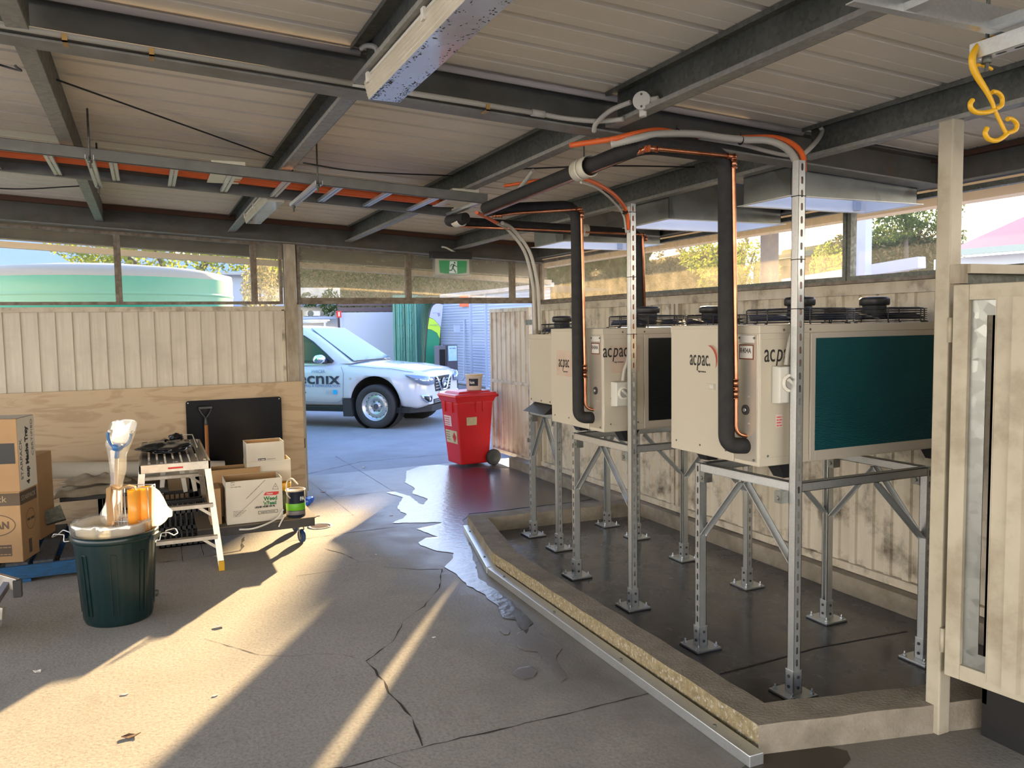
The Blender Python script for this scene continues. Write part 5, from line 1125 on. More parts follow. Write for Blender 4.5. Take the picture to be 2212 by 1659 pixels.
for i,p in enumerate(b.v): p+=V((math.sin(i*1.7)*.006,math.cos(i*2.3)*.006,math.sin(i*.9)*.008))
tag(b.build('bin_liner',[clearm]),'clear plastic liner around the tub at the rim of the green bin','liner')
Bp=lambda u,v,y=5.39:fy(u,v,y)
b=MB()
def wirebox(c,w,d,z0,z1):
    o=[c+tw*w*i+V((.412,.911,0))*d*j for i,j in ((-1,-1),(1,-1),(1,1),(-1,1))]
    for z in (z0,(z0+z1)/2-.03,z1): b.tube([p+ZA*z for p in o+[o[0]]],.003,6)
    for i in range(4):
        for t in (0,.33,.66): p=o[i].lerp(o[(i+1)%4],t); b.tube([p+ZA*z0,p+ZA*z1],.0025,6)
c=Bp(302,1150)
wirebox(V((c.x-.02,c.y,0)),.105,.05,.45,.80); tag(b.build('wire_basket',[galvl]),'tall chrome wire basket standing in the white tub','basket')
ypl=thin('yellow_translucent_plastic',(.95,.66,.14),(.98,.64,.10),.92,.3,None,.04)
for u_,v0_,v1_,r_,l in ((292,1150,1058,.040,'left one in the wire basket'),(318,1150,1052,.042,'right one leaning out of the basket')):
    a=Bp(u_,v0_,5.36); c=Bp(u_-2,v1_,5.36); b=MB(); b.lathe([(r_*.9,0),(r_,(c-a).length),(r_-.004,(c-a).length),(r_*.85,0)],a,24,ax=c-a); tag(b.build('yellow_cylinder',[ypl]),'translucent yellow plastic cylinder, '+l,'cylinder','yellow plastic cylinders in the basket')
wpl=thin('white_translucent_sheet',(.95,.93,.85),(.98,.96,.90),.9,.35,None,.03)
# white rounded vane : thick sheet, outline traced to its own place
out=[(318,1052),(326,1050),(342,1062),(352,1078),(360,1095),(370,1105),(370,1117),(362,1118),(355,1128),(345,1136),(330,1137),(322,1140),(320,1120)]
P=[Bp(u_,v_,5.33) for u_,v_ in out]; b=MB(); b.hexa([p for p in P],[p+V((.008,.022,0)) for p in P]); tag(b.build('plastic_bag',[wpl],bevel=.004),'sunlit white plastic bag billowing out of the right side of the bin','bag')
b=MB(); P=[Bp(u_,v_,5.30) for u_,v_ in ((229,1055),(240,1052),(238,1080),(242,1135),(232,1138),(229,1080))]; b.hexa(P,[p+V((.01,.03,0)) for p in P]); tag(b.build('cardboard_strip',[cardb]),'narrow brown cardboard strip standing at the front of the tub','cardboard')
b=MB(); P=[Bp(u_,v_,5.31) for u_,v_ in ((229,1055),(240,1049),(256,1056),(275,1049),(290,1052),(292,1056),(275,1053),(258,1060))]; b.hexa(P,[p+V((.01,.04,0)) for p in P]); tag(b.build('cardboard_strip',[cardb]),'bent brown cardboard top folded over the wire basket','cardboard')
# blue forked handle in a bag
fb=mat('blue_fork_plastic',(.03,.13,.32),.4)
fk=T('forked_pole','wooden pole with a blue plastic fork end standing in the green bin','pole',(-.25,5.39,.45))
b=MB(); a=Bp(247,1140,5.40);c=Bp(252,988,5.40); b.cyl(a,c,.011,n=10); b.build('shaft',[mat('pale_wood_pole',(.60,.42,.24),.5)],fk)
b=MB(); F=lambda u_,v_:Bp(u_,v_,5.40)
b.cyl(F(252,990),F(254,968),.013,n=12); b.lathe([(.012,0),(.03,.01),(.032,.035),(.018,.048)],F(254,973)-ZA*.005,16)
b.tube(bez([F(254,968),F(242,962),(F(235,950)),F(233,938),F(236,933)],5),.009,8); b.tube(bez([F(254,968),F(268,964),F(278,955),F(283,942),F(283,936)],5),.009,8); b.build('fork',[fb],fk)
b=MB(); b.sphere(F(237,932),.012,8); b.sphere(F(284,935),.011,8); b.build('tip',[whitep],fk)
# bag : closed flattened sack around the pole
prof=[(1140,240,.03),(1128,235,.095),(1110,240,.13),(1085,247,.11),(1060,250,.085),(1040,252,.075),(1015,254,.10),(985,254,.115),(960,258,.155),(935,262,.165),(915,266,.160),(909,268,.158)]
b=MB(); R=[]; n=22
for i,(v_,u_,w_) in enumerate(prof):
    c=Bp(u_,v_,5.40); ring=[]
    for k in range(n):
        a=2*PI*k/n; q=1+.07*math.sin(3*a+i*1.3)+.05*math.sin(5*a-i*2); ring.append(b._v(c+tw*math.cos(a)*w_/2*q+V((.412,.911,0))*math.sin(a)*w_*.2*q+ZA*.006*math.sin(2*a+i)))
    R.append(ring)
for a,c in zip(R,R[1:]):
    for k in range(n): l=(k+1)%n; b.face([a[k],a[l],c[l],c[k]],0,True)
tag(b.build('plastic_bag',[clearm]),'clear crinkled plastic bag pulled over the blue forked pole','bag')
# dolly
dy=T('dolly','black wheeled dolly deck loaded with cartons','dolly',(.75,6.78,0))
b=MB(); b.box(.30,1.165,6.46,7.10,.165,.232); b.build('deck',[mat('black_worn_deck',(.03,.028,.025),.6,col2=(.05,.045,.04),vs=8)],dy,bevel=.004)
b=MB(); b.box(.29,1.175,6.45,7.11,.232,.240); b.build('deck_top',[mat('dusty_deck_top',(.13,.105,.07),.8)],dy)
for x,y in ((.44,6.66),(1.085,6.63),(.44,7.02),(1.10,7.02)):
    c=MB(); c.lathe([(.052,-.014),(.054,-.008),(.054,.008),(.052,.014)],(x,y,.054),24,ax=(1,.25,0)); cs=c.build('castor_wheel',[bluewheel],dy)
    c=MB(); c.lathe([(.028,-.016),(.028,.016)],(x,y,.054),16,ax=(1,.25,0)); 
    for s in (-1,1): c.bar((x+s*.019,y+s*.005,.045),(x+s*.022,y+.02+s*.005,.155),.003,.04,up=(0,1,0),w1=.003,h1=.06)
    c.box(x-.035,x+.035,y-.02,y+.05,.155,.164); c.build('fork',[galvm],cs)
# cartons on dolly
def openbox(x0,x1,y0,y1,z0,z1,label,m,inner=None,flap=True,name='cardboard_box',grp='cartons on the dolly'):
    b=MB(); t=.004
    b.box(x0,x1,y0,y1,z0,z0+t); b.box(x0,x1,y0,y0+t,z0+t,z1);b.box(x0,x1,y1-t,y1,z0+t,z1);b.box(x0,x0+t,y0+t,y1-t,z0+t,z1);b.box(x1-t,x1,y0+t,y1-t,z0+t,z1)
    if inner:
        b.box(x0+t,x1-t,y1-t-.001,y1-t,z0+t,z1-.002,1); b.box(x0+t,x0+t+.001,y0+t,y1-t,z0+t,z1-.002,1)
    o=b.build(name,[m,inner or m]); return tag(o,label,'box',grp)
wb=openbox(.505,.925,6.49,6.80,.241,.575,'white carton printed Weed n Feed standing at the front of the dolly',cardw,cardb)
WP=lambda u,v:fy(u,v,6.4885)
def wtext(s,u,v,h,m,**k): text(s,WP(u,v),XA,ZA,h,m,'box_lettering',wb,**k)
b=MB(); P=[WP(*q) for q in ((569,1070),(574,1063),(602,1061),(602,1066),(596,1069))]; b.poly(P[::-1]); 
P=[WP(*q) for q in ((508,1116),(568,1060),(569,1060.6),(509,1116.6))]; b.poly(P[::-1],1); b.build('red_flash',[inkr,mat('thin_grey_line',(.3,.28,.25),.7)],wb)
text('Yates',WP(575,1068.5)-YA*.001,XA,ZA,.016,inkw,'box_lettering',wb,shear=.1)
wtext('Weed',570,1081.5,.030,inkg,off=.0015,sx=.95); wtext("'n'Feed",569,1091.5,.030,inkg,off=.0015,sx=.82); wtext('LIQUID HOSE ON 4L',551,1098,.0125,ink,off=.0012,sx=.92)
b=MB(); a=WP(558,1111);c=WP(600,1100)
for q in ((a.x,c.x,a.z,a.z+.003),(a.x,c.x,c.z-.003,c.z),(a.x,a.x+.003,a.z,c.z),(c.x-.003,c.x,a.z,c.z)): b.box(q[0],q[1],6.4885,6.4895,q[2],q[3])
x=a.x+.02; rn=random.Random(5)
while x<c.x-.02: w=rn.choice((.0012,.002,.003)); b.box(x,x+w,6.4885,6.4895,a.z+.008,c.z-.008); x+=w+rn.choice((.0015,.0025))
b.build('barcode',[ink],wb)
wtext('93014',498,1044,.008,ink);wtext('2 x 4L',498,1049,.008,ink);wtext('Gross weight 13.5kg',498,1054,.007,ink,sx=.9)
for k in range(5): scrib(WP(504,1106+k*2.8),XA,ZA,.006,.10-.012*k,mat('grey_ink_%d'%k,(.15,.13,.11),.6),'box_lettering',wb,k)
scrib(WP(532,1078)-YA*.0012,V((.72,0,.66)),V((-.66,0,.72)),.006,.20,ink,'box_lettering',wb,8)
b=MB(); P=[WP(*q) for q in ((595,1043),(602,1057),(588,1057))]; b.poly([P[0],P[2],P[1]]); 
Q=[p.lerp((P[0]+P[1]+P[2])/3,.16)-YA*.0006 for p in P]; b.poly([Q[0],Q[2],Q[1]],1); b.build('hazard_triangle',[ink,cardw],wb)
text('4',WP(593.5,1053)-YA*.001,XA,ZA,.014,ink,'box_lettering',wb)
openbox(.42,.80,6.81,7.02,.241,.62,'brown open carton leaning behind the white Weed n Feed one',cardb,cardb)
b=MB(); b.box(.39,.47,6.55,6.80,.241,.52); tag(b.build('cardboard_box',[cardb]),'narrow flattened brown carton at the left end of the dolly','box','cartons on the dolly')
o=openbox(.70,1.05,6.84,7.08,.241,.66,'white carton at the back right of the dolly',cardw,cardb)
o=openbox(.70,1.0,6.83,7.06,.662,.815,'small white open carton stacked on top at the back of the dolly',cardw,cardb)
b=MB(); b.box(.79,.85,6.8285,6.8295,.668,.684); b.build('box_mark',[ink],o); scrib((.794,6.828,.672),XA,ZA,.010,.05,inkw,'box_lettering',o); scrib((.858,6.8285,.673),XA,ZA,.006,.07,ink,'box_lettering',o)
b=MB(); b.lathe([(.05,0),(.058,.06),(.055,.062),(.047,.004)],(.98,6.78,.42),20); tag(b.build('plastic_pot',[mat('orange_yellow_pot',(.75,.40,.04),.5)]),'orange yellow plastic pot between the cartons and the paint can','pot')
b=MB(); b.cyl((.98,6.78,.241),(.98,6.78,.419),.05,n=20); tag(b.build('paint_tin',[galvd]),'plain tin under the orange pot','tin')
pcn=T('paint_can','black and green paint can with a white bucket handle on the dolly','paint can',(1.035,6.56,.241)); c=(1.035,6.56,.241)
b=MB(); b.lathe([(.074,0),(.076,.004),(.076,.205),(.078,.207)],c,36); b.build('body',[mat('dark_navy_label',(.012,.02,.04),.3)],pcn)
b=MB(); b.lathe([(.0764,.055),(.0768,.056),(.0768,.11),(.0764,.111)],c,36,cap0=False,cap1=False); b.build('green_band',[mat('lime_label',(.13,.42,.02),.4)],pcn)
b=MB(); b.lathe([(.0764,.02),(.0768,.021),(.0768,.05),(.0764,.051)],c,36,cap0=False,cap1=False); b.build('grey_band',[mat('grey_label',(.16,.15,.14),.4)],pcn)
b=MB(); b.lathe([(.079,.206),(.081,.212),(.079,.218),(.070,.216),(.066,.210),(.0,.211)],c,36,cap1=False); b.build('lid',[mat('tin_lid',(.62,.55,.45),.35,.5)],pcn)
b=MB(); b.tube(bez([(.985,6.50,.40),(.955,6.47,.45),(.965,6.50,.53),(1.01,6.55,.545),(1.06,6.58,.49)],6),.0055,8); b.build('handle',[whitep],pcn)
vd=V((-.155,-.988,0)).normalized(); rd=V((.988,-.155,0))
text('PA',V(c)+V((.30,-.954,0))*.0795+V((0,0,.135)),V((.954,.30,0)),ZA,.030,inkw,'label_lettering',pcn,off=.001,fit=.036)
# hose under dolly
b=MB(); b.tube(bez([fy(612,1100,6.45),fy(600,1118,6.44),fy(575,1132,6.40),fy(545,1142,6.40),fy(517,1144,6.45)],8),.007,8); tag(b.build('hose',[whitep]),'thin pale hose drooping over the front edge of the dolly','hose')
b=MB(); b.tube(bez([fy(616,1112,6.44),fy(608,1126,6.43),fy(602,1138,6.43)],6),.006,8); tag(b.build('hose',[whitep]),'short pale hose end beside the drooping one','hose')
# blue bottle on floor
a=fz(658,1085,.04); c=fz(681,1073,.04); b=MB(); b.lathe([(.01,0),(.036,.008),(.038,.03),(.036,.06),(.038,.09),(.037,.13),(.030,.16),(.013,.185),(.013,.205)],a,20,ax=(c-a).normalized()); tag(b.build('water_bottle',[thin('blue_bottle_plastic',(.25,.45,.95),(.10,.35,.9),.7,.1,None,.1)]),'crushed blue plastic bottle lying on the floor beyond the dolly','bottle')
# drain
dr=T('floor_drain','round floor drain with a pale ring beside the dolly castor','drain',(1.32,7.09,.001)); c=(1.32,7.09,0)
b=MB(); b.lathe([(.105,.0),(.105,.004),(.084,.004),(.084,.0025)],c,36,cap0=False,cap1=False); b.build('ring',[mat('pale_drain_ring',(.45,.43,.40),.5)],dr)
b=MB(); b.lathe([(.084,.0015),(.0,.0015)],c,30,cap0=False,cap1=False)
for i in range(5): b.box(c[0]-.07,c[0]+.07,c[1]-.055+i*.025,c[1]-.047+i*.025,.0015,.0035)
b.build('grate',[mat('rusty_grate',(.14,.08,.05),.7)],dr)
# pipe coupling on floor behind bin, blue-white jug
a=fz(341,1280,.022); b=MB(); b.lathe([(.020,-.03),(.020,.03),(.016,.03),(.016,-.028),(.020,-.03)],a+V((-.03,.01,0)),20,ax=(.85,-.45,0),cap0=False,cap1=False); tag(b.build('pipe_coupling',[galvd]),'short metal pipe coupling on the floor to the right of the green bin','coupling')
a=fz(178,1290,0); b=MB(); b.lathe([(.05,0),(.055,.01),(.055,.14),(.03,.17)],a+V((.03,.10,0)),20); tag(b.build('plastic_jug',[whitep]),'white plastic jug standing half hidden behind the left side of the green bin','jug')
# litter
lit=[(475,1354,.05,'white curled scrap in the sunlit strip'),(82,1452,.035,'white scrap on the shaded floor at the left'),(283,1592,.06,'brown leaf in the sunlit strip near the camera'),(937,1377,.025,'white cigarette butt like scrap near the long light streak'),(272,1500,.03,'pale curl in the sunlit strip'),(465,1503,.025,'pale curl beside the edge of the sunlit strip'),(845,1114,.03,'white scrap beside the long puddle'),(786,1010,.05,'pale cardboard scrap on the floor near the doorway'),(700,1063,.055,'flat pinkish scrap near the blue bottle'),(688,1115,.03,'dark red scrap beyond the drain'),(812,1198,.012,'tiny white pebble in the middle of the floor')]
for i,(u_,v_,s,l) in enumerate(lit):
    c=fz(u_,v_,0); rn=random.Random(i); b=MB(); P=[]
    for k in range(7): a=2*PI*k/7; rr=s*(.35+.3*rn.random())*(1 if k%2 else .8); P.append(c+V((rr*math.cos(a)*1.3,rr*math.sin(a)*.6,.004+.010*rn.random()*(s>.03))))
    b.hexa([p-V((0,0,.003)) for p in P],P); m_={2:mat('brown_leaf',(.16,.09,.05),.8),9:mat('red_scrap',(.16,.02,.03),.7),8:mat('pink_scrap',(.5,.33,.28),.7)}.get(i,paper)
    tag(b.build('litter',[m_]),l,'litter','scraps on the floor')
# ladder at the left edge
ld=T('ladder','end of an aluminium ladder lying across the floor at the left edge','ladder',(-.95,5.6,.0))
a=fz(0,1222,.34);c=fz(40,1262,.30); 
b=MB(); A0=V((-1.5,6.15,.40)); A1=fz(38,1263,.30); b.bar(A0,A1,.025,.07); b.build('stile',[alum],ld,bevel=.002)
b=MB(); B1=fz(8,1325,.16); b.bar(A0+V((-.35,-.3,-.08)),B1,.025,.07); b.build('stile',[alum],ld,bevel=.002)
for t in (.55,.75,.93): 
    b=MB(); p=(A0).lerp(A1,t); q=(A0+V((-.35,-.3,-.08))).lerp(B1,t); b.bar(p,q,.05,.025); b.build('rung',[alumd],ld,bevel=.002)
b=MB(); b.box(A1.x-.022,A1.x+.022,A1.y-.022,A1.y+.022,A1.z-.07,A1.z+.03); b.build('end_cap',[blackp],ld,bevel=.004)
b=MB(); b.box(-1.3,-.86,5.0,5.75,.0,.10); lump((-.95,5.25,.09),.13,3,clearm,'plastic_bag','crumpled clear plastic bag under the ladder at the left edge','bag',(1,1.6,.7),amp=.2)
b=MB(); b.box(-1.5,-.93,5.45,5.60,.0,.26); tag(b.build('steel_trunking',[galvd],bevel=.004),'length of steel trunking under the ladder at the left edge','trunking')
# ================================================================ outside : wheelie bins, car, buildings, vegetation
def wheelie(cx,cy,ang,m,h,w,d,label,stick=False,wheels=True):
    """handle/wheel side is local +y ; front is -y"""
    r=T('wheelie_bin',label,'wheelie bin',(cx,cy,0)); X=Matrix.Translation((cx,cy,0))@Matrix.Rotation(ang,4,'Z')
    def B(): b=MB(); b.X=X; return b
    b=B(); z0=.03 
    b.hexa([(-w*.37,-d*.40,z0),(w*.37,-d*.40,z0),(w*.37,d*.30,z0),(-w*.37,d*.30,z0)],[(-w*.46,-d*.52,h-.13),(w*.46,-d*.52,h-.13),(w*.46,d*.38,h-.13),(-w*.46,d*.38,h-.13)])
    b.build('body',[m],r,bevel=.02,seg=3)
    b=B(); b.hexa([(-w*.46,-d*.52,h-.14),(w*.46,-d*.52,h-.14),(w*.46,d*.40,h-.14),(-w*.46,d*.40,h-.14)],[(-w*.51,-d*.57,h-.07),(w*.51,-d*.57,h-.07),(w*.51,d*.44,h-.07),(-w*.51,d*.44,h-.07)]); b.build('rim',[m],r,bevel=.008)
    b=B(); 
    for k in (-.2,.2): b.box(k*w-.008,k*w+.008,-d*.535,-d*.47,h-.26,h-.13)
    for k in (-.05,.12): b.box(w*.455,w*.475,d*k-.008,d*k+.008,h-.26,h-.13)
    b.build('rib',[m],r)
    b=B(); b.hexa([(-w*.52,-d*.59,h-.07),(w*.52,-d*.59,h-.07),(w*.52,d*.46,h-.07),(-w*.52,d*.46,h-.07)],[(-w*.50,-d*.56,h-.035),(w*.50,-d*.56,h-.035),(w*.50,d*.45,h-.02),(-w*.50,d*.45,h-.02)])
    b.hexa([(-w*.40,-d*.46,h-.035),(w*.40,-d*.46,h-.035),(w*.40,d*.38,h-.022),(-w*.40,d*.38,h-.022)],[(-w*.36,-d*.40,h-.004),(w*.36,-d*.40,h-.004),(w*.36,d*.32,h-.002),(-w*.36,d*.32,h-.002)]); b.build('lid',[m],r,bevel=.01)
    b=B(); b.cyl((-w*.42,d*.52,h-.07),(w*.42,d*.52,h-.07),.016,n=12)
    for s in (-.36,0,.36): b.bar((s*w,d*.40,h-.10),(s*w,d*.52,h-.07),.03,.03)
    b.build('handle',[m],r)
    for s in (-1,1):
        b=B(); b.lathe([(.088,-.022),(.1,-.016),(.1,.016),(.088,.022)],(s*w*.47,d*.36,.1),28,ax=(1,0,0)); o=b.build('wheel',[rubber],r)
        b=B(); b.lathe([(.055,-.024),(.05,-.012),(.03,-.010),(.02,-.028)],(s*w*.47,d*.36,.1),20,ax=(1,0,0)); b.lathe([(.055,.024),(.05,.012),(.03,.010),(.02,.028)],(s*w*.47,d*.36,.1),20,ax=(1,0,0)); b.build('hub',[blackp],o)
    return r,B,X
# red bin: narrow left face = front corner. axis estimated from the wheel position
rb,RB,RX=wheelie(3.66,9.42,-1.46,redp,.94,.50,.56,'red wheelie bin with flammable stickers and a paint bucket on top')
def onface(face,s,z,h=.94,w=.50,d=.56,off=.003):
    """point on a tapered face: s in -1..1 across"""
    t=(z-.03)/(h-.16)
    if face=='front': y=-d*(.40+.12*t)-off; x=s*w*(.37+.09*t); p=V((x,y,z))
    else: x=w*(.37+.09*t)+off; y=-d*.05+s*d*(.35+.10*t); p=V((x,y,z))
    return RX@p
def patch(name,face,s0,s1,z0,z1,m,par,off=.003):
    b=MB(); P=[onface(face,s0,z0,off=off),onface(face,s1,z0,off=off),onface(face,s1,z1,off=off),onface(face,s0,z1,off=off)]; b.poly(P); return b.build(name,[m],par)
cs=mat('yellowed_sticker',(.58,.50,.30),.6,col2=(.50,.42,.24),vs=20)
def ftext(s,face,s0,z,h,m,par):
    a=onface(face,s0,z,off=.005);c=onface(face,s0+.1,z,off=.005);u=onface(face,s0,z+.1,off=.005); text(s,a,c-a,u-a,h,m,'sticker_lettering',par,sx=.8)
patch('notice_sticker','front',-.75,.15,.50,.63,mat('pink_white_notice',(.66,.50,.46),.6),rb)
def fscrib(face,s0,z,h,L,m,seed):
    a=onface(face,s0,z,off=.005);c=onface(face,s0+.1,z,off=.005);u=onface(face,s0,z+.1,off=.005); scrib(a,c-a,u-a,h,L,m,'sticker_lettering',rb,seed)
for k in range(4): fscrib('front',-.70,.60-k*.028,.016,.14,inkr,k)
patch('hazard_sticker','front',-.75,.75,.29,.45,cs,rb)
b=MB(); c=onface('front',.38,.37,off=.006); u=(onface('front',.40,.37,off=.006)-onface('front',.36,.37,off=.006)).normalized(); z=(onface('front',.38,.40,off=.006)-onface('front',.38,.34,off=.006)).normalized(); q=.066
b.poly([c-z*q,c+u*q*.8,c+z*q,c-u*q*.8]); b.build('flame_diamond',[inkr],rb)
b=MB(); c=onface('front',.38,.375,off=.0075); b.poly([c-z*.02,c+u*.012,c+z*.028,c-u*.012]); b.build('flame_symbol',[inkb],rb)
for k in range(4): fscrib('front',-.68,.42-k*.03,.012,.10,ink,k+9)
patch('torn_sticker','side',-.55,.05,.52,.62,cs,rb)
bk=T('paint_bucket','white plastic paint bucket with a dark label standing on the red bin','bucket',(3.70,9.40,.94)); c=V((3.72,9.40,.938))
b=MB(); b.lathe([(.088,0),(.092,.004),(.104,.165),(.110,.168),(.110,.178),(.106,.180)],c,36); b.build('body',[whitep],bk)
b=MB(); b.lathe([(.111,.178),(.113,.184),(.112,.198),(.104,.202),(.098,.196),(.0,.197)],c,36,cap1=False); b.build('lid',[mat('stained_bucket_lid',(.62,.55,.40),.5,col2=(.60,.38,.12),vs=8)],bk)
b=MB(); N=10; vd=V((-.42,-.91,0)); a0=math.atan2(-.91,-.42)-.62
R=[[b._v(c+V((math.cos(a0+i*.12)*(r_+.0012),math.sin(a0+i*.12)*(r_+.0012),h_))) for i in range(N+1)] for r_,h_ in ((.0955,.055),(.1025,.145))]
for i in range(N): b.face([R[0][i],R[0][i+1],R[1][i+1],R[1][i]])
b.build('label',[mat('dark_blue_label',(.012,.014,.035),.4)],bk)
text('lux',c+V((math.cos(a0+.16),math.sin(a0+.16),0))*.112+V((0,0,.085)),V((.91,-.42,0)),ZA,.035,inkw,'label_lettering',bk,off=.001)
b=MB(); b.tube([c+V((.10*math.cos(t)+.03,.10*math.sin(t),.17-.02*abs(math.sin(t)))) for t in [ -PI/2+PI*i/12 for i in range(13)]],.003,6); b.build('wire_handle',[galvl],bk)
wheelie(4.62,9.80,1.3,bluep,.94,.50,.56,'blue wheelie bin mostly hidden behind the open gate')
# ---------------------------------------------------------------- the white pickup
H=V((.74,-.673,0)).normalized(); car0=V((3.60,13.62,0))          # right front wheel contact
RT=V((-H.y,H.x,0))*-1                                              # car's right-hand side
if RT.dot(V((0,-1,0)))<0: RT=-RT
W2=.925
Om=car0-RT*(W2-.13)-H*(-.0)                                       # centre of front axle
CX=Matrix(((H.x,-RT.x,0,Om.x),(H.y,-RT.y,0,Om.y),(0,0,1,0),(0,0,0,1)))  # local x forward, y left
def CB(): b=MB(); b.X=CX; return b
car=T('pickup_truck','white dual cab pickup truck with company lettering on its door, parked outside','pickup truck',Om)
# lower body: stations along x (front axle = 0), sections in y/z
def interp(tab,x):
    for (a,va),(c,vc) in zip(tab,tab[1:]):
        if a<=x<=c: t=(x-a)/(c-a); t=t*t*(3-2*t); return va+(vc-va)*t
    return tab[0][1] if x<tab[0][0] else tab[-1][1]
top=[(-4.3,1.08),(-1.9,1.10),(-.62,1.135),(-.45,1.12),(.3,1.075),(.62,1.02),(.78,.965),(.85,.91),(.88,.86)]
shd=[(-4.3,1.0),(-.62,1.05),(.2,1.0),(.62,.95),(.80,.90),(.88,.82)]
bot=[(-4.3,.38),(-.5,.36),(.45,.36),(.70,.34),(.88,.40)]
wid=[(-4.3,.90),(-2,.925),(0,.925),(.40,.915),(.62,.875),(.76,.81),(.84,.74),(.88,.68)]
xsx=[-4.3,-3.6,-3.0,-2.4,-1.9,-1.4,-1.0,-.8,-.62,-.5,-.35,-.2,0,.15,.3,.42,.52,.62,.70,.76,.82,.86,.88]
b=CB(); R=[]
for x in xsx:
    t_,s_,l_,w_=interp(top,x),interp(shd,x),interp(bot,x),interp(wid,x)
    sec=[(0,l_),(w_*.86,l_),(w_*.96,l_+.05),(w_,l_+(s_-l_)*.30),(w_*1.005,l_+(s_-l_)*.55),(w_*.995,s_-.10),(w_*.965,s_-.02),(w_*.90,s_+(t_-s_)*.45),(w_*.62,t_-.015),(w_*.3,t_),(0,t_+.006)]
    full=sec+[(-y,z) for y,z in sec[-2:0:-1]]
    R.append([b._v((x,y,z)) for y,z in full])
n=len(R[0])
for a,c in zip(R,R[1:]):
    for k in range(n): l=(k+1)%n; b.face([a[k],c[k],c[l],a[l]],0,True)
b.face(R[0]); b.face(R[-1][::-1])
body=b.build('body',[carw,blackp],car)
bpy.context.view_layer.update()
# wheel arches cut with a boolean, baked straight into the mesh
cm=CB()
for x in (0,-3.15):
    for s in (1,-1): cm.cyl((x,s*1.05,.43),(x,s*.60,.43),.475,n=40)
cut=cm.build('cutter',[darkin]); bpy.context.view_layer.update()
md=body.modifiers.new('arch','BOOLEAN'); md.object=cut; md.operation='DIFFERENCE'; md.solver='EXACT'
dg=bpy.context.evaluated_depsgraph_get(); me=bpy.data.meshes.new_from_object(body.evaluated_get(dg)); body.modifiers.clear(); body.data=me; bpy.data.objects.remove(cut)
# cabin
b=CB()
belt=[(-.62,.80,1.10),(-2.75,.84,1.09)]; 
fr=[(-.50,.80,1.115),(-1.42,.66,1.72)]
secs=[(-.50,.79,1.10,1.125),(-.75,.82,1.09,1.30),(-1.0,.835,1.08,1.47),(-1.25,.845,1.08,1.63),(-1.45,.85,1.08,1.735),(-1.7,.85,1.08,1.775),(-2.1,.85,1.08,1.785),(-2.6,.85,1.08,1.765),(-2.85,.85,1.08,1.72),(-2.95,.84,1.08,1.40)]
R=[]
for x,w,z0,z1 in secs:
    h=z1-z0; wt=w-.17*min(1,h/.65); q=[(w,z0),(w-.02,z0+h*.1),(wt+.02,z1-.06 if h>.15 else z0+h*.6),(wt-.04,z1-.012),(wt*.5,z1+.002),(0,z1+.006)]
    R.append([b._v((x,y,z)) for y,z in q+[(-y,z) for y,z in q[-2::-1]]])
n=len(R[0])
for a,c in zip(R,R[1:]):
    for k in range(n-1): b.face([a[k],a[k+1],c[k+1],c[k]],0,True)
b.face(R[-1][::-1]); b.build('cabin',[carw],car)
b=CB(); # windscreen
b.hexa([(-.50,-.70,1.150),(-.50,.70,1.150),(-1.40,.585,1.728),(-1.40,-.585,1.728)],[(-.492,-.70,1.157),(-.492,.70,1.157),(-1.395,.585,1.737),(-1.395,-.585,1.737)]); b.build('windscreen',[wglass],car)
def side(pts,off,m,name,thick=.008,lab=None):
    """polygon on the right flank; width follows the cabin slope"""
    b=CB(); f=lambda z:.862-.17*max(0,(z-1.08))/.68
    A=[(x,-(f(z)+off),z) for x,z in pts]; B=[(x,-(f(z)+off-thick),z) for x,z in pts]
    b.hexa(B,A); return b.build(name,[m],car,label=lab)
side([(-.80,1.16),(-.98,1.30),(-1.25,1.50),(-1.45,1.61),(-1.62,1.655),(-1.86,1.67),(-1.90,1.14),(-.84,1.12)],.012,blackp,'window_seal')
side([(-.86,1.165),(-1.02,1.31),(-1.27,1.485),(-1.46,1.59),(-1.62,1.632),(-1.83,1.645),(-1.87,1.16)],.016,cglass,'side_window')
side([(-1.96,1.13),(-1.93,1.67),(-2.2,1.67),(-2.68,1.60),(-2.80,1.30),(-2.78,1.13)],.012,blackp,'window_seal')
side([(-2.0,1.16),(-1.97,1.64),(-2.2,1.64),(-2.64,1.575),(-2.75,1.30),(-2.74,1.16)],.016,cglass,'side_window')
# door shut lines, sill
b=CB(); dl=mat('door_gap',(.16,.17,.19),.7)
def line(p,w=.006,y=-.934):
    for a,c in zip(p,p[1:]): b.bar((a[0],y,a[1]),(c[0],y,c[1]),w,.004,up=(0,1,0))
line([(-.62,1.07),(-.58,.95),(-.60,.50),(-.70,.44),(-1.9,.44)]); line([(-1.92,1.08),(-1.92,.44)]); line([(-2.85,1.05),(-2.80,.7),(-2.55,.44),(-1.95,.44)]); b.build('door_gap',[dl],car)
b=CB(); b.box(-2.6,-.60,-.915,-.70,.28,.37); b.build('side_step',[blackp],car,bevel=.01)
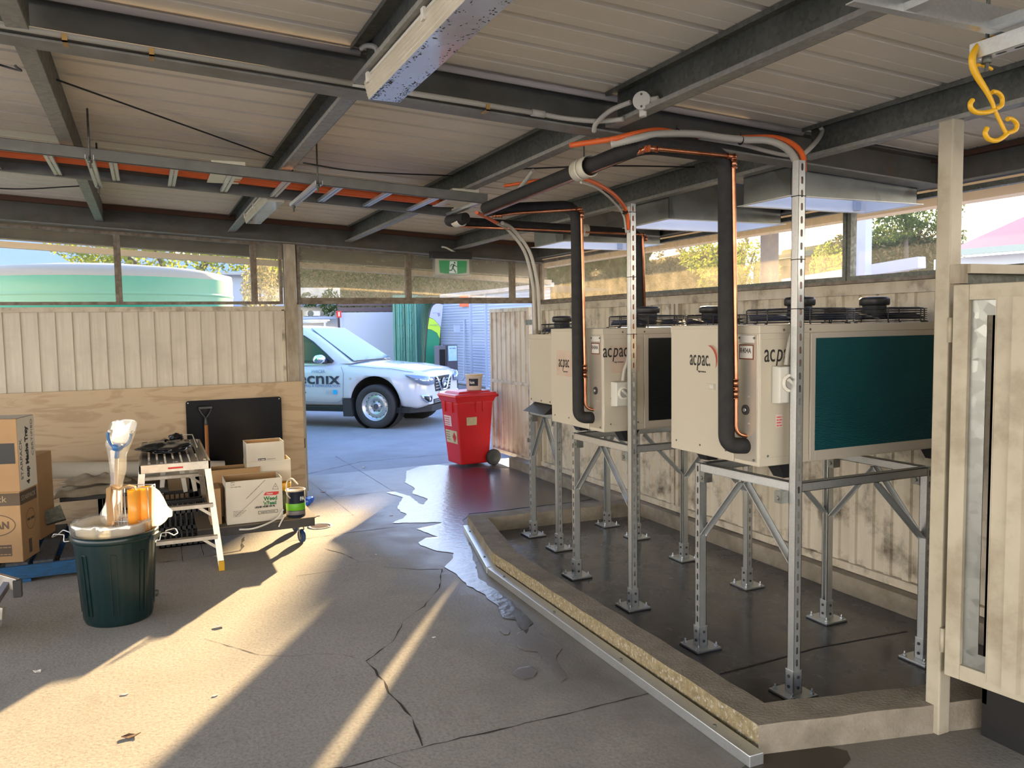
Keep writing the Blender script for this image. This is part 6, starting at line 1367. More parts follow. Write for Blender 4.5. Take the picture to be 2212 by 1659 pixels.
# wheel arches dark liners + flares
for x in (0,-3.15):
    for s in (1,-1): b=CB(); b.lathe([(.47,0),(.47,.26),(.0,.27)],(x,s*.90,.43),32,ax=(0,-s,0),cap0=False,cap1=False); b.build('arch_liner',[darkin],car)
wdk=mat('wheel_dark',(.08,.08,.09),.5)
b=CB()
b.hexa([(-.60,-.94,.20),(-.42,-.94,.20),(-.42,-.80,.20),(-.60,-.80,.20)],[(-.62,-.935,.52),(-.46,-.935,.52),(-.46,-.80,.52),(-.62,-.80,.52)]); b.build('mud_flap',[rubber],car)
for x in (0,-3.15):
    for s in (-1,1):
        b=CB(); y=s*.80
        b.lathe([(.25,-.125),(.34,-.130),(.372,-.112),(.380,-.07),(.380,.07),(.372,.112),(.34,.130),(.25,.125),(.25,-.125)],(x,y,.378),48,ax=(0,s,0),cap0=False,cap1=False)
        w=b.build('wheel',[rubber],car,label='front tyre' if x==0 else None)
        b=CB(); b.lathe([(.252,.11),(.248,.122),(.238,.118),(.225,.075),(.20,.055),(.19,.062),(.13,.085),(.115,.06),(.07,.045),(.065,.075),(.0,.078)],(x,y,.378),40,ax=(0,s,0),cap0=False,cap1=False); rm=b.build('rim',[steelw],w)
        b=CB()
        if s<0:
            for k in range(16): a=2*PI*k/16; c_=CB(); c_.lathe([(.013,.0),(.013,.004)],(x+.205*math.cos(a),y+s*.058,.378+.205*math.sin(a)),10,ax=(0,s,0)); c_.build('vent_hole',[wdk],w)
            for k in range(6): a=2*PI*k/6; c_=CB(); c_.lathe([(.011,.0),(.009,.02)],(x+.09*math.cos(a),y+s*.052,.378+.09*math.sin(a)),6,ax=(0,s,0)); c_.build('wheel_nut',[wdk],w)
        b.lathe([(.05,.0),(.045,.012)],(x,y+s*.074,.378),18,ax=(0,s,0)); b.build('hub_cap',[wdk],w)
# front details on the sloping nose. local helper to project on nose surface
def nose(y,z):
    """x of the nose at height z, half width y"""
    xx=.90
    for x in [.88-.01*i for i in range(60)]:
        if interp(wid,x)>=abs(y)+.015 and interp(top,x)>=z: xx=x; break
    return xx
def npoly(pts,m,name,off=.012,th=.02,lab=None,par=None):
    b=CB(); A=[(nose(y,z)+off,y,z) for y,z in pts]; B=[(nose(y,z)+off-th,y,z) for y,z in pts]; b.hexa(B,A); return b.build(name,[m],par or car,label=lab)
gr=npoly([(-.33,.86),(.33,.86),(.40,.80),(.33,.60),(-.33,.60),(-.40,.80)],blackp,'grille',.004,.03)
FX=.886
for z in (.65,.70,.75,.80):
    for y0,y1 in ((-.33,-.13),(.13,.33)): b=CB(); b.box(FX,FX+.012,y0,y1,z-.007,z+.007); b.build('grille_bar',[steelw],gr,bevel=.003)
b=CB(); 
b.tube([(FX+.01,-.31,.862),(FX+.012,-.20,.74),(FX+.012,-.12,.615),(FX+.012,.12,.615),(FX+.012,.20,.74),(FX+.01,.31,.862)],.020,8)
b.build('chrome_surround',[chrome],gr)
b=CB(); b.lathe([(.070,0),(.080,.006),(.078,.012),(.062,.012),(.058,.002)],(FX+.016,0,.745),28,ax=(1,0,0),cap1=False); b.box(FX+.016,FX+.030,-.095,.095,.732,.758); b.build('badge',[chrome],gr)
def wrapstrip(U,Lo,s,m,name,par=None,off=0):
    b=CB(); u=[b._v((x+off,s*(y+off*.5),z)) for x,y,z in U]; l=[b._v((x+off,s*(y+off*.5),z)) for x,y,z in Lo]
    for i in range(len(U)-1): b.face([u[i],u[i+1],l[i+1],l[i]],0,True)
    o=b.build(name,[m],par or car); q=o.modifiers.new('s','SOLIDIFY'); q.thickness=.02; q.offset=0; return o
hlm=mat('headlight_lens',(.22,.27,.36),.06,.4,coat=1)
for s in (-1,1):
    U=[(.897,.44,.86),(.880,.66,.885),(.815,.79,.905),(.70,.865,.92),(.54,.915,.935)]; Lo=[(.897,.46,.74),(.892,.68,.735),(.850,.79,.755),(.76,.865,.80),(.60,.91,.89)]
    hl=wrapstrip(U,Lo,s,hlm,'headlight',None,.018)
    for yy,xx in ((.58,.905),(.74,.872)): b=CB(); b.lathe([(.048,0),(.043,.012),(.02,.004)],(xx,s*yy,.81),18,ax=(.85,s*.4,0)); b.build('lamp_reflector',[chrome],hl)
    fl=wrapstrip([(.893,.52,.545),(.885,.68,.57),(.82,.80,.575)],[(.893,.56,.44),(.885,.70,.44),(.845,.77,.50)],s,chrome,'fog_lamp_surround',None,.008)
    fk_=wrapstrip([(.893,.55,.53),(.885,.68,.55),(.84,.77,.555)],[(.893,.58,.455),(.885,.69,.455),(.855,.75,.50)],s,blackp,'fog_lamp_recess',fl,.016); b=CB(); b.lathe([(.035,0),(.03,.01)],(.905,s*.65,.50),18,ax=(.9,s*.3,0)); b.build('fog_lamp',[steelw],fl)
b=CB(); b.box(.87,.892,-.42,.42,.40,.475); lgr=b.build('lower_grille',[blackp],car)
for z_ in (.42,.45): b=CB(); b.box(.892,.897,-.40,.40,z_-.004,z_+.004); b.build('grille_bar',[steelw],lgr)
b=CB(); b.box(.89,.90,-.186,.186,.487,.592); npl=b.build('number_plate',[inkw],car)
PW=lambda x,y,z:CX@V((x,y,z))
Rn=(PW(0,1,0)-PW(0,0,0)); text('DNF·62D',PW(.9015,-.165,.510),Rn,ZA,.055,ink,'plate_lettering',npl,sx=.95)
b=CB(); 
for z0 in (.335,): b.hexa([(.30,-.84,.26),(.60,-.80,.26),(.86,-.45,.26),(.86,.45,.26),(.60,.80,.26),(.30,.84,.26)],[(.32,-.86,.36),(.62,-.80,.36),(.865,-.46,.37),(.865,.46,.37),(.62,.80,.36),(.32,.86,.36)])
b.build('bumper_skirt',[blackp],car,bevel=.01)
# hood crease lines and gap
b=CB(); 
for s in (-1,1): b.tube([(x,s*interp(wid,x)*.93,interp(shd,x)+(interp(top,x)-interp(shd,x))*.35+.004) for x in (-.52,-.3,0,.3,.55,.68)],.004,5)
b.build('bonnet_gap',[dl],car)
# mirror, handles, indicator, roof rack, wiper
b=CB(); b.lathe([(.02,-.12),(.085,-.09),(.10,0),(.085,.09),(.02,.11)],(-.98,-1.02,1.20),18,ax=(0,1,0),ell=.8); b.build('mirror',[chrome],car); b=CB(); b.bar((-.95,-.90,1.14),(-.96,-1.0,1.15),.10,.06); b.build('mirror_arm',[blackp],car,bevel=.01)
b=CB(); b.bar((-1.60,-.945,.93),(-1.82,-.945,.93),.03,.028,up=(0,1,0)); b.bar((-2.5,-.945,.95),(-2.72,-.945,.95),.03,.028,up=(0,1,0)); b.build('door_handle',[chrome],car,bevel=.005)
b=CB(); b.lathe([(.02,0),(.016,.008)],(-.45,-.928,.86),10,ax=(0,-1,0)); b.build('side_repeater',[mat('amber',(.5,.4,.3),.3)],car)
b=CB()
for s in (-.55,.55): b.tube([(-1.75,s,1.86),(-2.75,s,1.85)],.018,8); b.bar((-1.8,s,1.77),(-1.8,s,1.86),.03,.03); b.bar((-2.6,s,1.76),(-2.6,s,1.85),.03,.03)
for x in (-1.75,-2.1,-2.45,-2.75): b.tube([(x,-.62,1.88),(x,.62,1.88)],.016,8)
b.build('roof_rack',[steelw],car)
b=CB(); b.box(-2.5,-1.9,-.6,-.3,1.90,1.94); b.build('rack_load',[yellowp],car,label='flat yellowish plank on the roof rack')
b=CB(); b.bar((-.47,-.2,1.150),(-.42,.60,1.135),.012,.012); b.bar((-.46,-.66,1.155),(-.46,-.2,1.150),.012,.012); b.build('wiper',[blackp],car)
b=CB(); b.box(-1.75,-1.62,-.62,-.50,1.0,1.38); b.build('seat_shape',[paper],car)
# door lettering (right flank, facing -RT... text runs towards the nose)
fwdv=H; d_w=-.938
def dtext(s,x,z,h,m,**k): text(s,PW(x,d_w,z),fwdv,ZA,h,m,'door_lettering',car,**k)
navy=mat('navy_lettering',(.035,.04,.06),.5); lb=mat('blue_lettering',(.12,.20,.42),.5); cy=mat('cyan_mark',(.02,.42,.75),.5); lg=mat('grey_lettering',(.42,.44,.5),.5)
dtext('tecn\u0131x',-1.63,.765,.205,navy,off=.005,fit=.985); dtext('HVAC&R',-1.21,.955,.055,lb,fit=.27); dtext('AIR CONDITIONING & REFRIGERATION',-1.86,.71,.042,lb,fit=1.21); dtext('ARC',-.94,.585,.075,lg,fit=.14); scrib(PW(-1.42,d_w,.60),fwdv,ZA,.035,.09,navy,'door_lettering',car)
b=CB(); b.poly([(-.79,d_w-.001,.585),(-.71,d_w-.001,.585),(-.71,d_w-.001,.66),(-.79,d_w-.001,.66)]); b.poly([(-1.80,d_w,.985),(-1.60,d_w,1.0),(-1.42,d_w,1.03),(-1.55,d_w,1.035),(-1.80,d_w,1.02)]); b.build('blue_mark',[cy],car)
# ---------------------------------------------------------------- yard furniture and buildings
bl=mat('pale_blue_grey_sheeting',(.34,.40,.50),.6)
def yy(u,v,y): return fy(u,v,y)
# green shipping container
ct=T('shipping_container','green shipping container with closed double doors at the back of the yard','shipping container',(7.6,24.5,0)); cg=mat('container_green',(.09,.23,.17),.55,col2=(.055,.20,.15),vs=2)
A=fz(851,712+1.75/24.3*1744-6,0); A=V((5.02,23.3,0)); 
u0=fy(851,780,23.3); u1=fy(901,780,23.5); A=V((u0.x,23.3,0)); B_=V((u1.x+.55,23.5,0))
A=V((u0.x,23.3,0)); e=V((.90,-.44,0)).normalized(); nn=V((-e.y,e.x,0)); Wd=1.15
def cp(a,z,o=0): return A+e*a+nn*o+ZA*z
b=MB(); CH=2.66
rr_=ray(902,780); Cw=(rr_.x*A.y-rr_.y*A.x)/(e.x*rr_.y-e.y*rr_.x)
for (a0,a1,c0,c1) in ((0,.07,0,CH),(Cw-.07,Cw,0,CH),(.07,Cw-.07,0,.14),(.07,Cw-.07,CH-.12,CH)): b.hexa([cp(a0,c0),cp(a1,c0),cp(a1,c0,.1),cp(a0,c0,.1)],[cp(a0,c1),cp(a1,c1),cp(a1,c1,.1),cp(a0,c1,.1)])
b.build('frame',[cg],ct,bevel=.01)
mid=Cw/2
for s,(a0,a1) in enumerate(((.08,mid-.01),(mid+.01,Cw-.08))):
    b=MB(); b.hexa([cp(a0,.15,.03),cp(a1,.15,.03),cp(a1,.15,.06),cp(a0,.15,.06)],[cp(a0,CH-.13,.03),cp(a1,CH-.13,.03),cp(a1,CH-.13,.06),cp(a0,CH-.13,.06)])
    for k in range(6):
        z=.25+k*.38; b.hexa([cp(a0+.05,z,-.005),cp(a1-.05,z,-.005),cp(a1-.05,z,.03),cp(a0+.05,z,.03)],[cp(a0+.05,z+.20,-.005),cp(a1-.05,z+.20,-.005),cp(a1-.05,z+.20,.03),cp(a0+.05,z+.20,.03)])
    d=b.build('door',[cg],ct,bevel=.006)
    b=MB(); 
    for a_ in (a0+.10,a1-.10): b.cyl(cp(a_,.15,-.02),cp(a_,CH-.1,-.02),.018,n=8)
    b.build('locking_bar',[mat('container_green_bar',(.10,.30,.22),.4)],d)
b=MB(); D=5.5; q=[cp(Cw,0),cp(Cw+.10,0,.0)]
k=0
side_=[]; dd=0
while dd<D: side_+= [(dd,0),(dd+.10,0),(dd+.14,-.05),(dd+.24,-.05)]; dd+=.28
for (a_,o_),(c_,p_) in zip(side_,side_[1:]): b.poly([cp(Cw+o_,.1,a_),cp(Cw+p_,.1,c_),cp(Cw+p_,CH-.1,c_),cp(Cw+o_,CH-.1,a_)])
b.hexa([cp(0,CH-.05,.1),cp(Cw,CH-.05,.1),cp(Cw,CH-.05,D),cp(0,CH-.05,D)],[cp(0,CH,.1),cp(Cw,CH,.1),cp(Cw,CH,D),cp(0,CH,D)]); b.hexa([cp(0,.1,.1),cp(.03,.1,.1),cp(.03,.1,D),cp(0,.1,D)],[cp(0,CH,.1),cp(.03,CH,.1),cp(.03,CH,D),cp(0,CH,D)])
b.build('side_wall',[cg],ct)
# feather flag
ff=T('feather_flag','feather flag in white, lime and green standing before the container','flag',(7.55,21.8,0)); FY=21.6
FPt=lambda u,v:fy(u,v,FY)
lft=[(918,765),(921,730),(923,705),(926,685),(930,668),(936,658),(945,654)]; rgt=[(958,657),(955,675),(953,700),(950,730),(947,765)]
b=MB(); b.tube(bez([V((FPt(915,840).x,FY,0)),FPt(918,765),FPt(923,705),FPt(930,668),FPt(941,655),FPt(958,656)],5),.018,8); b.build('pole',[blackp],ff)
def flagpart(px,m,nm):
    P=[FPt(*p) for p in px]; b=MB(); b.hexa(P,[p+V((.0,.012,0)) for p in P]); b.build(nm,[m],ff)
flagpart([(918,768),(920,735),(922,711),(932,713),(944,720),(950,732),(947,768)],mat('flag_green',(.02,.22,.11),.6),'flag_lower')
flagpart([(922,710),(924,690),(926,686),(937,690),(948,702),(951.5,708),(950,731),(944,719),(932,712)],mat('flag_lime',(.42,.65,.05),.6),'flag_band')
flagpart([(926,685),(930,669),(936,659),(945,655),(957,658),(955,680),(952,707),(948,701),(937,689)],mat('flag_lilac_white',(.40,.43,.66),.6),'flag_top')
flagpart([(944,676),(950,676),(951,682),(947,684)],inkr,'flag_logo')
flagpart([(918,830),(920,768),(947,768),(946,800)],mat('flag_green_low',(.02,.20,.10),.6),'flag_hem')
scrib(FPt(928,703)-YA*.01,V((.97,-.25,.0)),ZA,.05,.25,mat('flag_grey_green',(.25,.40,.12),.6),'flag_lettering',ff); scrib(FPt(934,676)-YA*.01,V((.97,-.25,.0)),ZA,.03,.14,mat('flag_grey',(.3,.32,.45),.6),'flag_lettering',ff,4)
# corrugated shed
sh_=T('corrugated_shed','long pale blue grey corrugated iron shed behind the open gate','shed',(8.5,20,0))
p0=fy(952,700,23.4);p1=fy(1017,700,21.2);p2=fy(1190,700,17.0); cor=wavemat('corrugated_iron',(.38,.44,.55),(.30,.36,.47),5.2,'Z',.5,.1,sharp=(.1,.9))
for a,c in ((p0,p1),(p1,p2)):
    a=V((a.x,a.y,0));c=V((c.x,c.y,0)); b=MB(); z=.05; 
    while z<2.62:
        for (z0,o0),(z1,o1) in zip(((0,0),(.02,.008),(.04,.011),(.06,.008),(.08,0)),((.02,.008),(.04,.011),(.06,.008),(.08,0),(.08,0))):
            d_=(c-a).normalized(); n_=V((d_.y,-d_.x,0)); b.poly([a+n_*o0+ZA*(z+z0),c+n_*o0+ZA*(z+z0),c+n_*o1+ZA*(z+z1),a+n_*o1+ZA*(z+z1)],0,True)
        z+=.08
    b.build('wall',[cor],sh_)
b=MB()
for p in (p1,fy(1050,700,20.3)): b.bar((p.x,p.y-.05,0),(p.x,p.y-.05,2.6),.10,.08,up=(0,1,0))
b.build('downpipe',[bl],sh_)
b=MB(); P0=V((p0.x,p0.y-.1,2.62));P1=V((p1.x,p1.y-.1,2.62));P2=V((p2.x,p2.y-.1,2.66)); R0=[V((p0.x,p0.y+5,2.78)),V((p1.x+3,p1.y+5,2.78)),V((p2.x+5,p2.y+5,2.78))]
b.poly([P0,P1,R0[1],R0[0]]);b.poly([P1,P2,R0[2],R0[1]]); 
for a,c in ((P0,P1),(P1,P2)): b.bar(a,c,.10,.10)
b.build('roof',[mat('shed_roof',(.50,.45,.42),.5)],sh_)
cs_=fy(1035,700,20.6); b=MB(); b.tube([fy(1003,690,21.55),fy(1003,720,21.5),fy(1003,815,21.5),fy(999,822,21.5)],.02,8); b.box(cs_.x-.6,cs_.x-.45,20.9,21.0,1.55,1.75); b.build('wall_conduit',[bl],sh_)
a=fy(988,640,21.9);c=fy(1012,662,21.3); b=MB(); b.hexa([(a.x,21.75,c.z),(c.x,21.2,c.z),(c.x,21.17,c.z),(a.x,21.72,c.z)][::-1],[(a.x,21.75,a.z),(c.x,21.2,a.z),(c.x,21.17,a.z),(a.x,21.72,a.z)][::-1]); sg=tag(b.build('building_sign',[mat('orange_red_sign',(.75,.14,.05),.5)]),'orange red sign on the corrugated shed above the doorway edge','sign')
b=MB(); 
for i in (0,1):
    x=a.x+.09+i*.13; b.box(x,x+.08,21.30,21.34,c.z+.05,c.z+.20)
b.build('sign_mark',[inkw],sg)
# kiosk
kk=T('ticket_kiosk','dark grey kiosk with a pale blue poster beside the corrugated shed','kiosk',(7.9,21.4,0)); k0=fz(965,836);k1=fz(990,838); KY=20.5
K=lambda u,v:fy(u,v,KY); a=K(965,745);c=K(990,838)
b=MB(); b.box(a.x,c.x,KY,KY+.35,0,a.z); b.build('body',[mat('kiosk_charcoal',(.05,.05,.07),.5)],kk,bevel=.01)
d0_=K(948,745); b=MB(); b.box(d0_.x,a.x,KY+.05,KY+.4,0,a.z-.02); b.build('side_cabinet',[mat('kiosk_side',(.10,.10,.12),.5)],kk,bevel=.01)
b=MB(); b.box(d0_.x+.03,a.x-.03,KY+.04,KY+.05,.5,a.z-.12); b.build('opening',[darkin],kk)
p=K(968,747);q=K(987,779); b=MB(); b.box(p.x,q.x,KY-.01,KY-.001,q.z,p.z); b.build('poster',[mat('poster_blue',(.22,.48,.72),.5,col2=(.5,.62,.75),vs=3)],kk)
scrib((p.x+.03,KY-.015,p.z-.08),XA,ZA,.04,q.x-p.x-.06,mat('poster_ink',(.1,.15,.35),.6),'poster_lettering',kk)
# pale fence/wall, slat screen, cream building
wl=mat('lilac_white_wall',(.46,.49,.57),.6)
a=fy(735,675,25.5);c=fy(853,675,25.5); b=MB(); b.box(a.x,c.x,25.5,25.6,0,a.z); b.box((a.x+.02),(a.x+.06),25.48,25.5,0,a.z); tag(b.build('yard_wall',[wl]),'plain pale lilac wall left of the green container','wall')
ds=mat('dark_slats',(.10,.07,.07),.6)
b=MB(); 
for k in range(2): z=c.z+.04+k*.19; b.box(a.x,c.x,25.8,25.84,z,z+.14)
for x in (a.x,(a.x+c.x)/2,c.x-.1): b.box(x,x+.08,25.85,25.92,0,c.z+.38)
tag(b.build('slat_screen',[ds]),'dark slatted screen above the pale lilac wall','screen')
bd=T('cream_building','cream rendered building at the left behind the pickup','building',(4,27,0)); a=fy(590,700,27);c=fy(735,640,27)
b=MB(); b.box(a.x,c.x,27,31,0,3.05); b.build('wall',[mat('cream_render',(.66,.63,.56),.7)],bd)
b=MB(); b.box(a.x,c.x,26.6,26.98,1.55+.9,1.62+.9); p_=fy(700,686,26.7); b.box(a.x,p_.x+.3,26.2,27,p_.z-.05,p_.z+.03); b.build('awning',[bl],bd)
b=MB(); a=fy(660,672,26.6);c=fy(690,683,26.6); b.box(a.x,c.x,26.4,26.95,c.z,a.z); o=tag(b.build('wall_air_conditioner',[whitep],bevel=.02),'small split air conditioner on the cream building','air conditioner')
b=MB(); b.lathe([(.10,0),(.10,.01)],((a.x+c.x)/2-.1,26.395,(a.z+c.z)/2),18,ax=(0,-1,0)); b.build('fan_grille',[galvd],o)
a=fy(726,672,25.3);c=fy(737,686,25.3); b=MB(); b.box(a.x,c.x,25.25,25.27,c.z,a.z); o=tag(b.build('fire_sign',[inkr]),'small red fire extinguisher sign beside the pale wall','sign'); b=MB(); x=(a.x+c.x)/2; b.box(x-.02,x+.02,25.24,25.249,c.z+.04,a.z-.03); b.build('extinguisher_symbol',[inkw],o)
# water tank seen through the left transom
tk=T('water_tank','large round green water tank with a pale lid outside the left windows','water tank',(-.62,13.2,0)); tc_=(-.62,13.2,0)
b=MB(); b.lathe([(1.86,0),(1.86,2.44)],tc_,72,cap0=False,cap1=False); b.build('wall',[mat('tank_green',(.012,.27,.15),.4)],tk)
b=MB(); b.lathe([(1.86,2.44),(1.85,2.52),(1.5,2.60),(.8,2.67),(.0,2.69)],tc_,72,cap0=False,cap1=False); b.build('lid',[mat('tank_lid_cream',(.27,.245,.18),.6)],tk)
b=MB()
for k in range(5): b.lathe([(1.862,.4+k*.45),(1.872,.42+k*.45),(1.862,.44+k*.45)],tc_,72,cap0=False,cap1=False)
b.build('rib',[mat('tank_green_rib',(.012,.26,.145),.4)],tk)
# houses beyond
def house(cx,cy,w,d,hw,hr,wm,rm,label,ang=0):
    r=T('house',label,'house',(cx,cy,0)); X=Matrix.Translation((cx,cy,0))@Matrix.Rotation(ang,4,'Z')
    b=MB(); b.X=X; b.box(-w/2,w/2,-d/2,d/2,0,hw); b.build('walls',[wm],r)
    b=MB(); b.X=X; e=.5; A=[(-w/2-e,-d/2-e,hw),(w/2+e,-d/2-e,hw),(w/2+e,d/2+e,hw),(-w/2-e,d/2+e,hw)]; k=min(w,d)/2*.9; T_=[(-w/2+k,0,hr),(w/2-k,0,hr)] if w>=d else [(0,-d/2+k,hr),(0,d/2-k,hr)]
    if w>=d: b.poly([A[0],A[1],T_[1],T_[0]]);b.poly([A[2],A[3],T_[0],T_[1]]);b.poly([A[1],A[2],T_[1]]);b.poly([A[3],A[0],T_[0]])
    else: b.poly([A[0],A[1],T_[0]]);b.poly([A[2],A[3],T_[1]]);b.poly([A[1],A[2],T_[1],T_[0]]);b.poly([A[3],A[0],T_[0],T_[1]])
    b.poly(A[::-1]); b.build('roof',[rm],r); b=MB(); b.X=X; b.box(-w/2-e,w/2+e,-d/2-e-.1,-d/2-e,hw-.12,hw+.02); b.box(-w/2-e-.1,-w/2-e,-d/2-e,d/2+e,hw-.12,hw+.02); b.build('gutter',[mat('gutter',(.35,.38,.36),.5)],r); return r
hz_=mat('hazy_blue_roof',(.30,.38,.52),.7)
house(-3.2,40,12,8,3.6,6.3,mat('far_wall_blue',(.5,.55,.6),.7),hz_,'distant house with a long blue grey roof behind the water tank')
house(-6.2,30,4,5,3.3,4.9,mat('far_wall_pale',(.55,.58,.6),.7),mat('brown_grey_roof',(.16,.13,.15),.8),'house with a brown grey roof at the far left')
house(8,48,14,8,4.6,6.2,mat('far_wall_blue2',(.42,.5,.6),.7),hz_,'distant blue building behind the yellow green tree')
def ray_at(u,v,d): 
    r_=ray(u,v).normalized(); return CAM+r_*d
mred=wavemat('red_iron_roof',(.26,.025,.04),(.33,.06,.08),9,'Y',.6,0,sharp=(.3,.7))
rh=T('house','neighbour house with a red iron roof seen through the right hand mesh window','house',(16,6,0))
# roof polygon defined by where it stands: eave at z 2.35, ridge rising away to the right
E0=fy(2030,549,9.5);E1=fz(2400,519,E0.z); Rg0=fy(2300,428,13.0); Rg1=Rg0+(E1-E0)*.8
b=MB(); b.poly([E0,E1,Rg1,Rg0]);  b.build('roof',[mred],rh)
b=MB(); b.hexa([V((E0.x+.4,E0.y+.4,0)),V((E1.x+.4,E1.y+.4,0)),V((E1.x+.5,E1.y+.5,0)),V((E0.x+.5,E0.y+.5,0))],[E0+V((.4,.4,-.05)),E1+V((.4,.4,-.05)),E1+V((.5,.5,-.05)),E0+V((.5,.5,-.05))]); b.build('walls',[mat('pale_blue_weatherboard',(.50,.60,.72),.6)],rh)
b=MB(); b.bar(E0,E1,.10,.10); b.build('gutter',[mat('green_gutter',(.30,.38,.32),.5)],rh)
# pale neighbouring lean-to with a sloping roof edge, seen through the right mesh windows
cpn=T('lean_to_shed','pale blue neighbouring lean-to with a sloping roof edge outside the right windows','shed',(6.5,5,0)); pb_=mat('pale_blue_steel',(.36,.42,.56),.5)
LX=6.4; q0_,q1_,q2_=fx(1722,607,LX),fx(2012,555,LX),fx(2080,543,LX)
b=MB(); b.hexa([(LX,q0_.y,0),(LX,q2_.y,0),(LX+.06,q2_.y,0),(LX+.06,q0_.y,0)],[(LX,q0_.y,q0_.z-.12),(LX,q2_.y,q2_.z-.12),(LX+.06,q2_.y,q2_.z-.12),(LX+.06,q0_.y,q0_.z-.12)]); b.build('wall',[mat('white_blue_wall',(.50,.54,.60),.6)],cpn)
b=MB(); a_=(LX-.12,q0_.y+.05,q0_.z-.03); c_=(LX-.12,q1_.y,q1_.z-.05); b.bar(a_,c_,.10,.10,up=(0,0,1)); b.build('fascia',[pb_],cpn)
b=MB(); b.poly([(LX,q0_.y,q0_.z-.12),(LX,q1_.y,q1_.z-.12),(LX+1.8,q1_.y+.3,q1_.z-.30),(LX+1.8,q0_.y+.3,q0_.z-.30)]); b.build('roof',[pb_],cpn)
b=MB(); p=fx(1862,560,LX-.4); b.box(LX-.46,LX-.38,p.y-.09,p.y+.09,0,2.8); b.build('post',[pb_],cpn)
# ---------------------------------------------------------------- vegetation
def foliage(name,boxes,n,size,m,seed,parent=None):
    """leaf quads scattered through ellipsoids: (cx,cy,cz,rx,ry,rz)"""
    rnd=random.Random(seed); vs=[];fs=[]
    tot=sum(b_[3]*b_[5] for b_ in boxes)
    for (cx,cy,cz,rx,ry,rz) in boxes:
        for _ in range(int(n*rx*rz/tot)):
            while True:
                a,c,d=rnd.uniform(-1,1),rnd.uniform(-1,1),rnd.uniform(-1,1); q=a*a+c*c+d*d
                if .25<q<1: break
            p=V((cx+a*rx,cy+c*ry,cz+d*rz)); u=V((rnd.gauss(0,1),rnd.gauss(0,1),rnd.gauss(0,1))).normalized(); w=u.cross(V((rnd.gauss(0,1),rnd.gauss(0,1),rnd.gauss(0,1)))).normalized(); s=size*rnd.uniform(.6,1.4); i=len(vs)
            vs+= [p-u*s,p-w*s*.45,p+u*s,p+w*s*.45]; fs.append((i,i+1,i+2,i+3))
    b=MB(); b.v=vs;b.f=fs;b.mi=[0]*len(fs);b.sm=[False]*len(fs); return b.build(name,[m],parent,kind=None)
def trunk(parent,base_,pts,r):
    b=MB(); 
    for P in pts: b.tube([V(p) for p in P],r,7,rad=[r*(1-.7*i/(len(P)-1)) for i in range(len(P))])
    b.build('trunk',[bark],parent)
yt=T('tree','yellow green leafy tree beyond the water tank','tree',(1.2,24,0))
foliage('crown',[(-1.2,24,4.3,1.3,1.2,.8),(.4,24.5,4.7,1.6,1.4,.9),(2.0,24.5,4.5,1.5,1.4,.9),(3.1,24.5,4.0,1.0,1,.8),(.6,24,3.7,2.5,1.2,.5)],7000,.075,leafm,1,yt); trunk(yt,0,[[(1.0,24.2,0),(.9,24.2,2.6),(.2,24.3,4.2)],[(.9,24.2,2.5),(2,24.4,4.2)],[(.9,24.2,2.6),(-1.0,24.2,4.2)]],.16)
st=T('shrub','grey green shrub beside the tank at the small window','shrub',(2.2,17.6,0)); foliage('foliage',[(2.22,17.6,2.2,.42,.6,1.2)],2200,.05,leafb,9,st); trunk(st,0,[[(2.2,17.6,0),(2.22,17.6,1.6),(2.2,17.6,2.6)]],.06)
# tall hedge bank behind the transom over the doorway
hd=T('hedge','tall dense brown green hedge bank across the back of the yard','hedge',(7,31,0)); 
def bank(parent,P,h,dep,n,size,ms,seed):
    rnd=random.Random(seed); b=MB(); K=40; rows=[]
    for i in range(K+1):
        t=i/K; q=t*(len(P)-1); k=min(int(q),len(P)-2); f=q-k; p=V(P[k]).lerp(V(P[k+1]),f); hh=h[k]*(1-f)+h[k+1]*f; hh*=1+.05*math.sin(i*2.3)+.03*math.sin(i*5.1)
        rows.append((p,hh))
    G=[[b._v((p.x,p.y,hh*j/8*.97)) for j in range(9)]+[b._v((p.x+.5,p.y+dep,hh*.97)),b._v((p.x+.5,p.y+dep,0))] for p,hh in rows]
    for a,c in zip(G,G[1:]):
        for j in range(10): b.face([a[j],c[j],c[j+1],a[j+1]],0,True)
    b.build('hedge_mass',[hedgem],parent)
    for mi,m in enumerate(ms):
        vs=[];fs=[]
        for _ in range(n):
            t=rnd.random()*K; i=int(t); i=min(i,K-1); p=rows[i][0].lerp(rows[i+1][0],t-i); hh=rows[i][1]; z=hh*rnd.random()**.8 if rnd.random()<.85 else hh*(1+rnd.random()*.06); o=rnd.uniform(-.35,.05)
            c=V((p.x+rnd.uniform(-.1,.1),p.y+o,z)); u=V((rnd.gauss(0,1),rnd.gauss(0,1),rnd.gauss(0,1))).normalized(); w=u.cross(V((rnd.gauss(0,1),rnd.gauss(0,1),rnd.gauss(0,1)))).normalized(); s=size*rnd.uniform(.6,1.5); k=len(vs); vs+=[c-u*s,c-w*s*.4,c+u*s,c+w*s*.4]; fs.append((k,k+1,k+2,k+3))
        q=MB(); q.v=vs;q.f=fs;q.mi=[0]*len(fs);q.sm=[False]*len(fs); q.build('leaves',[m],parent)
bank(hd,[(4.2,33),(9.5,32),(14.8,30.5)],[5.1,4.8,6.0],6,14000,.065,[leafb,leafd],3)
h2=T('hedge','sunlit hedge bank outside the right windows','hedge',(24,24,0)); bank(h2,[(14.9,30.5),(18.0,26.3),(20.0,23.5)],[3.7,3.95,4.4],5,12000,.06,[leafb,leafb],4)
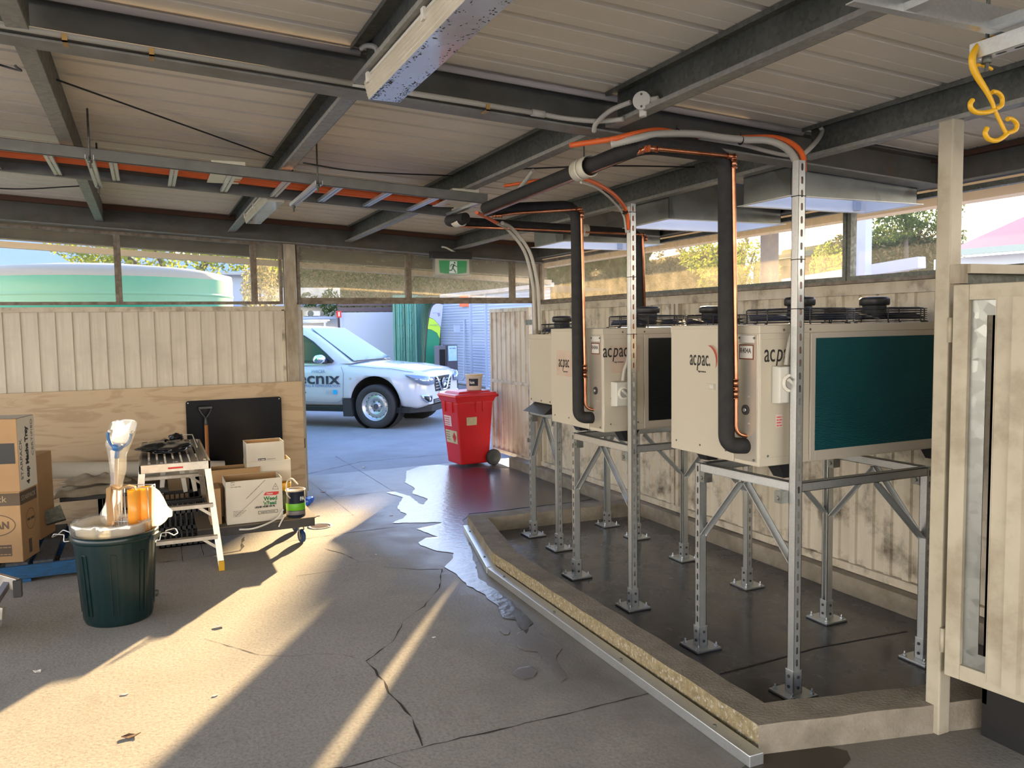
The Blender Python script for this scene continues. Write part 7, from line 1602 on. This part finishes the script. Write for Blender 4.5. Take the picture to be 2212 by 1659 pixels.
h4=T('hedge','low bright hedge under the backlit tree outside the right windows','hedge',(21.5,21,0)); bank(h4,[(20.3,23.0),(20.7,21.6),(21.0,20.9)],[2.7,2.8,3.1],3,3500,.09,[leafb,leafm],8)
h3=T('hedge','grey green hedge further right outside the mesh window','hedge',(22,12,0)); bank(h3,[(21.0,20.8),(22.0,18.4),(22.6,17.0)],[4.1,4.3,4.0],4,6500,.07,[leafb,leafd],6)
t2=T('tree','leafy tree backlit by the sky outside the right windows','tree',(16.1,19.4,0)); foliage('crown',[(15.9,19.6,2.7,.8,.9,1.0),(16.6,19.2,3.3,.75,.9,.9),(15.3,19.9,3.7,.6,.8,.6),(18.3,17.9,3.3,.45,.6,.7)],4200,.06,leafm,11,t2); trunk(t2,0,[[(16.1,19.4,0),(16.1,19.4,2.2),(15.5,19.7,3.9)],[(16.1,19.4,2.0),(16.7,19.2,3.8)],[(16.1,19.4,.5),(18.2,18.0,3.2)]],.09)
b=MB(); p=ray_at(1662,560,19); b.lathe([(.22,0),(.20,3.0),(.20,3.9),(.32,4.3)],(p.x,p.y,0),14); tag(b.build('palm_trunk',[mat('grey_bark',(.12,.10,.10),.9)]),'thick dark tree trunk standing against the bright sky outside','tree')
t3=T('tree','tall dark leafed tree on the right against the bright sky','tree',(20.7,17.2,0)); foliage('crown',[(20.3,17.6,4.5,1.0,1.0,.5),(20.9,16.7,4.8,1.0,1,.5)],2200,.07,leafd,12,t3); trunk(t3,0,[[(20.7,17.2,0),(20.7,17.2,3),(20.5,17.1,4.9)]],.12)
vn=T('climbing_plant','green climbing plant hanging on the corner of the cream building','plant',(5.2,26.5,0)); p=fy(713,655,26.4); foliage('foliage',[(p.x,26.3,p.z,.35,.2,.45),(fy(665,655,26.4).x,26.3,p.z+.1,.35,.2,.25)],420,.07,leafd,13,vn)
# crowns added up-sun of the doorway to block and shape its sunlight
tt=T('tree','tall narrow dense tree added behind the yard to block sun, right of the shed','tree',(12.3,26.2,0))
foliage('crown',[(12.2,26,6.6,.95,.9,2.6),(11.9,26,9.2,.9,.9,1.6)],9000,.20,leafd,14,tt); trunk(tt,0,[[(12.3,26.5,0),(12.3,26.2,3.0),(12.1,26.1,8)]],.2)
sun_block_bushes=T('tree','row of dense green bushes above the hedge beyond the right windows, added to block sun','tree',(15.3,26.3,0))
foliage('crown',[(13.2,26.2,4.2,1.1,.8,1.15),(14.9,26.3,4.9,.50,.7,1.35),(15.6,26.3,5.0,.75,.8,1.35),(16.6,26.2,4.4,1.0,.8,1.2),(14.2,26.3,4.25,.7,.7,1.1)],19000,.13,leafd,15,sun_block_bushes); trunk(sun_block_bushes,0,[[(13.4,26.6,0),(13.3,26.4,4)],[(15,26.6,0),(15,26.4,4)],[(16.8,26.6,0),(16.7,26.4,4)]],.12)
# ================================================================ light
AZ=math.radians(33.4); EL=math.radians(13.6)
sdir=V((math.sin(AZ)*math.cos(EL),math.cos(AZ)*math.cos(EL),math.sin(EL)))
sl=bpy.data.lights.new('sun','SUN'); so=bpy.data.objects.new('sun',sl); COL.objects.link(so); sl.energy=15.0; sl.color=(1.0,.72,.40); sl.angle=math.radians(.8)
so.rotation_euler=(-sdir).to_track_quat('-Z','Y').to_euler(); so.location=sdir*30
w=bpy.data.worlds.new('sky'); SC.world=w; w.use_nodes=True; nt=w.node_tree; L=nt.links; bg=nt.nodes['Background']
tc=node(nt,'ShaderNodeTexCoord'); sp=node(nt,'ShaderNodeSeparateXYZ'); L.new(tc.outputs['Generated'],sp.inputs[0])
cr=node(nt,'ShaderNodeValToRGB'); L.new(sp.outputs[2],cr.inputs[0]); e=cr.color_ramp.elements; e[0].position=0; e[0].color=(1.0,.90,.76,1); e[1].position=.75; e[1].color=(.07,.135,.33,1)
q=e.new(.10); q.color=(1.0,.90,.77,1); q=e.new(.30); q.color=(.24,.33,.52,1)
# brighter around the sun
dt=node(nt,'ShaderNodeVectorMath',operation='DOT_PRODUCT'); nz_=node(nt,'ShaderNodeVectorMath',operation='NORMALIZE'); L.new(tc.outputs['Generated'],nz_.inputs[0]); L.new(nz_.outputs[0],dt.inputs[0]); dt.inputs[1].default_value=sdir
pw=node(nt,'ShaderNodeMath',operation='POWER'); mx0=node(nt,'ShaderNodeMath',operation='MAXIMUM'); mx0.inputs[1].default_value=0; L.new(dt.outputs['Value'],mx0.inputs[0]); L.new(mx0.outputs[0],pw.inputs[0]); pw.inputs[1].default_value=6
ma=node(nt,'ShaderNodeMath',operation='MULTIPLY_ADD'); L.new(pw.outputs[0],ma.inputs[0]); ma.inputs[1].default_value=.5; ma.inputs[2].default_value=1.0
SKY=5.0
mu=node(nt,'ShaderNodeMath',operation='MULTIPLY'); L.new(ma.outputs[0],mu.inputs[0]); mu.inputs[1].default_value=SKY
L.new(cr.outputs[0],bg.inputs[0]); L.new(mu.outputs[0],bg.inputs[1])
SC.view_settings.view_transform='Standard'; SC.view_settings.look='None'; SC.view_settings.gamma=1; SC.view_settings.use_curve_mapping=False
SC.view_settings.exposure=.80
SC.cycles.max_bounces=12; SC.cycles.transparent_max_bounces=24; SC.cycles.diffuse_bounces=6
